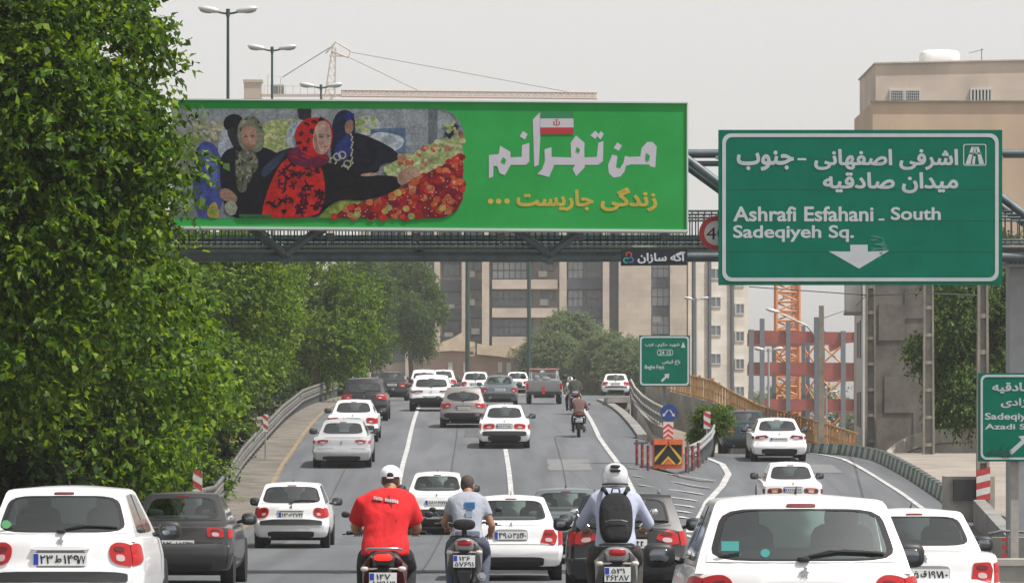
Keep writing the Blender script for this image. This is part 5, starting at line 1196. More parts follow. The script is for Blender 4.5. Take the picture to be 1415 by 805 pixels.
def car(kind, px, Y, label, colr, name, cat='car', yaw=0, W=None, H=None, py=None, detail=1, plate='', body_mirror=False, gl=None, tailm=None, trim=None, group='vehicles driving up the road', **kw):
    T = dict(TYPES[kind]); T.update(kw); rW, rH = T['W'], T['H']
    Wd, L, Hh, zb, belt = T['W'], T['L'], T['H'], T['zb'], T['belt']
    x = PX(px, Y); z = road_z(x, Y) if py is None else py
    slope = math.atan2(road_z(x, Y+3)-road_z(x, Y), 3)
    C = empty(name, (x, Y, z), 0, label, cat, group); C.rotation_euler = (slope if py is None else 0, 0, yaw)
    sxy = (W or Wd)/Wd; sz = (H or Hh)/Hh; C.scale = (sxy, sxy, sz)
    pm = colr; tm = tailm or M_tail
    bow = .10 if T['hat'] else .06
    WT = [(0,.86),(.012,.925),(.04,.975),(.10,.995),(.2,1),(.75,1),(.9,.95),(.97,.86),(1,.72)]
    WH = [(0,.90),(.1,.955),(.35,1),(.7,.995),(.92,.955),(1,.89)]
    if T['hat']: ZT = [(0,belt-.02),(.02,belt+.0),(.1,belt+.02),(.7,belt+.0),(.78,belt-.02),(.9,belt-.14),(.97,belt-.24),(1,belt-.36)]
    else: ZT = [(0,T.get('deck',.89)-.015),(.015,T.get('deck',.89)),(.1,T.get('deck',.89)+.03),(.2,belt+.01),(.72,belt),(.8,belt-.04),(.92,belt-.15),(.98,belt-.25),(1,belt-.36)]
    if not T['hat']: WT = [(0,.91),(.010,.955),(.03,.985),(.10,.997),(.2,1),(.75,1),(.9,.95),(.97,.86),(1,.72)]; WH = [(0,.90),(.1,.955),(.35,1),(.72,1),(.9,.985),(.96,.96),(1,.915)]
    yrt = T.get('yr', [(0,.10),(.12,.02),(.34,0),(.5,.03),(.54,.055),(.85,.085),(.95,.11),(1,.16)] if not T['hat'] else [(0,.10),(.12,.02),(.36,0),(.52,.03),(.56,.055),(.9,.09),(1,.12)])
    def body(s, t, h):
        zt = tab(ZT, t)-.035*abs(s)**5; zz = zb+(zt-zb)*h
        hy = min(1, max(0, (zz-zb)/(belt-zb)))
        y0 = tab(yrt, hy)+bow*abs(s)**3; y1 = L-tab([(0,.1),(.3,0),(.6,.03),(1,.3)], hy)-.25*abs(s)**3
        return (s*Wd/2*tab(WT,t)*tab(WH,hy), y0+(y1-y0)*t, zz)
    S = [-1,-.97,-.9,-.75,-.5,-.25,0,.25,.5,.75,.9,.97,1]; TT = [0,.006,.015,.03,.05,.1,.2,.35,.55,.7,.78,.85,.92,.97,1]; HB = [0,.06,.14,.25,.38,.5,.6,.75,.88,.95,1]
    yc0 = T['y0']; yc1 = T['yf']
    B = shell(body, S, TT, HB).build('body', pm, C, smooth=32)
    # cabin
    zc = belt-.05; hc = Hh-zc; wb = Wd/2*T.get('wbf', .89); wtp = Wd/2*T['wt']
    def hz(zv): return (zv-zc)/hc
    def cab(s, t, h):
        yl = yc0+tab([(0,0),(.86,T['rake']),(.94,T['rake']+.05),(1,T['rake']+.22)], h) + .10*s*s*(1-.5*h)
        yr_ = yc1-tab([(0,0),(.86,T['ff']),(1,T['ff']+.2)], h) - .14*s*s
        w = tab([(0,wb),(.25,wb-(wb-wtp)*.22),(.86,wtp+(wb-wtp)*.10),(.93,wtp*.99),(.97,wtp*.93),(1,wtp*.82)], h)
        zz = zc+hc*tab([(0,0),(.86,.87),(.93,.925),(.97,.95),(1,.962)], h)
        if h > .86: zz += hc*.055*(1-s*s)*(h-.86)/.14*(1-abs(2*t-1)**3*.4)
        return (s*w, yl+(yr_-yl)*t, zz)
    def hinv(zv):
        f = (zv-zc)/hc
        return tab([(0,0),(.87,.86),(.925,.93),(1,1)], f)
    a1, h0, h1 = T['ww'][0], hinv(T['wz'][0]), hinv(T['wz'][1])
    aw = a1
    Sc = sorted(set([-1,-aw,-.6,-.3,0,.3,.6,aw,1])); Tc = [0,.05,.12,.14,.30,.5,.53,.7,.86,.9,1]; Hc = sorted(set([0,.08,h0,.3,.5,.65,h1,.86,.90,.93,.955,.97,.985,1]))
    sw0, sw1 = .14, .86
    def skip(f, a, b):
        if f == 'r': return abs(a) < aw and h0 < b < h1
        if f == 'f': return abs(a) < .9 and .14 < b < .84
        if f == 's': return h0-.02 < b < min(.84,h1) and ((sw0 < a < .5) or (.53 < a < sw1))
        return False
    shell(cab, Sc, Tc, Hc, skip).build('roof', T.get('roofm', pm), C, smooth=38)
    g = gl or GLm
    m_ = MB(); patch(m_, cab, 'r', -aw*1.01, aw*1.01, h0-.01, h1+.01, .004, 9, 0); o = m_.build('rear_window', g, C, smooth=60)
    m_ = MB(); patch(m_, cab, 'r', -aw*1.0, aw*1.0, h0, h1, .0075, T.get('wex', 6), .0, 44, inner=T.get('fr', .93)); m_.build('window_seal', M_black, o)
    m_ = MB(); patch(m_, cab, 'r', -aw*1.03, aw*1.03, h0-.02, h1+.018, .006, 60, .0, 44, inner=.965, ex_in=T.get('wex', 6)); m_.build('window_surround', pm, C, smooth=60)
    for fc in ('L','R'):
        m_ = MB(); patch(m_, cab, fc, sw0-.01, sw1+.01, h0-.03, min(.85,h1+.03), .003, 9, 0); m_.build('side_window', GL2 if gl is GL2 else g, C, smooth=60)
        m_ = MB(); m_.loft([[(lambda pn: pn[0]+pn[1]*.006)(facefn(cab, fc, 0)(.5+dx, hh)) for dx in (-.012,.03)]+[(lambda pn: pn[0]-pn[1]*.01)(facefn(cab, fc, 0)(.5+dx, hh)) for dx in (.03,-.012)] for hh in (h0-.03,min(.85,h1+.03))]); m_.build('door_pillar', M_black, C)
    m_ = MB(); patch(m_, cab, 'f', -.92, .92, .12, .85, .003, 8, 0); m_.build('windshield', GL1, C, smooth=60)
    # inside
    m_ = MB(); m_.b2((-wb*.92, yc0+.18, belt-.03), (wb*.92, yc1-.2, belt+.012)); m_.build('cabin_floor', M_inn, C)
    for sx in (-1,1):
        m_ = MB(); m_.sell((sx*Wd*.215, yc0+1.28, belt+.06), (.23,.09,.22), 4, 12, 8); m_.sell((sx*Wd*.215, yc0+1.3, belt+.31), (.125,.05,.085), 3.5, 12, 8); m_.build('front_seat', M_seat, C, smooth=50)
    if detail >= 1:
        m_ = MB(); m_.sell((0, yc0+.55, belt+.0), (Wd*.37,.1,.12), 5, 16, 8)
        for sx in (-.24,.24): m_.sell((sx*Wd, yc0+.56, belt+.14), (.12,.05,.07), 3.5, 10, 6)
        m_.build('rear_seat', M_seat, C, smooth=50)
    # lights, plate, bumper
    def hb(zv): return (zv-zb)/(belt-.02-zb) if T['hat'] else (zv-zb)/(T.get('deck',.89)-.015-zb)
    l0, l1, z0, z1 = T['tl']
    for s in (-1,1):
        m_ = MB(); a, b = (l0, l1) if s > 0 else (-l1, -l0); pp = T.get('tlp')
        if pp and s < 0: pp = [(-u, v) for u, v in pp][::-1]
        ext = .16 if l1 > .93 and not pp else 0
        patch(m_, body, 'r', a-(ext if s < 0 else 0), b+(ext if s > 0 else 0), hb(z0), hb(z1), .014, T.get('tex', 4), .03, 40, poly_=pp, clip=(-.998,.998))
        tw_ = T.get('tw', .035); patch(m_, body, 'R' if s > 0 else 'L', -tw_, tw_, hb(z0+.005), hb(z1-.005), .012, T.get('tex', 4), .02, 28, clip=(.0005,.9))
        tl = m_.build('tail_light', tm, C, smooth=60)
        if detail >= 1:
            m_ = MB(); c = (a+b)/2; e = (b-a)*.16; zc_ = z0+(z1-z0)*.30; patch(m_, body, 'r', c-e*1.3, c+e*1.3, hb(zc_-.03), hb(zc_+.035), .02, 3, .01, 14); m_.build('reverse_lamp', M_tailw, tl, smooth=60)
            m_ = MB(); zc_ = z0+(z1-z0)*.68; patch(m_, body, 'r', c-e*1.6, c+e*1.6, hb(zc_-.02), hb(zc_+.03), .021, 3, .01, 14); m_.build('turn_lamp', T.get('turn', M_taild), tl, smooth=60)
    yP = body(0, 0, hb(sum(T['pl'])/2))[1]-.02; pw = .27
    if T.get('recess', 1): m_ = MB(); patch(m_, body, 'r', -.36, .36, hb(T['pl'][0]-.025), hb(T['pl'][1]+.035), .004, 8, .0); m_.build('plate_recess', T.get('recm', M_dark if colr.name != 'paint_white' else mat('recess_grey', (.2,.2,.21), .5)), C)
    m_ = MB(); m_.b2((-pw, yP, T['pl'][0]), (pw, yP+.03, T['pl'][1])); pt_ = m_.build('number_plate', M_plate, C)
    if detail >= 1:
        m_ = MB(); m_.b2((-pw+.006, yP-.003, T['pl'][0]+.006), (-pw+.055, yP, T['pl'][1]-.006)); m_.build('plate_band', M_blue, pt_)
        pl = Plane(lambda u, v: (u, yP, v))
        if plate:
            m_ = MB(); a, b = plate.split('|'); c0_ = T['pl'][0]+.018; c1_ = T['pl'][1]-.018
            toks = a.split(' '); w_ = {0:.13,1:.07,2:.155}; xx = -pw+.07
            for k, tk in enumerate(toks): letter(m_, tk, pl, xx, xx+w_[k], c1_, c0_+(.0 if k != 1 else .012), .02, .003); xx += w_[k]+.018
            letter(m_, b, pl, pw-.095, pw-.015, c1_-.004, c0_, .02, .003)
            m_.build('plate_lettering', M_ink, pt_)
        else:
            m_ = MB(); rr_ = random.Random(px); xx = -pw+.07
            m_.b2((-pw+.07,yP-.002,T['pl'][0]+.03),(pw-.02,yP,T['pl'][0]+.028))
            while xx < pw-.05: m_.b2((xx,yP-.002,T['pl'][0]+.025),(xx+.02,yP,T['pl'][1]-.025)); m_.b2((xx+.005,yP-.0025,T['pl'][1]-.045),(xx+.036,yP,T['pl'][1]-.027)); xx += .055
            m_.build('plate_digits', M_ink, pt_)
    bm0, bm1 = T['bz']; bcol = T.get('bumpm', pm)
    m_ = MB(); patch(m_, body, 'r', -.995, .995, hb(zb+.03), hb(bm1), .045, 9, .05, 44)
    for fc in ('L','R'): patch(m_, body, fc, .0, .05, hb(zb+.03), hb(bm1), .02, 8, .03, 20)
    bo = m_.build('bumper', bcol, C, smooth=45)
    if T.get('strip', 1): m_ = MB(); patch(m_, body, 'r', -.93, .93, hb(bm0), hb(bm1-.02), .06, 8, .02, 40); m_.build('bumper_strip', T.get('stripm', M_dark), bo, smooth=45)
    m_ = MB(); patch(m_, body, 'r', -.72, .72, hb(zb+.035), hb(zb+T.get('val',.14)), .058, 6, .02, 36); m_.build('valance', M_black, bo)
    m_ = MB(); m_.b2((-Wd*.40, .35, .17), (Wd*.40, L-.4, zb+.06)); m_.build('underbody', M_black, C)
    # emblem, handle, third light, wiper, antenna
    ye = body(0, 0, hb(T['pl'][1]+.1))[1]
    m_ = MB(); ze = T.get('ez', T['pl'][1]+.12)
    for q_ in ([(-.005,.035),(.02,.03),(.012,.01),(.03,.002),(.01,-.005),(.022,-.035),(.005,-.035),(0,-.012),(-.014,-.034),(-.024,-.03),(-.012,.0),(-.026,.012),(-.006,.014)],):
        m_.prism([(u*1.1, ye-.012, ze+v*1.1) for u, v in q_], (0,.02,0))
    m_.build('emblem', M_chrome, C)
    if T.get('handle', T['hat']): m_ = MB(); patch(m_, body, 'r', -.42, .42, hb(T['pl'][1]+.025), hb(T['pl'][1]+.06), .03, 4, .03, 28); m_.build('boot_handle', T.get('handlem', pm), C, smooth=60)
    m_ = MB(); patch(m_, cab, 'r', -.17, .17, h1+.022, min(.93,h1+.06), .012, 5, .01); m_.build('brake_light', M_taild, C)
    if T['hat'] and detail >= 1:
        m_ = MB(); gq_ = facefn(cab, 'r', 0); p = [gq_(a, b) for a, b in ((0,h0+.02),(.25,h0+.1),(.7,h0+.08))]; m_.tube([q[0]+q[1]*.025 for q in p], .009, 6)
        p = [gq_(a, b) for a, b in ((.06,h0+.045),(.4,h0+.11),(.78,h0+.075))]; m_.tube([q[0]+q[1]*.018 for q in p], .012, 5); q = gq_(0, h0+.0); m_.sell(tuple(q[0]+q[1]*.02), (.045,.03,.02), 3, 10, 6); m_.build('wiper', M_black, C)
    an = cab(0, .25, 1); m_ = MB(); m_.tube([(0, an[1]+.1, an[2]-.01), (0, an[1]-.05, an[2]+.05)], [.012,.005], 5); m_.build('antenna', M_black, C)
    if T.get('rails'):
        for s in (-1,1): m_ = MB(); p = [cab(s*.86, t, .99) for t in (.12,.3,.6,.85)]; m_.tube([(a_, b_, c_+(.05 if k in (1,2) else .0)) for k, (a_, b_, c_) in enumerate([p[0]]+p[1:])], .022, 8); m_.build('roof_rail', M_rim, C, smooth=60)
    # seams
    m_ = MB()
    if T['hat']: u0 = .965
    else:
        m_.add([(lambda pn: pn[0]+pn[1]*.0035)(facefn(body,'r',0)(a_, h_)) for h_ in (hb(bm1+.012), hb(bm1+.022)) for a_ in (-.9,-.6,-.3,0,.3,.6,.9)], [(k,k+1,k+8,k+7) for k in range(6)])
    if m_.v: m_.build('boot_seam', M_black, C)
    # mirrors
    for s in (-1,1):
        q = (s*(Wd/2+.09), yc1-.62, T['mirror_z']); m_ = MB(); m_.sell(q, (.12,.07,.092), 3.2, 14, 9); m_.tube([(s*Wd*.44,q[1]+.03,q[2]-.05), q], .028, 6)
        mo = m_.build('side_mirror', pm if body_mirror else M_dark, C, smooth=55); m_ = MB(); m_.sell((q[0], q[1]-.064, q[2]), (.075,.010,.05), 3.4, 14, 6); m_.build('mirror_glass', mat('mirror_glass', (.22,.24,.26), .12, 1), mo, smooth=55)
    # wheels
    for yy in (.72, L-.82):
        for s in (-1,1):
            R_ = T.get('R', .305); xo = s*(Wd/2-.015); m_ = MB(); prof = [(.0,R_-.04),(.012,R_-.012),(.04,R_),(.16,R_),(.185,R_-.012),(.2,R_-.05)]
            m_.loft([[(xo-s*a_, yy+r_*math.cos(2*math.pi*k/24), .0+R_+r_*math.sin(2*math.pi*k/24)) for k in range(24)] for a_, r_ in prof]); w = m_.build('wheel', M_tyre, C, smooth=50)
            m_ = MB(); m_.loft([[(xo+s*.004-s*a_, yy+r_*math.cos(2*math.pi*k/20), R_+r_*math.sin(2*math.pi*k/20)) for k in range(20)] for a_, r_ in ((.02,R_*.66),(0,R_*.62),(.02,R_*.5),(.012,R_*.15))]); m_.build('rim', M_rim, w, smooth=40)
            m_ = MB(); xi = s*(Wd/2*.985); m_.loft([[(xi+s*e_, yy+(R_+.055)*math.cos(2*math.pi*k/24), R_+.02+(R_+.055)*math.sin(2*math.pi*k/24)) for k in range(24) if True] for e_ in (-.12,.0035)]); m_.build('wheel_arch', M_black, C)
    m_ = MB(); m_.tube([(-Wd*.28,.25,.26),(-Wd*.28,.0,.25)], .028, 10); m_.build('exhaust_pipe', M_rim, C)
    return C
Pw = paint('white', (.78,.78,.79)); Ps = paint('silver', (.5,.51,.53), .35); Pg = paint('dark_grey', (.045,.042,.045), .3); Pbk = paint('black', (.012,.013,.016))
Pbg = paint('blue_grey', (.16,.19,.21), .5); Pgr = paint('warm_grey', (.28,.26,.25), .5); Pnv = paint('petrol_blue', (.01,.035,.06), .3); Pcw = paint('soft_white', (.7,.71,.72))
round_tl = dict(tl=(.70,.985,.68,.905), tex=2.6, tw=.05)
car('hatch', 82, 41, 'white hatchback nearest on the left with a round green sticker in its rear window', Pw, 'parked_car'.replace('parked','hatchback'), plate='۲۳ ط ۱۴۹|۷۷', gl=GLm, W=1.59, bz=(.50,.62), ww=(.90,.8), strip=1, **round_tl)
bpy.data.objects['hatchback_car']['category'] = 'car'
car('hatch', 402, 93, 'white hatchback with black mirrors alone in the left lane, right of the dark sedan', Pw, 'hatchback_car', plate='۱۳ س ۲۷۱|۴۴', ww=(.90,.8), H=1.43, **round_tl)
near = car('hatch', 1113, 29, 'big white hatchback at the bottom right with a greenish rear window', Pw, 'hatchback_car', gl=glass('car_glass_green', (.7,.95,.88), .14), ww=(.90,.8), **round_tl)
car('sedan', 243, 66, 'dark grey brown sedan behind the nearest white hatchback on the left', Pg, 'sedan_car', plate='۱۲ ل ۵۶۹|۲۲', gl=GLm, tl=(.60,.93,.74,.88), bz=(.36,.64), pl=(.58,.69), ez=.8, recess=0, W=1.74, H=1.47)
car('sedan', 706, 70, 'white sedan in the centre lane with a plate between red wedge lights', Pw, 'sedan_car', plate='۴۹ ن ۳۵۴|۶۰', gl=GL1, tl=(.62,.985,.60,.86), tlp=[(-1,-.75),(.75,-1),(1,.2),(.6,1),(-.45,.9)], pl=(.68,.81), strip=0, bz=(.4,.58), deck=.90, val=.16, tw=.05, recess=1)
car('sedan', 603, 103, 'white sedan between the red shirted and the grey shirted riders', Pcw, 'sedan_car', gl=GL1, H=1.47, W=1.66, tl=(.66,.96,.62,.86), recess=0, plate='۸۸ ب ۶۱۲|۱۱')
car('sedan', 472, 129, 'silver white sedan with slim red lights in the left lane by the guardrail bend', Ps, 'sedan_car', W=1.78, tl=(.50,.92,.76,.86), tlp=[(-1,-.2),(.7,-1),(1,.4),(.8,1),(-.9,.9)], bz=(.3,.58), strip=0, gl=GL2, pl=(.50,.60), recess=0, ez=.80, wz=(1.0,1.3))
car('sedan', 487, 146, 'white sedan half hidden behind the silver one, showing its dark rear window', Pw, 'sedan_car', W=1.74, gl=GL2, tl=(.6,.97,.66,.86))
car('suv', 503, 166, 'black off-road wagon with roof rails ahead of the two pale sedans in the left lane', Pbk, 'wagon_car', W=1.85, rails=1, gl=GLm, H=1.66, tl=(.62,.97,.84,1.02))
car('sedan', 541, 222, 'black sedan at the far left near the end of the guardrail', Pbk, 'sedan_car', gl=GLm, W=1.72, H=1.5, trim=1, pl=(.72,.83))
car('suv', 596, 182, 'white crossover with a black lower bumper at the top of the left lane line', Pcw, 'wagon_car', W=1.9, H=1.55, tl=(.45,.97,.86,.93), tailm=M_taild, bumpm=M_dark, strip=0, gl=GL2, pl=(.55,.66), ez=.9, recess=0, bz=(.4,.6))
car('suv', 640, 158, 'warm grey crossover with an oval rear window in the middle lane', Pgr, 'wagon_car', W=1.74, H=1.50, tl=(.62,.97,.82,1.02), tex=2.5, bumpm=Pgr, gl=GL1, wex=2.6, fr=.86, pl=(.74,.85))
car('sedan', 697, 141.5, 'white sedan astride the right lane line, left of the small motorcycle', Pw, 'sedan_car', tl=(.42,.90,.665,.83), turn=M_tail, gl=GL2, plate='۶۶ م ۴۱۸|۲۰', pl=(.69,.80), val=.2)
car('sedan', 690, 196, 'blue grey sedan with round edged red lights left of the pickup', Pbg, 'sedan_car', gl=GL1, tl=(.70,.98,.66,.84), tex=2.6, recess=0)
car('suv', 586, 246, 'boxy white car behind the white crossover, left of its twin', Pw, 'wagon_car', W=1.75, H=1.62, gl=GL1, tl=(.8,.97,.7,1.0))
car('hatch', 612, 262, 'small white car partly hidden behind the white crossover, on its right', Pw, 'hatchback_car', W=1.68, H=1.62, gl=GL2)
car('hatch', 657, 240, 'white hatchback just behind the blue grey sedan', Pw, 'hatchback_car', W=1.7, H=1.5, gl=GL1, ww=(.84,.78))
car('sedan', 715, 268, 'far white sedan between the blue grey sedan and the pickup', Pw, 'sedan_car', W=1.68, H=1.5, gl=GL1)
car('hatch', 851, 270, 'small white hatchback beyond the concrete slab at the crest', Pw, 'hatchback_car', W=1.74, H=1.40, gl=GLm, py=zm(270))
car('sedan', 1077, 141, 'white saloon with dark red lights at the crest of the exit road', Pw, 'sedan_car', W=1.83, gl=GLm, tl=(.42,.95,.76,.88), tlp=[(-1,-.3),(.2,-1),(1,-.8),(1,.8),(-.6,1)], tailm=M_taild, strip=0, bumpm=Pw, val=.2, pl=(.70,.80), recess=0)
car('sedan', 1033, 152, 'dark petrol blue sedan partly hidden by the bushes on the exit road', Pnv, 'sedan_car', W=1.75, H=1.55, gl=GLm, tl=(.6,.97,.66,.84))
car('sedan', 1096, 114, 'white sedan behind the big hatchback, amber light on its right', Pw, 'sedan_car', W=1.62, gl=GL2, tl=(.40,.92,.66,.80), turn=M_amber, tailm=M_taild)
car('sedan', 1279, 47.4, 'white sedan cut off at the lower right with a bright red corner light', Pw, 'sedan_car', gl=GL2, tl=(.67,.985,.60,.84), tlp=[(-1,-.9),(.8,-1),(1,.3),(.8,1),(-.75,.75)], strip=0, deck=.92, pl=(.62,.74), plate='۵۵ ق ۱۹۷|۱۰', tw=.05)
car('sedan', 783, 82, 'grey sedan glimpsed between the centre white sedan and the black hatchback', Pbg, 'sedan_car', H=1.44, gl=GL1)
car('hatch', 866, 59.5, 'black hatchback with silver roof rails beside the helmeted rider', Pbk, 'hatchback_car', W=1.74, H=1.47, yaw=-.035, rails=1, gl=GLm, tl=(.55,.98,.72,.93), tlp=[(-1,-.3),(.3,-1),(1,-.7),(1,.6),(.3,1),(-.7,.4)], stripm=M_chrome, bz=(.52,.545), roofm=paint('black', (.012,.013,.016)))
# stickers in the near rear windows
st = bpy.data.objects['hatchback_car']; m_ = MB(); m_.prism([(-.56+.045*math.cos(.7*k)*1.1,.235,1.065+.042*math.sin(.7*k)) for k in range(9)],(0,.004,0)); m_.build('window_sticker', mat('sticker_green', (.15,.5,.2), .5), st)
m_ = MB(); m_.b2((-.56,.225,1.055),(-.44,.23,1.12)); m_.build('window_sticker', mat('sticker_teal', (.1,.45,.42), .5), near)
m_ = MB(); m_.prism([(-.26+.03*math.cos(.7*k)*1.1,.21,1.04+.03*math.sin(.7*k)) for k in range(9)],(0,.004,0)); m_.build('window_sticker', MATS['sticker_teal'], near)

Pgr2 = paint('pickup_grey', (.26,.265,.27), .4)
# pickup truck with a rack
def pickup(px, Y):
    x = PX(px, Y); z = road_z(x, Y); C = empty('pickup_truck', (x, Y, z), 0, 'silver pickup truck with a red load rack at the top of the right lane', 'pickup truck', 'vehicles driving up the road')
    C.rotation_euler = (math.atan2(road_z(x,Y+3)-z, 3), 0, 0)
    m_ = MB(); m_.sell((0,.0,.86),(.80,.035,.27),12,20,8); m_.build('tailgate', Pgr2, C, smooth=30)
    for s in (-1,1):
        m_ = MB(); m_.b2((s*.84,.02,.56),(s*.78,1.9,1.12)); m_.sell((s*.81,.8,.62),(.08,.5,.32),4,12,8); m_.build('bed_side', Ps, C, smooth=30)
        m_ = MB(); m_.sell((s*.80,.0,.86),(.065,.04,.15),6,10,8); m_.build('tail_light', M_tail, C, smooth=40)
        for yy in (.85,4.1):
            m_ = MB(); m_.loft([[(s*(.84-a_), yy+r_*math.cos(2*math.pi*k/22), .37+r_*math.sin(2*math.pi*k/22)) for k in range(22)] for a_, r_ in ((0,.32),(.03,.37),(.21,.37),(.24,.32))]); m_.build('wheel', M_tyre, C, smooth=40)
        m_ = MB(); m_.sell((s*.98,3.0,1.28),(.11,.07,.11),3,12,8); m_.tube([(s*.75,3.0,1.2),(s*.98,3.0,1.25)],.02,5); m_.build('side_mirror', M_dark, C, smooth=50)
    m_ = MB(); m_.b2((-.8,.05,.55),(.8,4.7,.62)); m_.sell((0,4.0,.85),(.84,.9,.3),6,18,8); m_.build('chassis', Ps, C, smooth=35)
    m_ = MB(); m_.b2((-.84,-.16,.44),(.84,.0,.58)); m_.b2((-.5,-.05,.3),(.5,.1,.44)); m_.build('bumper', M_dark, C)
    m_ = MB(); ring_ = lambda z0,w,y0,y1: [(-w,y0,z0),(w,y0,z0),(w,y1,z0),(-w,y1,z0)]
    m_.loft([ring_(.9,.78,1.95,3.5),ring_(1.2,.76,1.97,3.45)]); m_.loft([ring_(1.5,.68,2.05,3.0),ring_(1.6,.64,2.1,2.9)])
    for sx in (-1,1):
        for yy, y2 in ((1.98,2.06),(3.38,2.95)): m_.loft([[(sx*.76,yy,1.18),(sx*.70,yy,1.18),(sx*.70,yy+.07,1.18),(sx*.76,yy+.07,1.18)],[(sx*.68,y2,1.52),(sx*.62,y2,1.52),(sx*.62,y2+.07,1.52),(sx*.68,y2+.07,1.52)]])
    m_.build('cab', Ps, C, smooth=30); m_ = MB(); m_.add([(-.72,1.99,1.19),(.72,1.99,1.19),(.66,2.06,1.51),(-.66,2.06,1.51)],[(0,1,2,3)]); m_.build('rear_window', GLm, C)
    m_ = MB(); m_.add([(-.72,3.42,1.19),(.72,3.42,1.19),(.66,2.98,1.51),(-.66,2.98,1.51)],[(0,1,2,3)]); m_.build('windshield', GL1, C)
    Mrr = mat('rack_red', (.5,.05,.03), .5); m_ = MB()
    m_.tube([(-.72,1.85,1.1),(-.70,1.85,1.66),(.70,1.85,1.66),(.72,1.85,1.1)],.025,6); m_.tube([(-.6,1.0,1.12),(-.6,1.85,1.5)],.02,5); m_.tube([(.6,1.0,1.12),(.6,1.85,1.5)],.02,5); m_.build('rack', M_steel, C)
    for a, b in ((-.66,-.14),(.06,.62)): m_ = MB(); m_.b2((a,1.9,1.62),(b,2.2,1.71)); m_.build('light_bar', Mrr, C)
    m_ = MB(); m_.b2((-.12,-.045,.62),(.04,-.03,.84)); m_.b2((-.1,-.17,.48),(.02,-.15,.62)); m_.build('reflector_board', Mrr, C)
    m_ = MB(); m_.sell((-.35,1.5,1.2),(.16,.14,.18),3,10,8); m_.sell((.1,1.4,1.16),(.22,.2,.14),3,10,8); m_.build('load', mat('load_grey', (.2,.2,.21), .8), C)
    m_ = MB(); m_.b2((-.7,2.1,.9),(.7,2.2,1.1)); [m_.sell((sx,2.6,1.25),(.2,.08,.16),4,10,6) for sx in (-.35,.35)]; m_.build('seat', M_seat, C)
pickup(752, 203)

# ------------------------------------------------------------------ motorcycles and riders
M_skin = mat('skin', (.33,.17,.10), .55, noise=.12, scale=14); M_hair = mat('hair_dark', (.02,.016,.014), .8); M_hairs = mat('hair_cropped', (.06,.045,.035), .85, noise=.3, scale=30)
def cloth(name, c, nz=.18):
    m = mat(name, c, .9, noise=nz, scale=3.4, bump=.6, stretch=(1.2,1.2,1))
    for n in m.node_tree.nodes:
        if n.type == 'BUMP': n.inputs['Distance'].default_value = .045
        if n.type == 'TEX_NOISE': n.inputs['Detail'].default_value = 2.5; n.inputs['Distortion'].default_value = .8
    return m
def remeshed(mb, name, m, par, vox=.016, it=5):
    o = mb.build(name, m, par); r = o.modifiers.new('unite', 'REMESH'); r.mode = 'VOXEL'; r.voxel_size = vox; r.use_smooth_shade = True
    q = o.modifiers.new('soften', 'SMOOTH'); q.factor = .5; q.iterations = it; return o
def ering(c, rx, ry, n=20, e=2.4, tilt=0):
    out = []
    for k in range(n):
        t = 2*math.pi*k/n; x = math.copysign(abs(math.cos(t))**(2/e), math.cos(t))*rx; y = math.copysign(abs(math.sin(t))**(2/e), math.sin(t))*ry
        out.append((c[0]+x, c[1]+y*math.cos(tilt), c[2]-y*math.sin(tilt)))
    return out
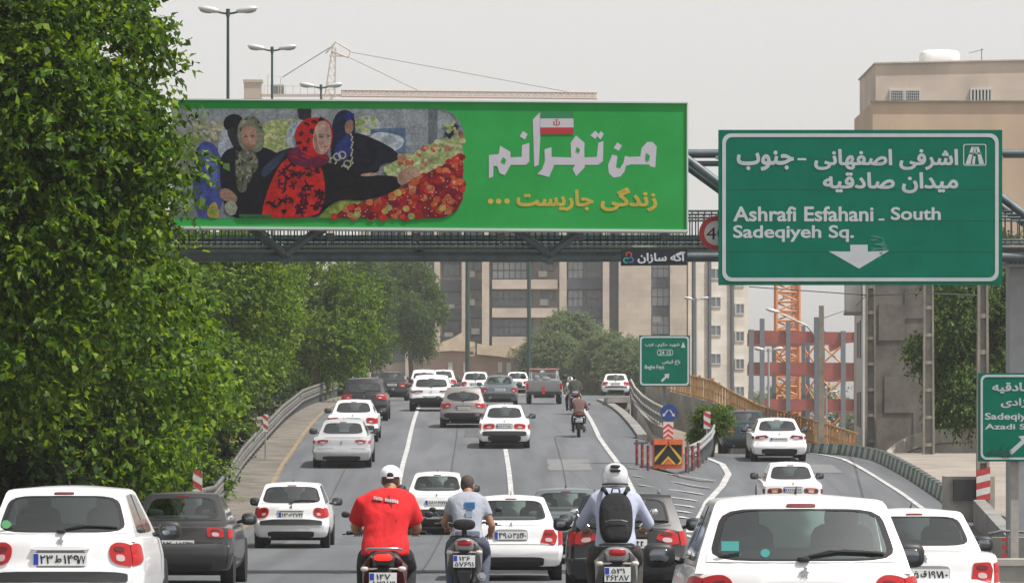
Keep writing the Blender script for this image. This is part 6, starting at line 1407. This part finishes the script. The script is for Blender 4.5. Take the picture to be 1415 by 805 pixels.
def person(loc, label, shirt, trousers, headkind='hair', wide=1.0, sleeve=.5, sc=1.0, hands=((-.30,.86,1.0),(.30,.86,1.0)), head_off=(0,0), yaw_head=0, loose=1.0, group='motorcycle riders', elbow=.0, hem=.86, hairm=None, shoe=None, hands_detail=True):
    G_ = empty('person', loc, 0, label, 'person', group); G_.scale = (sc, sc, sc)
    def yl(z): return .30+(z-.82)*.42
    nx, ny = head_off; HT = 1.62; hc = (nx, yl(1.5)+.04+ny, HT-.125)
    # torso of the shirt
    m_ = MB(); R_ = [(hem,.195,.145),(.92,.19,.14),(1.0,.175,.13),(1.1,.18,.13),(1.2,.205,.135),(1.3,.222,.13),(1.36,.205,.115),(1.405,.14,.09),(1.425,.075,.07)]
    m_.loft([ering((nx*max(0,(z-1)/.5), yl(z), z), rx*wide, ry*(1+.25*(wide-1))*(1 if z > 1.25 else loose)) for z, rx, ry in R_])
    sh, el = [], []
    for s, hd in zip((-1,1), hands):
        S_ = Vector((s*.172*wide, yl(1.31), 1.335-.03*wide-(wide-1)*.12)); H_ = Vector(hd); E_ = (S_+H_)/2+Vector((s*(.055+elbow),-.09,-.09)); sh.append(S_); el.append(E_)
        e_ = S_+(E_-S_)*min(1, sleeve*2); pts = [S_+Vector((-s*.05,0,.0)), S_, S_+(e_-S_)*.5, e_]; rr = [.078*wide,.080*wide,.074*loose*wide,.070*loose*wide]
        if sleeve > .5: pts.append(E_+(H_-E_)*(sleeve-.5)*1.85); rr = [.075,.078,.065,.058,.042]
        m_.tube(pts, rr, 14)
    remeshed(m_, 'shirt', shirt, G_, .017, 11)
    # skin: neck and arms
    m_ = MB(); m_.tube([(nx, yl(1.38), 1.36),(nx, yl(1.46), 1.44),(hc[0], hc[1]-.01, hc[2]-.04)], [.062,.055,.058], 14)
    for s, S_, E_, hd in zip((-1,1), sh, el, hands):
        H_ = Vector(hd); m_.tube([S_, S_+(E_-S_)*.5, E_, E_+(H_-E_)*.4, E_+(H_-E_)*.92], [.055*wide,.05*wide,.045*wide,.046*wide,.030], 12)
    remeshed(m_, 'body', M_skin, G_, .013, 3)
    for s, E_, hd in zip((-1,1), el, hands):
        m_ = MB(); H_ = Vector(hd); d = (H_-E_).normalized(); m_.sell(tuple(H_), (.042,.045,.022), 2.6, 12, 8)
        if hands_detail:
            for k in range(4): x = H_.x+s*(.03-.02*k); L_ = (.05,.058,.055,.045)[k]; m_.tube([(x,H_.y+.025,H_.z+.008),(x,H_.y+.025+L_*.7,H_.z-.004),(x,H_.y+.02+L_*.8,H_.z-.035),(x,H_.y+.02,H_.z-.048)], [.0105,.010,.009,.008], 7)
            m_.tube([(H_.x-s*.035,H_.y-.01,H_.z-.005),(H_.x-s*.055,H_.y+.012,H_.z-.022),(H_.x-s*.05,H_.y+.035,H_.z-.036)], [.012,.0105,.009], 7)
        m_.build('hand', M_skin, G_, smooth=60)
    # head
    Mh = Matrix.Translation(hc) @ Matrix.Rotation(yaw_head, 4, 'Z')
    hm = MB(); hm.sell((0,0,.01), (.077,.096,.115), 2.15, 20, 14, M=Mh); hm.sell((0,.035,-.06), (.055,.062,.06), 2.3, 14, 10, M=Mh); hm.sell((0,.10,-.015), (.014,.024,.026), 2, 8, 6, M=Mh)
    for s in (-1,1): hm.sell((s*.08,-.002,-.012), (.012,.022,.033), 2, 8, 6, M=Mh)
    hd_ = remeshed(hm, 'head', M_skin, G_, .009, 2)
    em = MB()
    for s in (-1,1): em.sell((s*.031,.092,.012), (.013,.008,.007), 2, 8, 6, M=Mh)
    em.sell((0,.092,-.062), (.024,.008,.006), 2, 8, 5, M=Mh); em.build('face_features', mat('eye_dark', (.06,.025,.02), .5), hd_)
    if headkind in ('hair','cap'):
        m_ = MB(); m_.sell((0,-.014,.022), (.082,.092,.108), 2.2, 20, 12, M=Mh); o = m_.build('hair', hairm or M_hair, G_, smooth=70)
    if headkind == 'cap':
        o.scale = (1,1,1); Mc = mat('cap_white', (.78,.78,.82), .8, noise=.05, bump=.2); m_ = MB(); rg_ = []
        for z, r in ((.02,.098),(.05,.097),(.085,.086),(.11,.062),(.125,.03),(.128,.005)): rg_.append([tuple(Mh @ Vector((math.cos(2*math.pi*k/28)*r, math.sin(2*math.pi*k/28)*r*1.13-.004, z+.012))) for k in range(28)])
        m_.loft(rg_, cap=False); cp = m_.build('cap', Mc, G_, smooth=60)
        m_ = MB(); m_.prism([tuple(Mh @ Vector((.07*math.cos(a), .10+.085*math.sin(a), .035-.02*math.sin(a)))) for a in [math.pi*k/10 for k in range(11)]], (0,0,.006)); m_.build('cap_visor', Mc, cp)
        m_ = MB(); m_.sell((0,-.100,.045), (.034,.022,.030), 2.2, 14, 8, M=Mh); m_.build('cap_opening', M_hair, cp, smooth=60)
        m_ = MB(); m_.sell((0,-.122,.022), (.036,.006,.008), 3, 12, 6, M=Mh); m_.build('cap_strap', Mc, cp)
    if headkind == 'helmet':
        Mw = mat('helmet_silver_white', (.62,.64,.66), .3, .15, coat=.6); m_ = MB(); m_.sell((0,-.005,.01), (.130,.155,.148), 2.3, 24, 16, M=Mh); hh = m_.build('helmet', Mw, G_, smooth=60)
        m_ = MB(); m_.sell((0,-.155,.085), (.055,.014,.016), 3.5, 14, 6, M=Mh); m_.sell((0,-.12,.125), (.05,.03,.016), 3, 14, 6, M=Mh); m_.build('helmet_vent', M_dark, hh, smooth=60)
        m_ = MB(); m_.tube([tuple(Mh @ Vector((.128*math.sin(a)*1.0, -.158*math.cos(a), -.055+.012*math.cos(a)))) for a in [-1.3+.26*k for k in range(11)]], .009, 6); m_.tube([tuple(Mh @ Vector((.125*math.sin(a), -.150*math.cos(a), -.095+.012*math.cos(a)))) for a in [-1.1+.22*k for k in range(11)]], .014, 6); m_.build('helmet_trim', M_dark, hh, smooth=60)
        m_ = MB(); m_.sell((0,.13,.01), (.1,.035,.05), 3, 14, 8, M=Mh); m_.build('visor', M_black, hh, smooth=60)
    # trousers and shoes
    m_ = MB(); m_.loft([ering((0,.30,.80),.17,.14),ering((0,.31,.88),.175,.135),ering((0,.33,.96),.165,.12)])
    feet = []
    for s in (-1,1):
        k_ = Vector((s*.215,.74,.68)); f_ = Vector((s*.20,.50,.27)); m_.tube([(s*.09,.30,.84),(s*.17,.48,.78),k_,(k_+f_)/2+Vector((0,-.01,0)),f_], [.105,.098,.072,.065,.052], 14); feet.append(f_)
    remeshed(m_, 'trousers', trousers, G_, .018)
    for f_ in feet: m_ = MB(); m_.sell((f_.x,f_.y+.07,f_.z-.05), (.048,.13,.045), 2.8, 14, 8); m_.build('shoe', shoe or M_black, G_, smooth=60)
    return G_, Mh
def motorcycle(loc, label, c1, c2, seatm, plate=None, scooter=False, backrest=False, tailm=None, lit=False, group='motorcycles in the traffic', exhaust=1):
    B_ = empty('motorcycle', loc, 0, label, 'motorcycle', group)
    for y, nm in ((0,.30),(1.25,.30)):
        m_ = MB(); n = 26; prof = [(0,.245),(.035,.255),(.05,.28),(.035,.297),(0,.302),(-.035,.297),(-.05,.28),(-.035,.255)]
        m_.loft([[(x, y+r*math.cos(2*math.pi*k/n), .302+r*math.sin(2*math.pi*k/n)) for k in range(n)] for x, r in prof+[prof[0]]], cap=False); w = m_.build('wheel', M_tyre, B_, smooth=50)
        m_ = MB(); m_.cyl((-.02,y,.302),(.02,y,.302),.05,12)
        for k in range(6): m_.tube([(0,y,.302),(0,y+.25*math.cos(k*math.pi/3),.302+.25*math.sin(k*math.pi/3))],.013,5)
        m_.build('spoke', M_rim, w)
    m_ = MB(); m_.sell((0,.62,.42),(.13,.24,.17),3,14,10); m_.build('engine', M_steeld, B_, smooth=50)
    m_ = MB(); m_.tube([(0,.1,.72),(0,.5,.62),(0,.95,.85)],.03,8); [m_.tube([(s*.09,.0,.31),(s*.09,.5,.38)],.025,6) for s in (-1,1)]; [m_.tube([(s*.1,.05,.33),(s*.12,.22,.74)],.024,8) for s in (-1,1)]; m_.build('frame', M_dark, B_, smooth=60)
    m_ = MB(); [m_.tube([(s*.09,1.25,.31),(s*.08,.98,.92)],.026,8) for s in (-1,1)]; m_.build('fork', M_rim, B_, smooth=60)
    m_ = MB(); m_.tube([(-.36,.80,1.0),(-.22,.88,1.02),(0,.95,.96),(.22,.88,1.02),(.36,.80,1.0)],.013,8); m_.build('handlebar', M_dark, B_, smooth=60)
    m_ = MB(); [m_.tube([(s*.25,.865,1.01),(s*.37,.795,1.0)],.019,8) for s in (-1,1)]; [m_.tube([(s*.26,.88,1.0),(s*.42,.9,.985)],.006,5) for s in (-1,1)]; m_.build('grip', M_black, B_, smooth=60)
    for s in (-1,1): m_ = MB(); m_.tube([(s*.24,.9,1.02),(s*.36,.95,1.14)],.007,6); m_.sell((s*.39,.95,1.17),(.042,.014,.03),2.4,12,8); m_.build('mirror', M_dark if not lit else M_chrome, B_, smooth=60)
    m_ = MB(); m_.sell((0,.62,.80),(.13,.24,.10),2.6,16,10) if not scooter else m_.sell((0,1.02,.72),(.2,.12,.3),3,16,10); m_.build('tank' if not scooter else 'leg_shield', c1, B_, smooth=60)
    m_ = MB(); m_.loft([ering((0,-.12,.845),.09,.035),ering((0,-.1,.80),.11,.06)]); m_.loft([[(x*w, y, z+h*(1-(x)**2)*.0) for x, h in ((-1,0),(-.8,1),(.8,1),(1,0))]+[(x*w*.95, y, z-.09) for x in (1,-1)] for y, w, z in ((-.16,.10,.86),(.0,.125,.85),(.3,.14,.80),(.55,.10,.80))]); m_.build('seat', seatm, B_, smooth=40)
    # tail
    m_ = MB(); m_.loft([ering((0,-.30,.80),.075,.02,16,3),ering((0,-.28,.80),.10,.055,16,3,R(90)),ering((0,-.05,.77),.15,.075,16,3,R(90)),ering((0,.25,.72),.165,.09,16,3,R(90))]) if False else None
    rows = []
    for y, w, z0, z1 in ((-.32,.055,.74,.83),(-.30,.085,.72,.85),(-.18,.125,.69,.86),(.05,.165,.62,.84),(.3,.17,.55,.80)): rows.append([(w*math.copysign(abs(math.cos(t))**.7,math.cos(t)), y, (z0+z1)/2+(z1-z0)/2*math.copysign(abs(math.sin(t))**.7,math.sin(t))) for t in [2*math.pi*k/20 for k in range(20)]])
    m_.loft(rows); m_.build('tail_fairing', c1, B_, smooth=50)
    for s in (-1,1):
        m_ = MB(); m_.loft([[(s*a, y, z) for a, y, z in ((.12,-.22,.80),(.17,-.22,.76),(.17,-.2,.70),(.12,-.2,.72))],[(s*a, y, z) for a, y, z in ((.14,.1,.80),(.21,.1,.72),(.2,.1,.5),(.13,.1,.5))],[(s*a, y, z) for a, y, z in ((.12,.35,.7),(.18,.35,.6),(.18,.35,.42),(.12,.35,.42))]]); m_.build('side_panel', c2, B_, smooth=40)
    tl = tailm or M_tail; m_ = MB(); m_.sell((0,-.315,.805),(.085,.03,.032),3.2,16,8); t_ = m_.build('tail_light', tl, B_, smooth=60)
    m_ = MB(); m_.tube([(-.16,-.12,.87),(-.13,-.34,.885),(.13,-.34,.885),(.16,-.12,.87)],.013,8); m_.build('grab_rail', M_rim if c1 is not c2 else M_dark, B_, smooth=60)
    for s in (-1,1): m_ = MB(); m_.tube([(s*.05,-.28,.70),(s*.15,-.29,.70)],.01,6); m_.sell((s*.17,-.3,.70),(.038,.028,.024),2.4,12,8); m_.build('indicator', mat('indicator_clear', (.6,.55,.5), .2, coat=.5), B_, smooth=60)
    m_ = MB(); m_.loft([[(-.07,-.27,.74),(.07,-.27,.74),(.07,-.24,.74),(-.07,-.24,.74)],[(-.08,-.40,.48),(.08,-.40,.48),(.08,-.37,.48),(-.08,-.37,.48)],[(-.05,-.40,.34),(.05,-.40,.34),(.05,-.38,.34),(-.05,-.38,.34)]]); m_.build('mudguard', M_black, B_)
    yq, z0, z1 = -.405, .53, .67; m_ = MB(); m_.loft([[(-.125,yq,z0),(.125,yq,z0),(.125,yq,z1),(-.125,yq,z1)],[(-.125,yq+.012,z0),(.125,yq+.012,z0),(.125,yq+.012,z1),(-.125,yq+.012,z1)]]); pt_ = m_.build('number_plate', M_plate, B_)
    m_ = MB(); m_.b2((-.12,yq-.003,z0+.072),(-.08,yq,z1-.006)); m_.build('plate_band', M_blue, pt_); pl = Plane(lambda u, v: (u, yq, v)); a, b = plate or ('۳۸۴', '۲۵۶۷۱'); m_ = MB(); letter(m_, a, pl, -.06, .07, z1-.012, z0+.078, .02, .003); letter(m_, b, pl, -.11, .11, z0+.064, z0+.01, .02, .003); m_.build('plate_lettering', M_ink, pt_)
    m_ = MB(); m_.tube([(.14,.5,.3),(.17,.1,.34),(.2,-.25,.42)],[.03,.045,.05],12); m_.tube([(.2,-.25,.42),(.204,-.28,.426)],[.035,.03],12); m_.build('exhaust_pipe', M_rim, B_, smooth=60)
    for s in (-1,1): m_ = MB(); m_.tube([(s*.1,.55,.27),(s*.3,.55,.25)],.014,6); m_.build('footrest', M_dark, B_)
    m_ = MB(); m_.loft([[(x, 1.25+.33*math.cos(a), .302+.33*math.sin(a)) for x in (-.07,.07)]+[(x, 1.25+.315*math.cos(a), .302+.315*math.sin(a)) for x in (.07,-.07)] for a in [.3+.3*k for k in range(8)]]); m_.build('front_mudguard', c1, B_, smooth=50)
    if backrest: m_ = MB(); m_.sell((0,-.36,1.02),(.13,.03,.065),2.6,18,10); m_.tube([(0,-.34,.88),(0,-.35,1.0)],.03,8); m_.build('backrest', M_black, B_, smooth=60)
    return B_
def rider_at(px, Y): x = PX(px, Y); return (x, Y, road_z(x, Y))
Mrd = paint('bike_dark_red', (.12,.008,.012)); Mbb = paint('bike_black', (.012,.012,.013)); Mbs = paint('bike_silver', (.36,.36,.36), .5)
L_ = rider_at(531, 39.0); motorcycle(L_, 'black and dark red motorcycle ridden by the person in the red shirt', Mbb, Mrd, M_black, ('۱۴۷','۸۲۹۱۳'), tailm=mat('tail_light_lit_red', (.8,.03,.02), .3, emit=.7))
red, Mh = person(L_, 'person in a red printed T-shirt and white cap riding at the left', cloth('shirt_red', (.52,.01,.014), .22), cloth('trousers_black', (.015,.015,.018)), 'cap', wide=1.17, sleeve=.42, loose=1.12, head_off=(.04,0), elbow=-.01, hem=.80, hairm=M_hairs, hands=((-.27,.84,1.02),(.27,.84,1.02)))
def shirt_print(G_, tris, m, nm, y0, slope=.42): pass
def yb(x, z, wide=1.17): return .30+(z-.82)*.42-.135*math.sqrt(max(.05, 1-(x/.25)**2))-.012
m_ = MB(); plr = Plane(lambda u, v: (u, yb(u, v), v))
letter(m_, 'RACING', plr, -.11, .03, 1.345, 1.305, .03, .012) if False else None
rdp = random.Random(2)
for k in range(11):
    if k == 4: continue
    x = -.11+k*.021; z = 1.318-.0035*k; a_, b_ = rdp.uniform(0,.007), rdp.uniform(.018,.034); m_.prism([(x,yb(x,z)-.004,z+a_),(x+.017,yb(x+.02,z)-.004,z),(x+.02,yb(x+.02,z)-.003,z+b_),(x+.003,yb(x,z)-.003,z+.034)],(0,.02,0))
m_.build('print_lettering', mat('print_cream', (.7,.62,.6), .8), red)
m_ = MB(); m_.prism([(.02,yb(.02,1.36)-.004,1.36),(.035,yb(.03,1.36)-.004,1.355),(.13,yb(.13,1.12)-.004,1.1),(.10,yb(.1,1.1)-.004,1.12)],(0,.01,0)); m_.build('print_streak', mat('print_dark_red', (.1,.012,.015), .9), red)
L2 = rider_at(642, 49.5); motorcycle(L2, 'grey scooter with a black backrest pad and wide red tail light', Mbs, Mbs, M_black, ('۱۲۶','۵۷۶۹۱'), scooter=True, backrest=True)
gr_, Mh = person((L2[0]+.03,L2[1],L2[2]), 'person with cropped hair in a grey blue T-shirt on the scooter', cloth('shirt_grey', (.30,.32,.37), .1), cloth('trousers_blue_grey', (.075,.085,.12)), 'hair', wide=.98, sleeve=.30, head_off=(.0,0), yaw_head=-.35, hairm=M_hairs, hands=((-.25,.80,.98),(.27,.62,.90)), sc=.975, elbow=.02)
m_ = MB()
for i in range(5):
    for j in range(4):
        if (i, j) in ((0,0),(4,0)): continue
        x = -.055+i*.026+.02; z = 1.21+j*.024; m_.b2((x,yb(x,z)-.0,z),(x+.021,yb(x,z)+.02,z+.019))
m_.build('print_emblem', mat('print_blue', (.03,.22,.5), .8, noise=.3, scale=30), gr_)
m_ = MB(); m_.b2((-.02,yb(0,1.15),1.12),(.055,yb(0,1.15)+.02,1.19)); m_.build('print_block', mat('print_pale_blue', (.3,.4,.5), .8), gr_)
L3 = rider_at(852, 41); motorcycle(L3, 'silver motorcycle with a small round red light ridden by the helmeted person', Mbs, Mbs, M_black, ('۵۳۱','۴۶۲۸۷'), lit=True)
hp, Mh = person(L3, 'person in a pale blue shirt, silver helmet and black backpack on a motorcycle', cloth('shirt_pale_blue', (.36,.39,.5), .1), cloth('trousers_dark_brown', (.045,.04,.035)), 'helmet', wide=1.06, sleeve=.86, loose=1.1, hem=.84, elbow=.05, hands=((-.28,.84,1.0),(.28,.84,1.0)))
Mbp = cloth('backpack_black', (.012,.012,.014), .2); bp = empty('backpack', (L3[0], L3[1], L3[2]), 0, 'black backpack on the back of the helmeted rider', 'backpack')
m_ = MB(); m_.sell((0,.27,1.11),(.165,.10,.27),2.7,22,16, M=Matrix.Translation((0,.27,1.11)) @ Matrix.Rotation(-.36,4,'X') @ Matrix.Translation((0,-.27,-1.11))); remeshed(m_, 'bag', Mbp, bp, .014, 3)
m_ = MB(); m_.sell((0,.175,1.0),(.13,.05,.12),3,18,10, M=Matrix.Translation((0,.175,1.0)) @ Matrix.Rotation(-.3,4,'X') @ Matrix.Translation((0,-.175,-1.0))); m_.build('front_pocket', Mbp, bp, smooth=60)
m_ = MB(); m_.tube([(-.11,.135,1.09),(-.05,.13,1.105),(.05,.13,1.105),(.11,.135,1.09)],.005,5); m_.tube([(-.04,.36,1.37),(-.03,.33,1.41),(.03,.33,1.41),(.04,.36,1.37)],.01,6); m_.build('zip_and_loop', M_steeld, bp)
for s in (-1,1): m_ = MB(); m_.tube([(s*.09,.30,1.36),(s*.12,.42,1.41),(s*.14,.58,1.36),(s*.15,.62,1.22)],.02,8); m_.build('strap', Mbp, bp)
m_ = MB()
for q in ([(-.05,1.25),(.03,1.27),(-.01,1.21)],[(-.06,1.2),(.0,1.205),(.03,1.17),(-.02,1.165)],[(.03,1.24),(.07,1.22),(.04,1.195)]): m_.prism([(x,.195+(z-1.1)*.36,z) for x, z in q],(0,.012,0))
m_.build('print_emblem', mat('print_grey', (.2,.2,.21), .8), bp)
L4 = rider_at(800, 150); motorcycle(L4, 'small dark motorcycle farther up the road with a brown shirted rider', Mbb, Mbb, M_black)
person(L4, 'distant person in a brown shirt leaning forward on a small motorcycle', cloth('shirt_brown', (.12,.07,.06)), cloth('trousers_navy', (.02,.022,.035)), 'hair', wide=1.1, head_off=(0,.12), sleeve=.45, sc=.95, hands_detail=False)
L5 = rider_at(795, 176); motorcycle(L5, 'farthest motorcycle carrying two people beside the pickup', Mbb, Mbb, M_black)
person(L5, 'distant pillion passenger in a dark green shirt with dark hair', cloth('shirt_dark_green', (.035,.045,.035)), cloth('trousers_pale', (.3,.3,.32)), 'hair', wide=1.1, sleeve=.45, sc=1.0, hands=((-.2,.5,1.0),(.2,.5,1.0)), hands_detail=False)
person((L5[0]-.14, L5[1]+.42, L5[2]), 'distant driver with a white helmet in front of the pillion passenger', cloth('shirt_white', (.5,.5,.5)), cloth('trousers_navy', (.02,.022,.035)), 'helmet', sc=.95, sleeve=.8, head_off=(-.06,0), hands_detail=False)

# ------------------------------------------------------------------ air
hz_ = MB(); hz_.b2((-880,-60,-3.5),(880,1250,95)); hv = nmat('haze')[0]; N = hv.node_tree.nodes; N.remove(N['Principled BSDF'])
pv = N.new('ShaderNodeVolumePrincipled'); pv.inputs['Color'].default_value = (.93,.94,.95,1); pv.inputs['Density'].default_value = .0003; pv.inputs['Anisotropy'].default_value = .2
hv.node_tree.links.new(pv.outputs[0], N['Material Output'].inputs['Volume']); ho = hz_.build('haze', hv); ho['kind'] = 'stuff'
tag(ho, 'pale summer haze in the air over the road')
